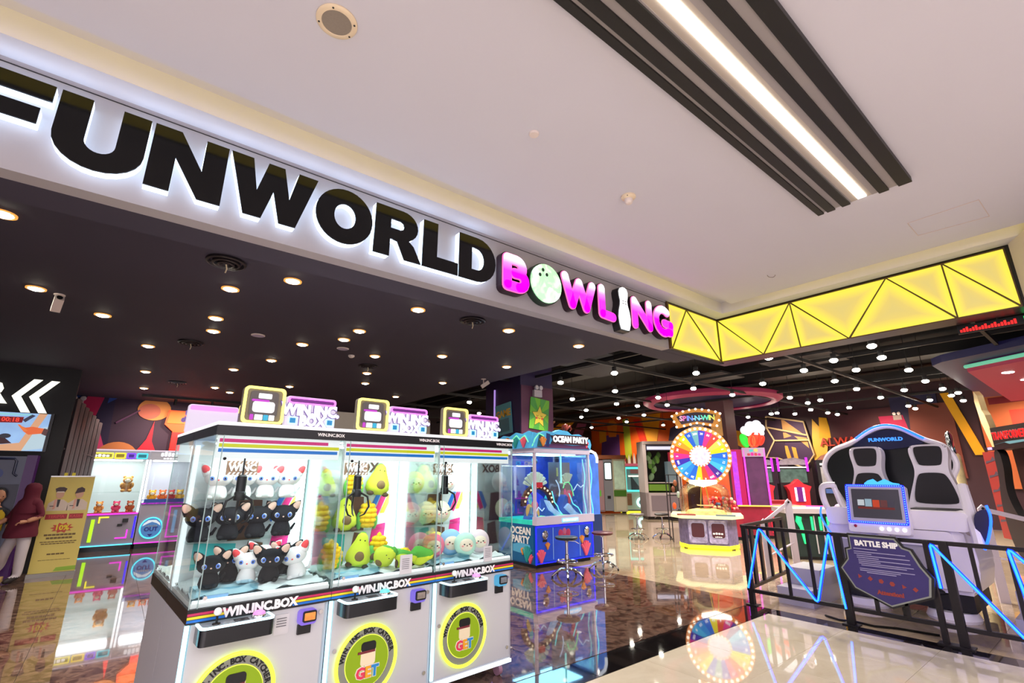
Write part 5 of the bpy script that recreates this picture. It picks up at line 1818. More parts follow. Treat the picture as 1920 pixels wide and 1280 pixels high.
for pts in ([(-.04, 2.18), (-.04, 2.36)],):
    G().tube([(-.05, .0, 2.12), (.0, -.03, 2.26), (.1, -.03, 2.36), (.22, -.03, 2.32)], .010, 6).build('neon_line', MATS['green_neon_line'], hd)
# second frame beside it with blue neon waves and a white tube hood
t = thing('coin_pusher', 'coin machine with blue neon wave edge and white lit hood behind the ocean machine', 'arcade machine', (7.68, 7.25, 0))
G().box(0, 0, .05, .55, .8, .80).build('cabinet', mt('navy_cabinet', (26, 54, 110), .4), t)
G().box(.05, .05, 0, .5, .75, .05).build('plinth', BLKP, t)
G().box(.0, .0, .80, .50, .7, 2.03).build('case', mt('case_blue_glow', (70, 120, 226), .4, e=.3, noise=.4, scale=5), t)
for x0 in (.03, .13, .24):
    G().tube([(x0 + .03 * math.sin(9 * z), -.01, z) for z in [.82 + .1 * k for k in range(12)]], .010, 6).build('neon_line', MATS['cyan_neon_line' if x0 != .13 else 'blue_white_neon_line'], t)
G().tube([(.0, -.02, 2.09), (.28, -.02, 2.09), (.40, -.02, 2.05), (.45, -.02, 1.96), (.45, -.02, 1.85)], .03, 8).build('white_hood', mt('hood_white_led', (240, 246, 255), .4, e=1.2), t)

# ------------------------------------------------------------------ stools


def stool(label, seat_c, loc, rz=0, h=.62, group=None):
    t = thing('bar_stool', label, 'stool', loc, rz, 'swivel stools')
    sm = mt('seat_%d_%d' % seat_c[:2], seat_c, .35)
    G().lathe([(0, h - .05), (.16, h - .05), (.185, h - .035), (.19, h - .01), (.175, h), (0, h + .004)], n=28).build('seat', sm, t)
    G().lathe([(.0, .10), (.03, .10), (.03, .34), (.022, .35), (.022, h - .09), (.06, h - .05), (0, h - .05)], n=16).build('column', CHROME, t)
    fr = G().torus((0, 0, .24), .17, .011, 'z', 32, 7).build('foot_ring', CHROME, t)
    for k in range(3):
        a = R(120 * k + 20)
        G().cyl((.02 * math.cos(a), .02 * math.sin(a), .24), (.17 * math.cos(a), .17 * math.sin(a), .24), .007, n=6).build('spoke', CHROME, fr)
    for k in range(5):
        a = R(72 * k + 12)
        d = Vector((math.cos(a), math.sin(a), 0))
        lg = G().tube([d * .02 + Vector((0, 0, .12)), d * .10 + Vector((0, 0, .125)), d * .19 + Vector((0, 0, .085)), d * .255 + Vector((0, 0, .035))], [.02, .022, .02, .014], 8).build('leg', CHROME, t)
        G().sph(d * .26 + Vector((0, 0, .018)), (.018, .018, .018), 8, 6).build('glide', BLKM, lg)
    G().tube([(.03, 0, h - .07), (.14, -.06, h - .08), (.20, -.09, h - .12)], .006, 6).build('lever', CHROME, t)
    return t


stool('chrome swivel stool with black seat in front of the blue ocean machine', (26, 40, 44), (6.02, 6.10, 0))
stool('chrome swivel stool with dark red seat at the right of the black seated stool', (90, 30, 38), (6.99, 6.17, 0), 1.1)
stool('chrome swivel stool with grey seat on the beige floor before the aqua machine', (96, 92, 96), (10.9, 8.4, 0), .4)
stool('chrome swivel stool with dark seat beside the prize wheel', (40, 36, 40), (11.45, 8.02, 0), 2.0)

# ------------------------------------------------------------------ far machines: vending machine, aqua capsule machine, white shelf unit
FZ = R(51.4 - 90)
t = thing('vending_machine', 'grey green vending machine with a bright upright screen', 'vending machine', (16.55, 14.95, 0), FZ)
VG = mt('vending_grey', (136, 140, 148), .35)
G().box(0, .02, .06, .44, .85, 2.24).build('side_body', mt('vending_mauve', (150, 124, 130), .4), t)
G().box(.0, 0, .12, .42, .03, 2.2).build('pink_panel', mt('vending_pink', (176, 140, 146), .4), t)
G().box(.05, -.01, .70, .30, .0, .95).build('green_label', mt('vending_label', (130, 220, 90), .4, e=.3), t)
G().box(.44, -.03, .1, .82, .8, 2.25).build('control_tower', VG, t)
G().prism(rr(.46, 1.38, .80, 2.15, .04), 'y', -.045, -.03).build('screen_frame', BLKP, t)
G().prism(rr(.49, 1.42, .77, 2.11, .03), 'y', -.052, -.044).build('screen', mt('vending_screen', (226, 246, 240), .3, e=1.1), t)
G().box(.56, -.045, .60, .70, -.03, .72).build('card_slot', BLKP, t)
G().box(.82, 0, .06, 1.42, .85, 2.28).build('body', mt('vending_beige', (190, 186, 160), .4), t)
G().box(.90, -.012, 1.0, 1.36, -.001, 2.2).build('display_window', mt('vending_window', (176, 200, 176), .25, e=.2, noise=.3, scale=6), t)
G().box(.86, -.014, .70, 1.40, -.001, .96).build('green_panel', mt('vending_green', (90, 150, 40), .4, e=.15), t)
G().box(.92, -.02, .10, 1.36, -.001, .66).build('pickup_door', mt('pickup_cream', (206, 200, 176), .4), t)
G().box(-.02, -.03, 2.28, 1.46, .87, 2.45).build('wooden_top', mt('vending_wood', (150, 84, 44), .5, noise=.2, scale=4), t)
for x in (.1, 1.3):
    G().box(x, .1, 0, x + .08, .7, .06).build('foot', BLKP, t)
AQ = mt('aqua_led_frame', (90, 240, 226), .4, e=1.4)
t = thing('capsule_machine', 'pale aqua machine with glowing aqua window frame and white ring', 'arcade machine', (18.0, 14.45, 0), FZ)
G().box(0, .02, .1, 1.2, 1.0, .90).build('lower_body', mt('aqua_white', (190, 214, 200), .4), t)
G().box(0, .03, .90, 1.2, 1.0, 1.98).build('upper_body', mt('aqua_shell', (110, 190, 176), .4, e=.1), t)
G().box(.12, .0, .95, 1.05, .04, 1.85).build('window', mt('aqua_window', (120, 160, 160), .15, e=.25, noise=.3, scale=3), t)
G().ring(rr(.05, .88, 1.12, 1.94, .05), rr(.11, .95, 1.06, 1.86, .04), 'y', -.02, .03).build('window_frame', AQ, t)
G().prism([(.3, .95), (.75, .95), (.3, 1.6)], 'y', -.004, .001).build('window_panel', mt('aqua_dark_panel', (80, 100, 110), .3), t)
c = G().prism(rr(.3, 1.66, .85, 1.84, .04), 'y', -.03, .0).build('red_sign', mt('aqua_red_sign', (160, 110, 100), .4, e=.4), t)
G().box(.2, -.02, 1.52, .95, -.001, 1.58).build('inner_light', mt('warm_white_bar', (255, 250, 220), .4, e=1.8), t)
G().torus((.72, .0, .42), .17, .05, 'y', 32, 8).build('ring_light', mt('aqua_ring', (200, 255, 250), .4, e=2.0), t)
G().prism(ell(.72, .42, .12, .12, 20), 'y', .0, .02).build('ring_disc', mt('ring_disc_grey', (120, 170, 170), .4), t)
G().box(.05, .004, .3, .3, .02, .8).build('brown_art', mt('brown_art', (150, 110, 80), .6, noise=.5, scale=9), t)
G().box(-.02, -.03, .0, 1.22, .98, .06).build('base_light', mt('yellow_base_led', (250, 246, 60), .4, e=1.4), t)
G().box(.02, .0, .06, 1.18, .98, .1).build('plinth', BLKP, t)
G().box(0, .0, 1.98, 1.2, 1.0, 2.1).build('top_band', mt('rose_band', (240, 110, 130), .4, e=.5), t)
for k in range(9):
    x = .12 + .12 * k
    G().lathe([(0, 0), (.06, .01), (.05, .1 + .12 * math.sin(PI * k / 8)), (0, .2 + .3 * math.sin(PI * k / 8))], (x, .3, 2.1), 10).build('crown_spike', mt('crown_pale', (250, 226, 196), .4, e=.7) if k % 2 == 0 else mt('crown_rose', (200, 140, 110), .4), t)
t = thing('prize_cabinet', 'tall white framed cabinet of green prizes behind the prize wheel', 'cabinet', (15.8, 11.7, 0), FZ)
WF = mt('prize_frame', (196, 186, 186), .4)
G().box(0, .0, .1, .12, .9, 2.75).build('side_frame', WF, t)
G().box(1.3, .0, .1, 1.42, .9, 2.75).build('side_frame', WF, t)
G().box(.12, .85, .1, 1.3, .9, 2.75).build('back_panel', mt('prize_back', (34, 40, 38), .5), t)
G().box(.0, -.02, 2.75, 1.42, .9, 2.86).build('top_frame', WF, t)
c = G().box(.14, -.02, 2.5, 1.3, .05, 2.74).build('header', mt('prize_header', (60, 60, 80), .4), t)
G().box(.16, -.03, 2.54, 1.26, -.019, 2.66).build('header_light', mt('prize_header_light', (226, 226, 250), .4, e=1.0), c)
G().box(.0, .0, .1, 1.42, .9, .95).build('base', mt('prize_base', (176, 166, 170), .4), t)
G().box(.2, -.01, .3, 1.2, .001, .85).build('base_panel', mt('prize_base_dark', (126, 116, 126), .4), t)
G().box(.05, .05, 0, 1.37, .85, .1).build('plinth', BLKP, t)
G().box(.12, .05, 1.3, 1.3, .8, 1.33).build('shelf', WF, t)
c = G().box(.16, .02, 1.02, .95, .5, 1.25).build('lime_box', mt('lime_prize', (140, 190, 60), .5, e=.2), t)
for k in range(14):
    random.seed(k)
    x, z = .25 + random.random() * .5, 1.4 + random.random() * 1.0
    o = G().sph((0, 0, 0), (.09, .06, .13), 9, 7).build('green_prize', mt('prize_green_%d' % (k % 3), ((110, 176, 80), (150, 196, 150), (70, 120, 60))[k % 3], .6), t)
    o.location = (x, .45, z)
G().box(.95, .1, 1.33, 1.25, .5, 2.1).build('pale_box', mt('prize_pale', (170, 196, 206), .4, e=.15), t)
G().box(1.05, .05, 2.1, 1.2, .3, 2.45).build('red_tube', mt('prize_red', (200, 50, 70), .4, e=.5), t)
# wire rack of toys left of the wheel
t = thing('wire_rack', 'thin black wire rack with small hanging toys left of the prize wheel', 'rack', (11.08, 7.47, 0), FZ)
for x in (0, .30):
    G().tube([(x, 0, 0), (x, 0, 1.6)], .012, 6).build('upright', BLKM, t)
    G().tube([(x, .25, 0), (x, .25, 1.6)], .012, 6).build('upright', BLKM, t)
for z in (.5, 1.1, 1.6):
    G().tube([(0, 0, z), (.30, 0, z), (.30, .25, z), (0, .25, z)], .009, 6, True).build('shelf_wire', BLKM, t)
for k, (c, z) in enumerate((((120, 70, 50), 1.25), ((150, 90, 60), 1.4), ((180, 200, 190), 1.12), ((240, 90, 40), .85), ((30, 30, 36), .66), ((40, 40, 44), .72))):
    G().sph((.10 + .06 * (k % 3), .02, z), (.05, .05, .08), 10, 7).build('toy', mt('rack_toy_%d' % k, c, .7), t, smooth=180)

# ------------------------------------------------------------------ prize wheel
WZ = R(-59.6)
t = thing('prize_spinner', 'bright rainbow prize wheel ringed with white bulbs over a clear coin dome', 'arcade machine', (11.03, 6.50, 0), WZ)
hexb = [(-.62, -.25), (-.42, -.58), (.42, -.58), (.62, -.25), (.62, .5), (-.62, .5)]
G().prism(hexb, 'z', .10, .66).build('base', mt('wheel_base_navy', (110, 100, 140), .4, noise=.9, scale=12), t)
YB = mt('yellow_glow_led', (255, 246, 40), .4, e=1.8)
G().prism([(x * 1.02, y * 1.02) for x, y in hexb], 'z', .03, .10).build('base_light', YB, t)
for x, y in ((-.5, -.3), (.5, -.3), (-.5, .4), (.5, .4)):
    G().cyl((x, y, 0), (x, y, .03), .04).build('foot', BLKP, t)
ctr = [(x * 1.25, y * 1.25 - .02) for x, y in hexb]
G().prism(ctr, 'z', .66, .72).build('counter', mt('counter_cream_lit', (255, 250, 190), .4, e=.9), t)
for x, c in ((-.42, (140, 50, 50)), (.40, (90, 110, 120))):
    G().prism(rr(x - .2, -.66, x + .2, -.50, .03), 'z', .72, .745).build('button_pad', mt('pad_%d' % c[0], c, .4), t)
ART = mt('base_art', (164, 156, 196), .5, noise=.9, scale=16)
for x0, x1 in ((-.40, -.02), (.02, .40)):
    c = G().prism(rr(x0, .14, x1, .62, .05), 'y', -.60, -.579).build('art_panel', ART, t)
    G().prism(rr(x0 + .06, .26, x1 - .05, .56, .05), 'y', -.606, -.599).build('art_window', mt('art_maroon', (110, 24, 44), .4, e=.15), c)
    G().ring(rr(x0 + .05, .25, x1 - .04, .57, .05), rr(x0 + .06, .26, x1 - .05, .56, .05), 'y', -.61, -.60).build('art_frame', mt('art_lilac', (200, 190, 220), .4, e=.4), c)
blur_word(t, .10, .33, .22, .045, 4, [WHT], -.612)
blur_word(t, .14, .27, .15, .025, 4, [WHT], -.612)
d = G()
d.lathe([(.56, .72), (.56, 1.12), (.54, 1.25), (.46, 1.36), (.30, 1.43), (.0, 1.45)], n=32)
d.build('clear_dome', glass('dome_glass', (252, 246, 232), .5), t, smooth=180)
for x in (-.12, .12):
    G().cyl((x, 0, .72), (x * .4, 0, 1.35), .012, n=6).build('dome_rod', mt('gold_rod', (226, 196, 90), .3, .6), t)
G().lathe([(.0, .72), (.46, .72), (.40, .80), (.2, .84), (0, .84)], n=24).build('ticket_bed', mt('ticket_orange', (240, 190, 130), .6, e=.4, noise=.5, scale=10), t)
G().lathe([(.18, .9), (.2, .93), (0, .93)], (0, 0, .0), 16).build('turntable', CHROME, t)
# wheel disc facing -y, centre z 2.04
CW_, RW = 2.04, .64
G().prism(ell(0, CW_, .70, .70, 48), 'y', .0, .10).build('wheel_body', mt('wheel_orange', (240, 150, 70), .4), t)
cols = [(60, 60, 210), (240, 40, 140), (240, 70, 50), (250, 220, 90), (230, 240, 20), (20, 110, 230), (30, 160, 240), (70, 200, 250), (80, 30, 160), (240, 40, 140), (240, 80, 40), (250, 230, 20), (20, 110, 230), (40, 150, 240), (70, 190, 250), (60, 40, 190), (240, 40, 150), (240, 80, 40), (250, 170, 30), (250, 236, 20), (20, 100, 220), (110, 180, 190)]
n = len(cols)
for k, c in enumerate(cols):
    a0, a1 = 90 - 360 / n * (k - .5 + .5), 90 - 360 / n * (k + 1)
    P = [(.61 * math.cos(R(a0 + (a1 - a0) * i / 3)), CW_ + .61 * math.sin(R(a0 + (a1 - a0) * i / 3))) for i in range(4)] + [(.25 * math.cos(R(a1)), CW_ + .25 * math.sin(R(a1))), (.25 * math.cos(R(a0)), CW_ + .25 * math.sin(R(a0)))]
    pic(t, P, c, -.012, .75, 'wheel_segment', th=.012)
    am = R((a0 + a1) / 2)
    o = txt(str([20, 50, 8, 100, 5, 30, 12, 60, 15, 200, 4, 25][k % 12]), .07, WHTE, t, (.53 * math.cos(am), -.015, CW_ + .53 * math.sin(am)), .001, off=.002, rot=(0, PI / 2 - am, 0), name='segment_number')
BULB = mt('bulb_warm_white', (255, 246, 224), .3, e=2.4)
for k in range(34):
    a = R(360 * k / 34)
    G().sph((.655 * math.cos(a), -.02, CW_ + .655 * math.sin(a)), .032, 8, 6).build('bulb', BULB, t, smooth=180)
for k in range(20):
    a = R(360 * k / 20)
    G().sph((.23 * math.cos(a), -.02, CW_ + .23 * math.sin(a)), .024, 8, 6).build('hub_bulb', mt('hub_bulb_soft', (255, 236, 226), .3, e=1.0), t, smooth=180)
G().prism(ell(0, CW_, .215, .215, 28), 'y', -.02, .0).build('hub', mt('hub_lilac', (190, 190, 226), .3, e=.5, noise=.5, scale=14), t)
G().tube([(-.30, -.03, 1.44), (0, -.05, 1.40), (.30, -.03, 1.44)], [.04, .08, .04], 8).build('pointer_shelf', mt('shelf_white_glow', (255, 250, 240), .4, e=6), t)  # shelf given a strong glow to light the dome
# sign over the wheel
P = [(-.46, 2.72), (0, 2.82), (.46, 2.72), (.58, 3.06), (.3, 3.15), (0, 3.19), (-.3, 3.15), (-.60, 3.04)]
sg = G().prism(P, 'y', .0, .12).build('top_sign', mt('sign_amber', (244, 160, 60), .4, e=.45), t)
G().prism([(x * .78, 2.955 + (z - 2.955) * .62) for x, z in P], 'y', -.008, .001).build('sign_plate', mt('sign_plate_dark', (60, 40, 60), .4), sg)
for ch, x, c in (('S', -.36, (250, 190, 220)), ('P', -.28, (240, 120, 190)), ('I', -.21, (150, 140, 250)), ('N', -.14, (110, 160, 250)), ('-', -.06, (220, 220, 240)), ('N', .02, (120, 220, 240)), ('-', .10, (220, 220, 240)), ('W', .20, (110, 240, 200)), ('I', .29, (180, 240, 140)), ('N', .36, (236, 240, 110))):
    txt(ch, .17, mt('spin_%d_%d_%d' % c, c, .4, e=.9), sg, (x, -.012, 2.95), .002, off=.006)
pts = [(-.48, 2.75), (-.53, 2.88), (-.57, 3.02), (-.45, 3.09), (-.3, 3.13), (-.15, 3.16), (0, 3.175), (.15, 3.16), (.3, 3.13), (.45, 3.09), (.55, 3.04), (.51, 2.88), (.45, 2.75), (.3, 2.77), (.15, 2.8), (0, 2.83), (-.15, 2.8), (-.3, 2.77)]
for x, z in pts:
    G().sph((x, -.02, z), .028, 8, 6).build('bulb', BULB, t, smooth=180)
G().box(-.15, .02, 2.70, .15, .08, 2.80).build('sign_neck', mt('neck_grey', (90, 80, 80), .4), t)
G().box(-.22, .10, 1.43, .22, .3, 2.75).build('back_column', mt('column_grey', (120, 110, 120), .4), t)

# ------------------------------------------------------------------ tall tower game with glowing blooms, red prize table
TZ = R(51.4 - 90 - 12)
t = thing('tower_game', 'tall magenta edged drop tower with white cloud and red green blooms on top', 'arcade machine', (13.42, 6.62, 0), TZ)
MG2 = mt('magenta_tower_led', (240, 70, 220), .4, e=1.5)
G().box(.0, .05, .75, .55, .35, 2.30).build('tower_body', mt('tower_plum', (96, 44, 76), .3, noise=.4, scale=3), t)
G().box(.06, .035, .82, .50, .05, 2.06).build('tower_window', mt('tower_window', (90, 50, 90), .12, e=.2, noise=.6, scale=3.5), t)
for x in (.0, .52):
    G().box(x, .0, .75, x + .035, .05, 2.28).build('edge_light', MG2, t)
pn = G().box(-.30, .06, .75, -.02, .36, 2.28).build('side_column', mt('column_magenta', (226, 30, 110), .4, e=.5), t)
G().box(-.30, .045, .75, -.17, .06, 2.22).build('violet_strip', mt('violet_strip', (150, 50, 240), .4, e=1.0, noise=.6, scale=12), pn)
sg = G().box(-.02, .0, 2.08, .56, .055, 2.32).build('name_box', mt('name_box_pink', (226, 190, 220), .4, e=.5), t)
blur_word(sg, .16, 2.21, .24, .085, 2, [mt('candy_teal', (90, 220, 220), .4, e=.7), mt('candy_yellow', (250, 226, 120), .4, e=.7)], -.006)
blur_word(sg, .10, 2.105, .36, .085, 4, [mt('candy_red', (230, 80, 100), .4, e=.6), mt('candy_pink', (240, 50, 170), .4, e=.7)], -.006)
G().box(-.32, -.1, .08, 1.3, .8, .78).build('base_cabinet', mt('tower_base', (150, 30, 60), .4, noise=.4, scale=6), t)
G().box(-.28, -.05, .0, 1.25, .75, .08).build('plinth', BLKP, t)
G().box(-.33, -.13, .78, 1.32, .8, .82).build('counter', mt('counter_red', (206, 40, 70), .4, e=.35), t)
G().tube([(-.32, -.14, .81), (1.31, -.14, .81)], .018, 6).build('counter_light', mt('counter_lime', (236, 226, 80), .4, e=1.2), t)
G().box(.45, -.115, .15, 1.25, -.101, .70).build('red_art', mt('red_art', (206, 30, 60), .5, e=.15, noise=.6, scale=10), t)
for x, z, c, rx, rz, a in ((.10, 2.52, (60, 240, 70), .10, .20, -18), (.38, 2.55, (255, 70, 40), .14, .24, 15), (.28, 2.50, (250, 110, 60), .09, .17, 4), (.52, 2.52, (250, 60, 40), .07, .15, 25)):
    g = G()
    g.torus((0, 0, 0), rx * .8, .03, 'y', 24, 8, rz=rz * .85)
    g.sph((0, .01, 0), (rx * .75, .03, rz * .75), 14, 8)
    o = tag(g.build('bloom', mt('bloom_%d_%d_%d' % c, c, .4, e=.9), t, smooth=180), kind='stuff')
    o.location = (x, .1 - .03 * (x > .2), z)
    o.rotation_euler = (0, R(a), 0)
cl = G()
for x, z, r in ((.14, 2.80, .12), (.30, 2.90, .15), (.46, 2.95, .13), (.55, 2.85, .12), (.42, 2.78, .14), (.55, 2.72, .09), (.22, 2.74, .1)):
    cl.sph((x, .1, z), (r, .07, r), 12, 8)
tag(cl.build('cloud', mt('cloud_lit', (250, 250, 255), .4, e=1.0), t, smooth=180), kind='stuff')
G().cyl((.3, .2, 2.3), (.3, .2, 2.75), .03).build('cloud_stem', GREYD, t)
t = thing('prize_heap_case', 'low case heaped with small red and pink prizes beside the prize wheel', 'case', (12.2, 7.0, 0), FZ)
G().box(0, 0, .08, .75, .45, .72).build('case_body', mt('case_crimson', (150, 36, 56), .4), t)
G().box(.03, .03, 0, .72, .42, .08).build('plinth', BLKP, t)
G().box(-.05, .41, .72, .7, .45, 2.35).build('tall_back', mt('case_orange_back', (226, 90, 50), .5, noise=.5, scale=5, e=.15), t)
g = G()
for k in range(70):
    random.seed(100 + k)
    g.sph((.08 + .6 * random.random(), .06 + .32 * random.random(), .74 + .28 * random.random() ** 2), .045, 7, 5)
me = g.mesh('prize_heap', [mt('heap_red', (206, 30, 50), .5), mt('heap_pink', (236, 110, 130), .5), mt('heap_blue', (80, 110, 160), .5), mt('heap_cream', (230, 200, 170), .5)])
for p in me.polygons:
    p.material_index = (p.index // 35) % 4
tag(obj('prize_heap', me, t), kind='stuff')
# ------------------------------------------------------------------ two-seat motion simulator behind the fence
VW = mt('simulator_white', (240, 234, 244), .28, coat=.3)
VG2 = mt('simulator_grey', (176, 172, 182), .35)
PADM = mt('seat_pad_black', (38, 36, 40), .8, bump=.15, scale=40)
INKB = mt('backdrop_black', (8, 8, 14), .35)
BLED = mt('blue_led_line', (24, 84, 255), .4, e=4.0)
t = thing('motion_simulator', 'white two seat motion simulator with a blue lit arch and console screen', 'ride', (7.5, 2.75, 0), -PI / 2)
VR = t
# backdrop shell with arch
rim = [(.02, .95), (-.12, 1.30), (-.22, 1.50), (-.27, 1.72), (-.20, 1.88), (-.06, 1.99), (.10, 2.04), (.24, 2.10), (.38, 2.20), (.52, 2.265), (.66, 2.28), (.80, 2.235), (.93, 2.14), (1.04, 2.06), (1.14, 2.02), (1.23, 1.97), (1.30, 1.84), (1.31, 1.70), (1.22, 1.55), (1.26, 1.40), (1.32, 1.22), (1.38, .95)]
G().prism(soft(rim, 2, False), 'y', 1.15, 1.30).build('backdrop', INKB, t, smooth=0)
g = G()
g.tube([(x, 1.14, z) for x, z in soft(rim, 2, False)], .036, 8)
g.build('shell_rim', VW, t)
G().tube([(x, 1.085, z + .022) for x, z in soft(rim[7:14], 2, False)], .014, 8).build('arch_light', BLED, t)
G().prism([(.18, 2.02), (.38, 2.155), (.52, 2.215), (.66, 2.23), (.80, 2.19), (.93, 2.10), (1.02, 2.02), (.8, 1.97), (.6, 1.95), (.4, 1.97)], 'y', 1.10, 1.15).build('arch_panel', mt('arch_navy', (20, 22, 70), .3, e=.35), t)
txt('FUNWORLD', .066, mt('name_blue', (60, 140, 255), .4, e=1.6), t, (.60, 1.095, 2.09), .002, off=.003, sx=1.1)
# hull
g = G()
g.prism([(.04, .30), (1.40, .30), (1.46, .60), (1.44, .98), (1.3, 1.06), (.15, 1.06), (-.02, .98), (-.02, .6)], 'y', .12, 1.1)
b = g.b
bmesh.ops.bevel(b, geom=b.edges[:], offset=.05, segments=3, affect='EDGES')
g.build('hull', VW, t, smooth=60)
G().prism(rr(.05, .98, 1.48, 1.19, .06), 'y', .05, .55).build('seat_sill', VW, t)
G().prism(rr(.72, .80, 1.30, .97, .05), 'y', .06, .13).build('sill_panel', VW, t)
for x0, x1 in ((.10, .55), (.58, 1.10)):
    G().box(x0, .095, .55, x1, .121, .80).build('hull_panel', VG2, t)
G().box(.06, .20, .12, 1.34, 1.1, .30).build('base_frame', mt('base_black', (24, 22, 28), .5), t)
for x in (.25, 1.1):
    G().lathe([(0, 0), (.24, 0), (.25, .03), (.22, .10), (.0, .11)], (x, .35, .0), 24).build('actuator_foot', VW, t)
for k in range(5):
    G().torus((.95, .32, .30 + .055 * k), .19, .028, 'z', 24, 8).build('bellows_ring', mt('bellows_black', (18, 18, 20), .45), t)
G().box(.62, .10, .30, .78, .5, .5).build('lower_bracket', VG2, t)


def seat(cx, w):
    sh = [(-.17, 2.0), (.17, 2.0), (.205, 1.96), (.21, 1.88), (.185, 1.76), (.175, 1.66), (.20, 1.55), (.26, 1.38), (.31, 1.22), (.30, 1.12), (-.30, 1.12), (-.31, 1.22), (-.26, 1.38), (-.20, 1.55), (-.175, 1.66), (-.185, 1.76), (-.21, 1.88), (-.205, 1.96)]
    g = G(Matrix.Translation((cx, .62, 0)) @ Matrix.Rotation(R(-6), 4, 'X'))
    g.prism(soft([(x * w, z) for x, z in sh], 2), 'y', .0, .16)
    bmesh.ops.bevel(g.b, geom=[e for e in g.b.edges if len(e.link_faces) == 2 and abs(e.link_faces[0].normal.dot(e.link_faces[1].normal)) < .3], offset=.025, segments=2, affect='EDGES')
    s = g.build('seat_shell', VW, t, smooth=60)
    for pts, n in (([(-.145, 1.95), (-.12, 1.975), (.12, 1.975), (.145, 1.95), (.148, 1.88), (.125, 1.76), (.10, 1.725), (-.10, 1.725), (-.125, 1.76), (-.148, 1.88)], 'head_pad'),
                   ([(-.10, 1.635), (.10, 1.635), (.15, 1.60), (.20, 1.44), (.225, 1.30), (.20, 1.25), (-.20, 1.25), (-.225, 1.30), (-.20, 1.44), (-.15, 1.60)], 'back_pad')):
        g = G(Matrix.Translation((cx, .62, 0)) @ Matrix.Rotation(R(-6), 4, 'X'))
        g.prism(soft([(x * w, z) for x, z in pts], 2), 'y', -.02, .02)
        g.build(n, PADM, s, smooth=50)
    G().prism(rr(cx - .26 * w, 1.10, cx + .26 * w, 1.20, .04), 'y', .3, .68).build('seat_cushion', PADM, t)


seat(.40, .93)
seat(1.10, .98)
# left arm loop, right lap panel
G().tube(soft([(.02, .35, 1.05), (-.02, .25, 1.22), (.0, .15, 1.42), (.06, .12, 1.47), (.18, .15, 1.47)], 2, False), .038, 10).build('arm_loop', VW, t)
G().tube([(.14, .2, 1.47), (.18, .22, 1.25), (.24, .22, 1.12)], .035, 8).build('arm_post', VW, t)
G().tube(soft([(.02, .0, 1.19), (.0, -.02, 1.10), (.03, -.02, .98), (.10, -.02, .86)], 2, False), .012, 8).build('arm_light', BLED, t)
G().tube([(1.45, .3, 1.48), (1.50, .1, 1.15), (1.53, -.02, .85)], [.05, .055, .05], 8).build('side_frame', VW, t)
G().prism(soft([(1.52, 1.18), (1.66, 1.26), (1.68, 1.12), (1.58, .82), (1.53, .90)], 2), 'y', .0, .05).build('side_panel', mt('panel_dark_blue', (30, 26, 70), .4), t)
G().tube(soft([(1.66, -.01, 1.28), (1.68, -.015, 1.15), (1.62, -.015, .95), (1.56, -.01, .82)], 2, False), .013, 8).build('side_light', BLED, t)
# console
CT = Matrix.Translation((.66, -.06, 1.25)) @ Matrix.Rotation(R(-12), 4, 'X')


def cbuild(fn, n, m, parent=None):
    g = G(CT)
    fn(g)
    return g.build(n, m, parent or t)


con = cbuild(lambda g: g.prism(rr(-.315, -.34, .315, .235, .03), 'y', 0, .10), 'console', VW)
LEDB = mt('console_led', (90, 150, 255), .4, e=2.0)
cbuild(lambda g: g.ring(rr(-.31, -.235, .31, .235, .02), rr(-.285, -.21, .285, .21, .012), 'y', -.012, .002), 'led_frame', mt('console_deep_blue', (16, 26, 235), .4, e=5.0), con)
for k in range(26):
    x = -.285 + .57 * k / 25
    for z in (-.222, .222):
        cbuild(lambda g: g.box(x - .006, -.018, z - .006, x + .006, -.011, z + .006), 'led_dot', LEDB, con)
for k in range(16):
    z = -.2 + .4 * k / 15
    for x in (-.298, .298):
        cbuild(lambda g: g.box(x - .006, -.018, z - .006, x + .006, -.011, z + .006), 'led_dot', LEDB, con)
cbuild(lambda g: g.ring(rr(-.285, -.21, .285, .21, .012), rr(-.25, -.17, .25, .18, .006), 'y', -.006, .002), 'bezel', mt('bezel_grey', (190, 186, 196), .4), con)
scr = cbuild(lambda g: g.box(-.25, -.002, -.17, .25, .003, .18), 'screen', mt('console_screen', (78, 74, 84), .2, e=.5), con)
for x0, x1, z0, z1, c in ((-.19, -.12, -.02, .05, (210, 220, 225)), (-.11, -.04, -.03, .06, (160, 190, 205)), (-.03, .04, -.04, .05, (214, 74, 40)), (.05, .12, -.03, .05, (110, 60, 60)), (.125, .19, -.03, .05, (70, 66, 80)), (-.19, .19, -.06, -.035, (120, 44, 40))):
    cbuild(lambda g: g.box(x0, -.006, z0, x1, -.001, z1), 'menu_tile', mt('menu_%d_%d_%d' % c, c, .3, e=.6), scr)
for k in range(4):
    cbuild(lambda g: g.sph((.03 + .075 * k, -.005, -.285), (.022, .02, .022), 10, 7), 'button_lamp', mt('button_lamp_white', (250, 246, 255), .3, e=1.8), con)
cbuild(lambda g: g.sph((-.24, -.005, -.27), (.018, .015, .018), 10, 7), 'red_button', mt('red_button', (160, 20, 50), .3), con)
cbuild(lambda g: g.prism([(-.10, .24), (.26, .24), (.26, .255), (.20, .265), (.12, .31), (.04, .27), (.0, .31), (-.06, .29), (-.10, .255)], 'y', .01, .05), 'lit_crest', mt('crest_blue', (70, 180, 255), .4, e=1.3), con)
G().cyl((.66, .05, .6), (.66, .0, 1.0), .06).build('console_stem', VW, t)
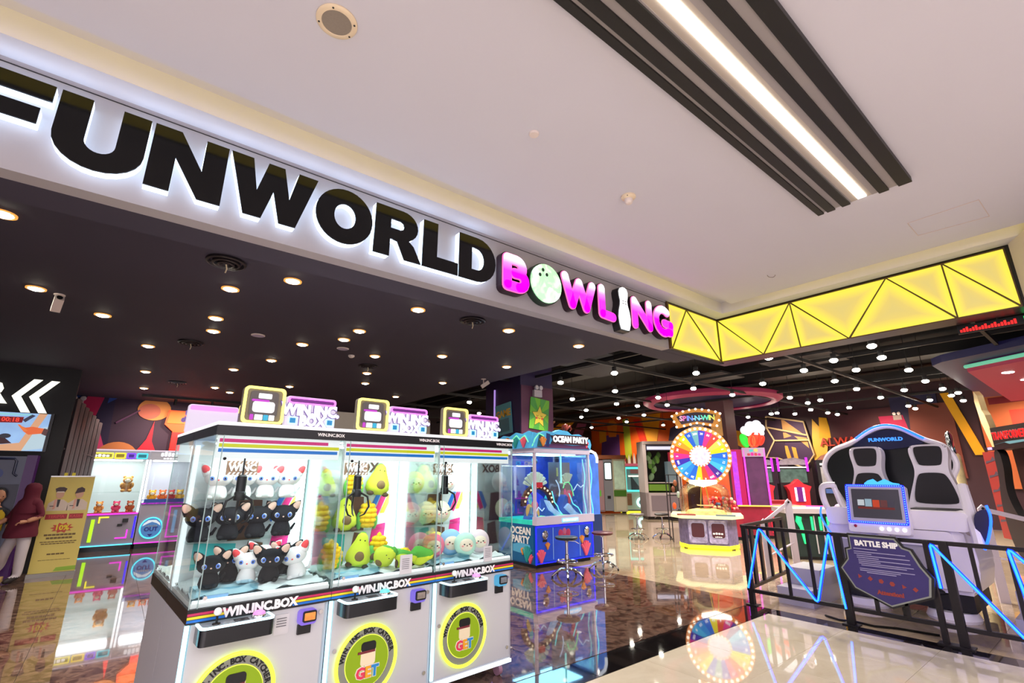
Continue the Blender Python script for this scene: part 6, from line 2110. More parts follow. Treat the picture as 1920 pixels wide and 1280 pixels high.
# steps either side
t = thing('step_block', 'grey two step block at the left side of the simulator', 'steps', (7.05, 3.25, 0), -PI / 2)
for k, (y0, z) in enumerate(((0, .20), (.32, .40))):
    G().box(0, y0, 0 if k == 0 else .0, .42, .9, z).build('step', VG2, t) if k == 0 else G().box(0.001, y0, .2, .419, .9, z).build('step', VG2, t)
t = thing('step_block', 'pale step block at the right side of the simulator', 'steps', (7.25, 1.05, 0), -PI / 2)
G().box(0, 0, .0, .55, .9, .22).build('step', VG2, t)
G().box(0, .35, .22, .549, .9, .42).build('step', VG2, t)


def rail(label, p, q, z0, z1):
    t = thing('hand_rail', label, 'hand rail', p)
    RW_ = mt('rail_white', (214, 204, 214), .35)
    d = Vector(q) - Vector(p)
    d.z = 0
    n = d.normalized()
    s = Vector((-n.y, n.x, 0)) * .012

    def plate(pts, name):
        g = G()
        A = [g.v(Vector(x) + s) for x in pts]
        B = [g.v(Vector(x) - s) for x in pts]
        g.f(A)
        g.f(B[::-1])
        for i in range(len(pts)):
            g.f([A[i], B[i], B[(i + 1) % len(pts)], A[(i + 1) % len(pts)]])
        return g.build(name, RW_, t)
    w = n * .055
    plate([-w, w, w + Vector((0, 0, z0 - .05)), Vector((0, 0, z0)), -w + Vector((0, 0, z0 - .05))], 'post')
    plate([d - w, d + w, d + w + Vector((0, 0, z1 - .05)), d + Vector((0, 0, z1)), d - w + Vector((0, 0, z1 - .05))], 'post')
    plate([Vector((0, 0, z0 - .09)), d + Vector((0, 0, z1 - .09)), d + Vector((0, 0, z1 - .03)), Vector((0, 0, z0 - .03))], 'top_rail')
    for v, z in ((Vector((0, 0, 0)), z0), (d, z1)):
        g = G()
        c = v + Vector((0, 0, z - .05))
        g.cyl(c + s * 1.3, c - s * 1.3, .018, n=10)
        g.build('bolt_hole', BLKM, t)
    g = G()
    for zz in (.35,):
        g.tube([Vector((0, 0, zz + .2)), d + Vector((0, 0, zz))], .015, 6)
    g.build('lower_rail', RW_, t)


rail('white stair hand rail at the left side of the simulator', (8.72, 3.66, 0), (8.34, 3.92, 0), 1.22, .92)
rail('white stair hand rail at the right side of the simulator', (9.30, 1.40, 0), (9.85, .62, 0), 1.21, .95)
# cabinet with green lit strips behind the left rail
t = thing('strip_light_cabinet', 'dark low cabinet with vertical green lit strips behind the left hand rail', 'arcade machine', (10.65, 4.55, 0), R(51.4 - 90 - 10))
G().box(0, .02, .06, .95, .7, .86).build('cabinet', mt('dark_teal_cabinet', (20, 40, 40), .4), t)
G().box(.04, .06, 0, .9, .66, .06).build('plinth', BLKP, t)
G().box(-.03, -.05, .86, 1.0, .72, .95).build('counter', mt('counter_lilac', (170, 160, 166), .4), t)
GL = mt('green_led_bar', (40, 250, 130), .4, e=1.6)
G().tube([(.24, .0, .80), (.22, .0, .72), (.26, .0, .60), (.30, .0, .30)], [.05, .055, .035, .03], 8).build('green_bar', GL, t)
for x in (.45, .60, .74):
    G().box(x, .0, .55, x + .035, .019, .80).build('green_bar', GL, t)
    G().box(x + .05, -.004, .12, x + .07, .019, .82).build('grey_bar', VG2, t)

# ------------------------------------------------------------------ black fence with zigzag neon
FM = mt('fence_black', (26, 20, 26), .4, .3)
t = thing('metal_fence', 'black metal fence with zigzag blue neon along the mall floor', 'fence', (6.66, 3.43, 0), -PI / 2)
FL = 4.6
G().box(0, -.02, .915, FL, .02, .955).build('top_rail', FM, t)
G().box(0, -.02, .15, FL, .02, .19).build('bottom_rail', FM, t)
for x, w in ((0.0, .06), (1.085, .075), (1.905, .045), (2.03, .07), (3.1, .07), (4.2, .07)):
    c = G().box(x, -.03, .0, x + w, .03, .95).build('post', FM, t)
    G().box(x - .04, -.06, 0, x + w + .04, .06, .012).build('base_plate', FM, c)
for x in (.50, .78, 1.38, 1.62, 2.25, 2.52, 2.8, 3.4, 3.7):
    G().box(x, -.014, .19, x + .032, .014, .915).build('bar', FM, t)
NE = mt('zigzag_neon', (50, 165, 255), .4, e=1.7)
NEB = mt('zigzag_neon_halo', (0, 30, 255), .4, e=6.0)


def neon(pts):
    g = G()
    P = []
    for i, p in enumerate(pts):
        p = Vector((p[0], -.035, p[1]))
        if 0 < i < len(pts) - 1:
            a = (Vector((pts[i - 1][0], -.035, pts[i - 1][1])) - p).normalized()
            b = (Vector((pts[i + 1][0], -.035, pts[i + 1][1])) - p).normalized()
            P += [p + a * .035, p + a * .012 + b * .012, p + b * .035]
        else:
            P.append(p)
    g.tube(P, .0105, 8)
    o = g.build('neon_tube', NE, t, smooth=60)
    g = G()
    g.tube([q + Vector((0, .014, 0)) for q in P], .0165, 8)
    g.build('neon_halo', NEB, o, smooth=60)  # deep blue tube behind the core stands in for the neon's halo


neon([(.01, .20), (.235, .94), (.815, .165), (1.045, .95), (1.10, .16)])
neon([(1.98, .51), (1.965, .935), (2.50, .185)])
neon([(2.60, .30), (2.535, .945), (3.15, .19)])
neon([(3.28, .30), (3.3, .94), (3.85, .2)])
# side return of the fence running back towards the wheel
t = thing('metal_fence', 'short black fence return running back from the corner beside the simulator', 'fence', (6.69, 3.46, 0), R(7))
G().box(0.03, -.02, .915, 1.75, .02, .955).build('top_rail', FM, t)
G().box(0.03, -.02, .15, 1.75, .02, .19).build('bottom_rail', FM, t)
for x, w in ((.30, .10), (.62, .07), (1.0, .05), (1.35, .05), (1.69, .06)):
    G().box(x, -.016, .0 if x > 1.6 else .19, x + w, .016, .915).build('bar', FM, t)
t = thing('floor_cable', 'black cable lying on the floor under the fence', 'cable', (0, 0, 0))
G().tube([(6.80, 2.62, .012), (6.72, 2.45, .012), (6.78, 2.30, .012), (6.75, 2.12, .012), (6.85, 1.95, .012), (6.9, 1.6, .012)], .012, 6).build('cable', BLKM, t)

# ------------------------------------------------------------------ BATTLE SHIP board on the fence
t = thing('notice_board', 'dark shaped instruction board with a silver border hung on the black fence', 'sign', (6.565, 2.16, 0), -PI / 2)
O = [(.02, .955), (.44, .955), (.51, .87), (.51, .82), (.60, .80), (.69, .60), (.69, .43), (.32, .265), (.24, .30), (-.02, .41), (-.125, .595), (-.09, .71), (-.09, .80), (-.02, .84)]
O = [(.0, .95), (.42, .95), (.475, .865), (.54, .845), (.60, .70), (.665, .60), (.635, .425), (.29, .275), (-.02, .41), (-.125, .60), (-.045, .70), (-.045, .80), (.0, .815)]
cx, cz = .26, .62


def inset(P, s):
    return [(cx + (x - cx) * s, cz + (z - cz) * s) for x, z in P]


bd = G().prism(inset(O, 1.06), 'y', 0, .03).build('board', mt('board_black', (22, 18, 22), .4), t, smooth=0)
G().prism(O, 'y', -.006, .001).build('border', mt('border_silver', (176, 176, 168), .4, e=.25), bd, smooth=0)
G().prism(inset(O, .955), 'y', -.012, -.005).build('face', mt('board_face_indigo', (46, 36, 92), .4, e=.28, noise=.25, scale=5), bd, smooth=0)
txt('BATTLE SHIP', .075, WHT, bd, (.245, -.014, .875), .002, off=.004, sx=.92)
LILT = mt('print_lilac', (170, 164, 200), .6)
for k, (x0, w, z) in enumerate(((.03, .22, .815), (.03, .46, .785), (.03, .16, .765), (.05, .47, .745), (.05, .2, .725), (.06, .46, .705), (.06, .2, .687), (.06, .48, .668), (.08, .4, .65), (.06, .48, .615), (.06, .36, .597), (.12, .26, .58))):
    G().box(x0, -.0145, z, x0 + w, -.0115, z + .0065).build('printed_line', LILT, bd)
IR = mt('icon_red', (190, 70, 60), .5, e=.25)
for k in range(6):
    x, z = .045 + .095 * k, .535 - .012 * k
    G().prism(ell(x, z, .024, .024, 3 + k % 4), 'y', -.0145, -.0115).build('icon', IR, bd, smooth=0)
txt('Attention!', .055, MATS['icon_red'], bd, (.30, -.014, .40), .002, off=.003)
for x in (.14, .40):
    G().box(x, .0, .19, x + .03, .03, .35).build('support', FM, t)

# ------------------------------------------------------------------ machines at the far right
t = thing('shooting_cabinet', 'black gun game cabinet under a red lettered header, far right', 'arcade machine', (13.24, 1.60, 0), R(209.8))
hd = G().box(0, 0, 2.12, 1.9, .25, 2.48).build('header', mt('header_black', (14, 12, 16), .35), t)
txt('TRANSFORMERS', .20, mt('header_silver', (190, 190, 196), .3, .6), hd, (.04, -.004, 2.31), .003, off=.009, align='LEFT', sx=.8)
txt('TRANSFORMERS', .20, mt('header_red', (240, 20, 26), .4, e=.9), hd, (.04, -.012, 2.31), .003, off=.003, align='LEFT', sx=.8)
G().prism([(.05, 2.16), (.4, 2.19), (.55, 2.15), (1.6, 2.19), (1.6, 2.21), (.5, 2.2)], 'y', -.008, -.001).build('silver_underline', mt('underline_ice', (130, 190, 200), .3, e=.5), hd)
G().box(-.25, -.05, 2.06, 1.9, .3, 2.12).build('visor', mt('visor_black', (20, 18, 22), .3), t)
G().box(-.12, -.06, 2.07, .02, -.045, 2.115).build('visor_lamp', mt('visor_lilac', (210, 170, 255), .4, e=1.5), t)
G().prism([(-.02, 2.12), (-.02, 2.45), (-.10, 2.75), (-.17, 2.85), (-.2, 3.15), (-.30, 3.25), (-.36, 3.05), (-.30, 2.6), (-.12, 2.12)], 'y', .02, .12).build('side_blade', mt('pale_blade', (226, 206, 150), .4, noise=.15, scale=6), t, smooth=0)
for x0, m in ((-.05, 'seat_black'), (1.2, 'seat_black')):
    P = [(0, 2.06), (.28, 2.06), (.30, 1.75), (.18, 1.45), (.16, 1.2), (.34, .9), (.6, .72), (.6, .1), (.0, .1), (-.2, .5), (-.22, 1.1), (-.02, 1.55)]
    g = G()
    g.prism(soft([(x0 + x * .8, z) for x, z in P], 2), 'y', -.02, .10)
    g.build('curved_side', mt('seat_black', (18, 14, 18), .5), t, smooth=40)
G().box(.0, .25, .1, 1.9, 1.3, 2.1).build('booth', mt('booth_brown', (60, 34, 34), .5, noise=.5, scale=3), t)
G().box(.0, .2, .0, 1.9, 1.25, .1).build('plinth', BLKP, t)
G().prism([(.5, 1.1), (.95, 1.0), (.9, .85), (.55, .9)], 'y', .2, .26).build('orange_art', mt('orange_art', (226, 130, 40), .5, e=.2), t)
G().box(1.0, .1, 1.55, 1.05, .14, 1.85).build('lime_strip', mt('lime_strip', (220, 240, 50), .4, e=1.2), t)
G().sph((1.0, .1, .95), (.22, .15, .09), 12, 8).build('gold_gun', mt('gold_chrome', (206, 190, 110), .2, .9), t)
G().sph((1.15, .1, .72), (.2, .1, .06), 12, 8).build('blue_glow', mt('blue_glow', (20, 40, 240), .4, e=1.2), t)
sp = G().box(-.75, .1, .4, -.25, .16, 2.05).build('red_side_art', mt('red_side_art', (214, 60, 50), .5, e=.2), t)
for k in range(5):
    z = .7 + .28 * k
    G().prism([(-.7, z), (-.3, z + .06), (-.4, z + .13), (-.5, z + .06), (-.68, z + .05)], 'y', .094, .101).build('side_mark', mt('side_mark_grey', (70, 60, 76), .5), sp, smooth=0)
t = thing('pale_tower_prop', 'tall pale gold tower prop beside the red art panel, far right', 'prop', (12.62, 2.15, 0), R(209.8))
G().lathe([(.0, 0), (.13, 0), (.13, 1.95), (.10, 2.0), (0, 2.0)], n=16).build('column', mt('pale_gold', (214, 196, 150), .3, .4, noise=.3, scale=20), t)
G().lathe([(.06, 2.0), (.06, 2.35), (.03, 2.42), (0, 2.42)], (.06, 0, 0), 12).build('silver_tube', CHROME, t)
G().lathe([(.05, 2.0), (.05, 2.25), (.0, 2.25)], (-.05, .02, 0), 12).build('silver_tube', CHROME, t)

def racer(label, loc, rz, hue):
    t = thing('racing_cabinet', label, 'arcade machine', loc, rz, 'red racing cabinets at the back')
    G().box(-.45, .5, .05, .45, 1.1, 1.3).build('cabinet', mt('race_black', (20, 18, 22), .4), t)
    G().box(-.4, .55, 0, .4, 1.05, .05).build('plinth', BLKP, t)
    s = G().box(-.46, .48, 1.3, .46, .62, 1.85).build('monitor', mt('race_monitor', (16, 18, 20), .3), t)
    G().box(-.42, .472, 1.34, .42, .48, 1.80).build('screen', mt('race_screen', (60, 80, 74), .2, e=.6, noise=.7, scale=6), s)
    G().box(-.46, .45, 1.84, .46, .5, 1.88).build('screen_light', mt('race_light', (240, 236, 230), .4, e=1.2), s)
    G().prism([(-.5, 1.95), (.5, 1.95), (.42, 2.12), (.1, 2.2), (-.3, 2.14)], 'y', .5, .6).build('marquee', mt('race_marquee', (150, 140, 150), .3, e=.2, noise=.6, scale=7), t, smooth=0)
    for x in (-.48, .44):
        G().box(x, .42, 1.72, x + .06, .5, 2.2).build('violet_lamp', mt('violet_lamp', (210, 40, 240), .4, e=1.6), t)
    b = G().prism([(-.38, 1.22), (-.16, 1.30), (0, 1.46), (.16, 1.30), (.38, 1.22), (.3, 1.05), (.28, .6), (.18, .25), (-.18, .25), (-.28, .6), (-.3, 1.05)], 'y', -.1, .45).build('bike_body', mt('bike_red', (190, 30, 44), .3), t, smooth=30)
    G().box(-.12, -.13, .72, .12, -.101, 1.2).build('tail_panel', mt('tail_violet', (130, 20, 150), .4, e=.4), b)
    for x in (-.15, .08):
        G().box(x, -.14, .74, x + .06, -.101, 1.18).build('tail_light', mt('tail_white', (250, 230, 255), .4, e=1.8), b)
    G().lathe([(0, .1), (.15, .12), (.2, .3), (.12, .55), (0, .6)], (0, -.2, 0), 14).build('seat', mt('bike_tan', (206, 150, 120), .5), t)
    G().box(-.14, -.2, .0, .14, .5, .25).build('bike_foot', BLKP, t)
    return t


racer('red bike racing cabinet just right of the tall drop tower', (18.05, 8.35, 0), R(51.4 - 90 - 18), 0)
racer('red bike racing cabinet further right with two violet lamps', (18.5, 7.35, 0), R(51.4 - 90 - 18), 0)
t = thing('screen_cabinet', 'black upright cabinet with a white light bar above a grey screen', 'arcade machine', (19.0, 6.75, 0), R(51.4 - 90 - 20))
G().box(-.1, .02, .05, .75, .8, 2.1).build('cabinet', mt('race_black', (20, 18, 22), .4), t)
G().box(-.05, .06, 0, .7, .75, .05).build('plinth', BLKP, t)
G().box(0, -.02, 1.92, .66, .0, 1.99).build('light_bar', MATS['race_light'], t)
G().box(.0, -.01, 1.3, .62, .02, 1.86).build('screen', mt('grey_game_screen', (130, 126, 126), .3, e=.5, noise=.6, scale=5), t)
G().box(.05, -.06, 1.0, .62, .02, 1.14).build('control_shelf', mt('shelf_blue', (90, 120, 190), .3, e=.3), t)
G().prism([(-.05, 2.1), (.75, 2.1), (.7, 2.3), (.4, 2.36), (.1, 2.24)], 'y', .05, .15).build('marquee', mt('brown_marquee', (140, 90, 76), .4, noise=.5, scale=8), t, smooth=0)
t = thing('amber_post_cabinet', 'cabinet with an amber lit post and bright header left of the white simulator', 'arcade machine', (19.65, 6.0, 0), R(51.4 - 90 - 22))
G().box(.1, .02, .05, 1.1, .8, 2.1).build('cabinet', mt('amber_cab_body', (120, 110, 112), .4), t)
G().box(.12, .06, 0, 1.05, .75, .05).build('plinth', BLKP, t)
G().box(0, -.03, .3, .10, .05, 2.4).build('amber_post', mt('amber_led', (255, 200, 50), .4, e=1.1), t)
G().box(.14, -.03, 1.7, 1.05, .01, 1.95).build('header_light', mt('cream_header', (250, 250, 225), .4, e=1.2), t)
G().box(.16, -.02, 1.15, 1.0, .01, 1.66).build('screen', mt('sky_screen', (140, 190, 210), .3, e=.7, noise=.6, scale=4), t)
t = thing('low_bench', 'pale lilac low counter with a magenta light in front of the racing cabinets', 'counter', (15.0, 6.2, 0), R(51.4 - 90 - 20))
G().box(0, 0, .05, 1.7, .6, .72).build('body', mt('counter_pale', (200, 186, 190), .4), t)
G().box(.05, .05, 0, 1.65, .55, .05).build('plinth', BLKP, t)
G().box(.1, -.02, .72, .9, .1, .78).build('magenta_light', mt('magenta_bar', (255, 60, 150), .4, e=1.6), t)
G().sph((1.25, .2, .76), (.18, .12, .08), 12, 8).build('lilac_cap', mt('lilac_cap', (190, 150, 220), .4), t)
G().box(-.5, .05, .05, .0, .5, .9).build('red_end', mt('red_end', (206, 36, 40), .4, e=.4), t)
# ------------------------------------------------------------------ things under the ceilings
t = thing('canopy_ring', 'pink ring shaped canopy with dark blue underside hung from the black ceiling', 'canopy', (14.2, 7.85, 3.72))
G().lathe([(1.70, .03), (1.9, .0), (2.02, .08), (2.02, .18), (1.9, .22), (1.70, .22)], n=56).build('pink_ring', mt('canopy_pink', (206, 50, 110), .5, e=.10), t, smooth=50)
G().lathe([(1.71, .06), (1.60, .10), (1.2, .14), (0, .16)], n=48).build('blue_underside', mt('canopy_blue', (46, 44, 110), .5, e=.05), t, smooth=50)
for a in (30, 150, 270):
    G().cyl((1.8 * math.cos(R(a)), 1.8 * math.sin(R(a)), .2), (1.8 * math.cos(R(a)), 1.8 * math.sin(R(a)), .9), .02, n=6).build('hanger_rod', DUCT, t)
g = G()
g.box(14.35, 7.5, 0, 14.95, 8.1, 3.88)
pl = struct(g.build('pillar', mt('pillar_brown', (96, 62, 70), .5, noise=.3, scale=2)))
G().box(14.33, 7.62, 2.75, 14.35, 7.98, 3.3).build('amber_plate', mt('amber_plate', (226, 170, 100), .5, e=.25, noise=.4, scale=8), pl)
t = thing('ceiling_raft', 'large pink hanging ceiling panel with a mint edge, far right', 'ceiling panel', (0, 0, 0))
PKP = [(12.44, 1.60), (18.44, 1.68), (18.44, -2.5), (9.93, -2.5)]
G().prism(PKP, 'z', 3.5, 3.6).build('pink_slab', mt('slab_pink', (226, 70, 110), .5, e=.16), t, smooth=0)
G().tube([(12.44, 1.62, 3.60), (9.93, -2.5, 3.60)], .035, 6).build('mint_edge', mt('mint_led', (120, 220, 180), .4, e=.6), t)
for y in (-1.0, .6):
    G().tube([(12.0 + y * .2, y, 3.498), (17.5, y - .3, 3.498)], .012, 5).build('light_seam', mt('seam_pink_light', (255, 130, 130), .4, e=1.0), t)
G().cyl((14, 0, 3.6), (14, 0, 3.66), .02, n=6).build('hanger_rod', DUCT, t)
t = thing('ceiling_raft', 'dark blue hanging ceiling panel above the pink one, far right', 'ceiling panel', (0, 0, 0))
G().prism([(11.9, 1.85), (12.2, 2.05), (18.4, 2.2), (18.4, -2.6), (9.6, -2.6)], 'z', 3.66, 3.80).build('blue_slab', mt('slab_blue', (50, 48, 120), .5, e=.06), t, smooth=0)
G().cyl((13, .5, 3.8), (13, .5, 4.62), .02, n=6).build('hanger_rod', DUCT, t)

t = thing('sign_reflection', 'red and green reflection built as a glowing strip under the yellow panels', 'sign', (6.80, .75, 3.075), -PI / 2)  # reflection in the black lintel, modelled as a lit strip
G().box(-.12, 0, -.03, .52, .03, .06).build('housing', BLKP, t)
for k in range(18):
    x = -.10 + k * .024
    G().box(x, -.004, -.015, x + .018, .001, .012 + .012 * ((k * 7) % 3)).build('red_segment', mt('reflection_red', (255, 40, 40), .4, e=1.2), t)
G().box(.38, -.004, -.01, .50, .001, .045).build('green_end', mt('reflection_green', (40, 230, 110), .4, e=1.2), t)
G().cyl((.2, .015, .06), (.2, .015, .075), .01, n=6).build('hanger', BLKP, t)

# black beams, ducts and panels under the open ceiling
BEAM = mt('beam_black', (28, 26, 29), .6)
k = 0
y = 1.0
while y < 18.5:
    x0 = 7.0 if y < 3.6 else 6.0
    g = G()
    g.box(x0, y, 3.74, 20.9, y + .05, 3.80)
    struct(g.build('beam', BEAM))
    y += 2.6
x = 7.4
while x < 20.5:
    g = G()
    g.box(x, -3.9, 3.81, x + .05, 18.9, 3.87)
    struct(g.build('beam', BEAM))
    x += 3.4
for (x, y0, y1, w, z) in ((6.6, 4.0, 18, .5, 4.05), (9.3, -3, 18, .45, 4.15), (13.3, -3, 18, .5, 4.1), (17.2, -3, 18, .45, 4.15)):
    g = G()
    g.box(x, y0, z, x + w, y1, z + .35)
    struct(g.build('beam_duct', DUCT))
for k, (x, y) in enumerate(((6.3, 4.3), (6.3, 6.0), (7.8, 4.3), (7.8, 6.4), (10.4, 3.2), (10.6, 5.5))):
    G().box(0, 0, 0, 1.1, 1.35, .04).build('acoustic_panel', mt('acoustic_grey', (44, 42, 45), .8), None, loc=(x, y, 3.90))
for o in [o for o in COL.objects if o.name.startswith('acoustic_panel')]:
    o.name = 'ceiling_panel'
    struct(o)

# ------------------------------------------------------------------ lights of the dark ceiling
LENS = mt('downlight_lens', (255, 244, 220), .4, e=E_DOWN)
SPOT = bpy.data.lights.new('downlight_beam', 'SPOT')
SPOT.energy = 85
SPOT.color = (1.0, .88, .74)
SPOT.spot_size = R(120)
SPOT.spot_blend = .6
SPOT.shadow_soft_size = .05
SPOT2 = bpy.data.lights.new('hanging_beam', 'SPOT')
SPOT2.energy = 150
SPOT2.color = (1.0, .9, .78)
SPOT2.spot_size = R(130)
SPOT2.spot_blend = .6
SPOT2.shadow_soft_size = .05
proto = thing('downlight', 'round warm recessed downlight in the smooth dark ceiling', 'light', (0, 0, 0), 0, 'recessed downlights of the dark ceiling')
G().ring(ell(0, 0, .085, .085, 20), ell(0, 0, .066, .066, 20), 'z', -.012, .0).build('halo_ring', mt('downlight_halo', (255, 176, 84), .4, e=.9), proto)  # warm halo of the lamp, put into a glowing ring
G().lathe([(.066, -.004), (.06, -.016), (.035, -.026), (0, -.028)], n=18).build('lens', LENS, proto)
lp = bpy.data.objects.new('beam', SPOT)
COL.objects.link(lp)
lp.parent = proto
lp.location = (0, 0, -.08)
FLAT = [(-0.974, 6.836), (-0.439, 7.531), (0.076, 9.003), (0.137, 11.364), (0.197, 13.627), (0.67, 6.806), (0.73, 7.471), (0.632, 5.573), (1.088, 4.931), (1.889, 7.437), (1.783, 8.864), (1.412, 10.101), (1.444, 12.543), (1.825, 13.073), (2.722, 11.35), (2.294, 6.222), (2.284, 6.781), (3.048, 7.461), (3.493, 8.876), (3.888, 9.924), (2.503, 4.93), (3.919, 6.765), (5.155, 8.833), (5.203, 11.205), (3.877, 4.927), (5.256, 6.739), (5.215, 4.9), (-0.988, 4.923)]
ORD = 'first second third fourth fifth sixth seventh eighth ninth tenth eleventh twelfth thirteenth fourteenth fifteenth sixteenth seventeenth eighteenth nineteenth twentieth twenty-first twenty-second twenty-third twenty-fourth twenty-fifth twenty-sixth twenty-seventh twenty-eighth'.split()
RANK = {}
for n, i in enumerate(sorted(range(len(FLAT)), key=lambda i: (FLAT[i][0] * math.sin(R(51.4)) - FLAT[i][1] * math.cos(R(51.4))) / ((FLAT[i][0] * math.cos(R(51.4)) + FLAT[i][1] * math.sin(R(51.4))) * .9636 + 1.9 * .2677))):
    RANK[i] = n + 1
NAMED = {0: 'recessed downlight right beside the white ceiling camera', 27: 'recessed downlight cut by the left edge of the picture', 8: 'recessed downlight under the gap between letters N and W, nearest the round vent',
         20: 'recessed downlight under the letter D of the sign', 24: 'recessed downlight right of the dark vent under the pink letters', 26: 'recessed downlight nearest the yellow zigzag panels'}
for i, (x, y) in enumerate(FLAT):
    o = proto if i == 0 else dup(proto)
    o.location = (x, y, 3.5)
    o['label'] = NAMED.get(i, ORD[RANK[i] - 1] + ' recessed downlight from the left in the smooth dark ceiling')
proto = thing('hanging_spotlight', 'small bright round spotlight under the black open ceiling', 'light', (0, 0, 0), 0, 'spotlights under the black open ceiling')
G().cyl((0, 0, .0), (0, 0, .11), .045, n=14).build('can', DUCT, proto)
G().lathe([(.045, .012), (.064, -.004), (.06, -.03), (.035, -.048), (0, -.052)], n=14).build('lens', mt('spot_lens', (255, 248, 230), .4, e=E_DOWN), proto)
G().cyl((0, 0, .11), (0, 0, 1.07), .006, n=6).build('stem', DUCT, proto)
lp = bpy.data.objects.new('beam', SPOT2)
COL.objects.link(lp)
lp.parent = proto
lp.location = (0, 0, -.10)
OPEN = [(7.386, 6.009), (7.267, 7.407), (9.159, 8.91), (11.131, 10.248), (12.369, 11.625), (9.059, 7.385), (10.777, 8.755), (11.593, 8.659), (10.708, 7.326), (13.641, 11.024), (14.857, 11.636), (8.647, 5.003), (10.197, 6.007), (13.576, 9.9), (16.6, 8.726), (12.1, 8.0), (16.5, 6.862), (16.9, 8.0), (11.799, 5.907), (8.441, 3.514), (10.841, 4.716), (13.399, 5.2), (14.804, 5.3), (16.602, 7.088), (17.21, 6.6), (10.041, 3.57), (9.538, 2.892), (10.771, 2.925), (11.732, 3.608), (13.249, 3.661), (14.51, 4.879), (16.452, 5.84), (17.745, 5.815), (18.471, 5.78), (16.82, 4.926), (8.903, 2.154), (9.944, 2.3), (11.569, 2.3), (13.27, 2.4), (14.299, 3.01), (15.226, 3.72), (16.81, 3.043), (14.795, 2.4), (16.24, 2.5), (15.824, 2.3), (17.643, 2.5), (17.774, 3.725), (18.663, 3.759), (7.347, 11.098), (9.0, 13.0), (12.0, 14.5), (15.5, 14.0), (17.0, 11.5), (18.5, 9.5)]
ONAMED = {48: 'bright round spotlight seen left of the dark pillar above the third machine sign', 19: 'bright round spotlight tucked under the lower edge of the long yellow panels', 35: 'bright round spotlight highest in the row right of the yellow panel corner', 0: 'bright round spotlight nearest the last pink letter, right of the pillar', 1: 'bright round spotlight just right of the emergency light on the pillar'}
for i, (x, y) in enumerate(OPEN):
    o = proto if i == 0 else dup(proto)
    o.location = (x, y, 3.55)
    o['label'] = ONAMED.get(i, 'small bright round spotlight under the black open ceiling')
proto = None
for i, (x, y) in enumerate(((13.121, 1.126), (14.391, 1.0), (15.878, .9), (17.5, 1.2))):
    if proto is None:
        proto = thing('downlight', 'nearest bright round light set in the pink hanging raft', 'light', (x, y, 3.499), 0, 'lights in the pink hanging panel')
        G().lathe([(.09, 0), (.08, -.008), (0, -.012)], n=16).build('lens', MATS['spot_lens'], proto)
    else:
        dup(proto, (x, y, 3.499), None, ('', 'second', 'third', 'farthest')[i] + ' bright round light set in the pink hanging raft')

# round vents with tell-tale ribbons, discs, camera
VM = mt('vent_black', (26, 22, 28), .35)
for i, (lab, x, y) in enumerate((('large round black ceiling vent with a ribbon, under the letters N and W', .482, 4.832), ('round black ceiling vent with a ribbon, under the pink letters', 3.24, 4.865),
                                 ('round black ceiling vent with a white ribbon near the middle of the dark ceiling', .56, 8.343), ('round black ceiling vent nearest the planet mural', .722, 12.294), ('round black ceiling vent above the middle claw machine', 3.247, 8.23))):
    t = thing('ceiling_vent', lab, 'vent', (x, y, 3.5), 0, 'round vents of the dark ceiling')
    for k, r in enumerate((.165, .115, .07)):
        G().lathe([(r, 0), (r, -.02 - .008 * k), (r - .018, -.026 - .008 * k), (r - .035, -.004)], n=32).build('vent_ring', VM, t)
    G().lathe([(.03, -.02), (0, -.03)], n=14).build('vent_hub', VM, t)
    G().tube([(.0, 0, -.03), (.012, .005, -.07), (.004, .01, -.11)], .006, 5).build('ribbon', mt('ribbon_cream', (226, 210, 180), .7), t)
for lab, x, y, n in (('round white flat disc on the dark ceiling, left of the other disc', 1.257, 7.317, 'ceiling_disc'), ('round white flat disc on the dark ceiling beside a small white sensor', 2.458, 7.307, 'ceiling_disc')):
    t = thing(n, lab, 'speaker', (x, y, 3.5), 0, 'white discs of the dark ceiling')
    G().lathe([(.09, 0), (.09, -.008), (.08, -.014)], n=28).build('rim', MATS['white_plastic'], t)
    G().lathe([(.081, -.012), (0, -.014)], n=28).build('cover', mt('disc_lilac', (216, 190, 212), .5, e=.12), t)
t = thing('smoke_detector', 'small white smoke detector on the dark ceiling beside a white disc', 'detector', (2.73, 7.667, 3.5))
G().lathe([(.05, 0), (.05, -.02), (.03, -.04), (0, -.045)], n=20).build('cover', MATS['white_plastic'], t)
G().sph((.02, -.02, -.04), .006).build('indicator', BLKP, t)


def camera_unit(lab, x, y, rz):
    t = thing('ceiling_camera', lab, 'camera', (x, y, 3.5), rz)
    G().lathe([(.05, 0), (.05, -.012), (.012, -.02), (.012, -.12), (0, -.12)], n=16).build('mount', MATS['white_plastic'], t)
    g = G(Matrix.Translation((0, 0, -.14)) @ Matrix.Rotation(R(-35), 4, 'X'))
    g.box(-.04, -.13, -.035, .04, .05, .035)
    c = g.build('housing', MATS['white_plastic'], t)
    g = G(Matrix.Translation((0, 0, -.14)) @ Matrix.Rotation(R(-35), 4, 'X'))
    g.cyl((0, -.131, 0), (0, -.14, 0), .026, n=14)
    g.build('lens', BLKP, c)
    G().box(-.02, -.05, -.125, .02, -.02, -.112).build('warm_reflector', mt('amber_plastic', (240, 190, 110), .5), t)


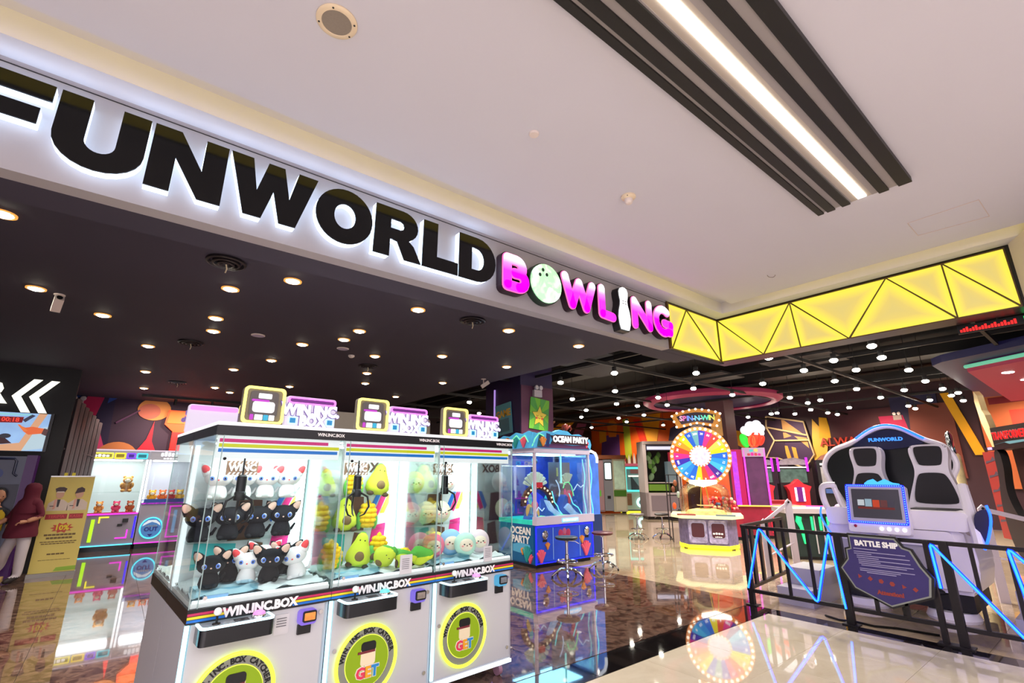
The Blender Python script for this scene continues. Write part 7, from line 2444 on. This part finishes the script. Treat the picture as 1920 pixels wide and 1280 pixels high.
camera_unit('white security camera hanging from the dark ceiling beside a downlight', -.796, 6.933, R(10))
camera_unit('small white security camera at the far ceiling edge beside the pillar', 5.6, 7.95, R(60))
t = thing('track_light_rail', 'black track rail with three spot heads in front of the planet mural', 'light', (0, 0, 0))
G().box(.2, 14.7, 3.44, 3.4, 14.74, 3.498).build('rail', BLKP, t)
for x in (.9, 1.7, 2.6):
    G().cyl((x, 14.72, 3.44), (x, 14.76, 3.30), .035, n=12).build('spot_head', BLKP, t)
for x in (1.4, .6, 2.3):
    d = bpy.data.lights.new('mural_spot', 'SPOT')
    d.energy, d.color, d.spot_size, d.spot_blend, d.shadow_soft_size = 130, (1, .74, .54), R(130), 1.0, .03
    o = bpy.data.objects.new('mural_spot', d)
    COL.objects.link(o)
    o.location = (x, 14.75, 3.26)
    o.rotation_euler = (R(40), 0, 0)
    o.parent = t
# unseen spots washing the far walls, with no fixture modelled
for (x, y, rx, rz, c, e) in ((16.5, 17.2, 40, 0, (1, .8, .55), 260), (19.2, 15.5, 40, -90, (1, .72, .45), 260), (19.2, 12.5, 40, -90, (1, .7, .45), 260), (19.2, 8.2, 40, -90, (1, .8, .55), 260), (19.2, 5.2, 40, -90, (1, .6, .4), 200), (19.2, 1.5, 40, -90, (1, .55, .4), 260)):
    d = bpy.data.lights.new('unseen_wall_wash', 'SPOT')
    d.energy, d.color, d.spot_size, d.spot_blend, d.shadow_soft_size = e, c, R(120), .7, .05
    o = bpy.data.objects.new('unseen_wall_wash', d)
    COL.objects.link(o)
    o.location = (x, y, 3.6)
    o.rotation_euler = (R(rx), 0, R(rz))

# ------------------------------------------------------------------ floor tiles (last: many small objects)


def tile_mesh(w, d, m):
    g = G()
    a = .0018
    g.box(a, a, -.008, w - a, d - a, 0)
    return g.mesh('tile', m, 0)


def lay(parent, x0, y0, x1, y1, s, m):
    cache = {}
    nx, ny = math.ceil((x1 - x0) / s - 1e-6), math.ceil((y1 - y0) / s - 1e-6)
    for j in range(ny):
        for i in range(nx):
            w, d = min(s, x1 - x0 - i * s), min(s, y1 - y0 - j * s)
            k = (round(w, 3), round(d, 3))
            if k not in cache:
                cache[k] = tile_mesh(w, d, m)
            obj('tile', cache[k], parent, (x0 + i * s, y0 + j * s, 0))


lay(floor1, -4.8, -4.1, 6.40, 3.096, .8, CREAM)
for b in BORDER:
    obj('tile', tile_mesh(b[2] - b[0], b[3] - b[1], BLACKSTONE), floor1, (b[0], b[1], 0))
lay(floor2, -3.95, 3.455, 6.85, 15.95, .9, MARBLE)
lay(floor3, 6.855, -2.0, 15.5, 12.0, .8, BEIGE)
lay(floor3, 6.645, -2.0, 6.853, 3.446, .8, BEIGE)
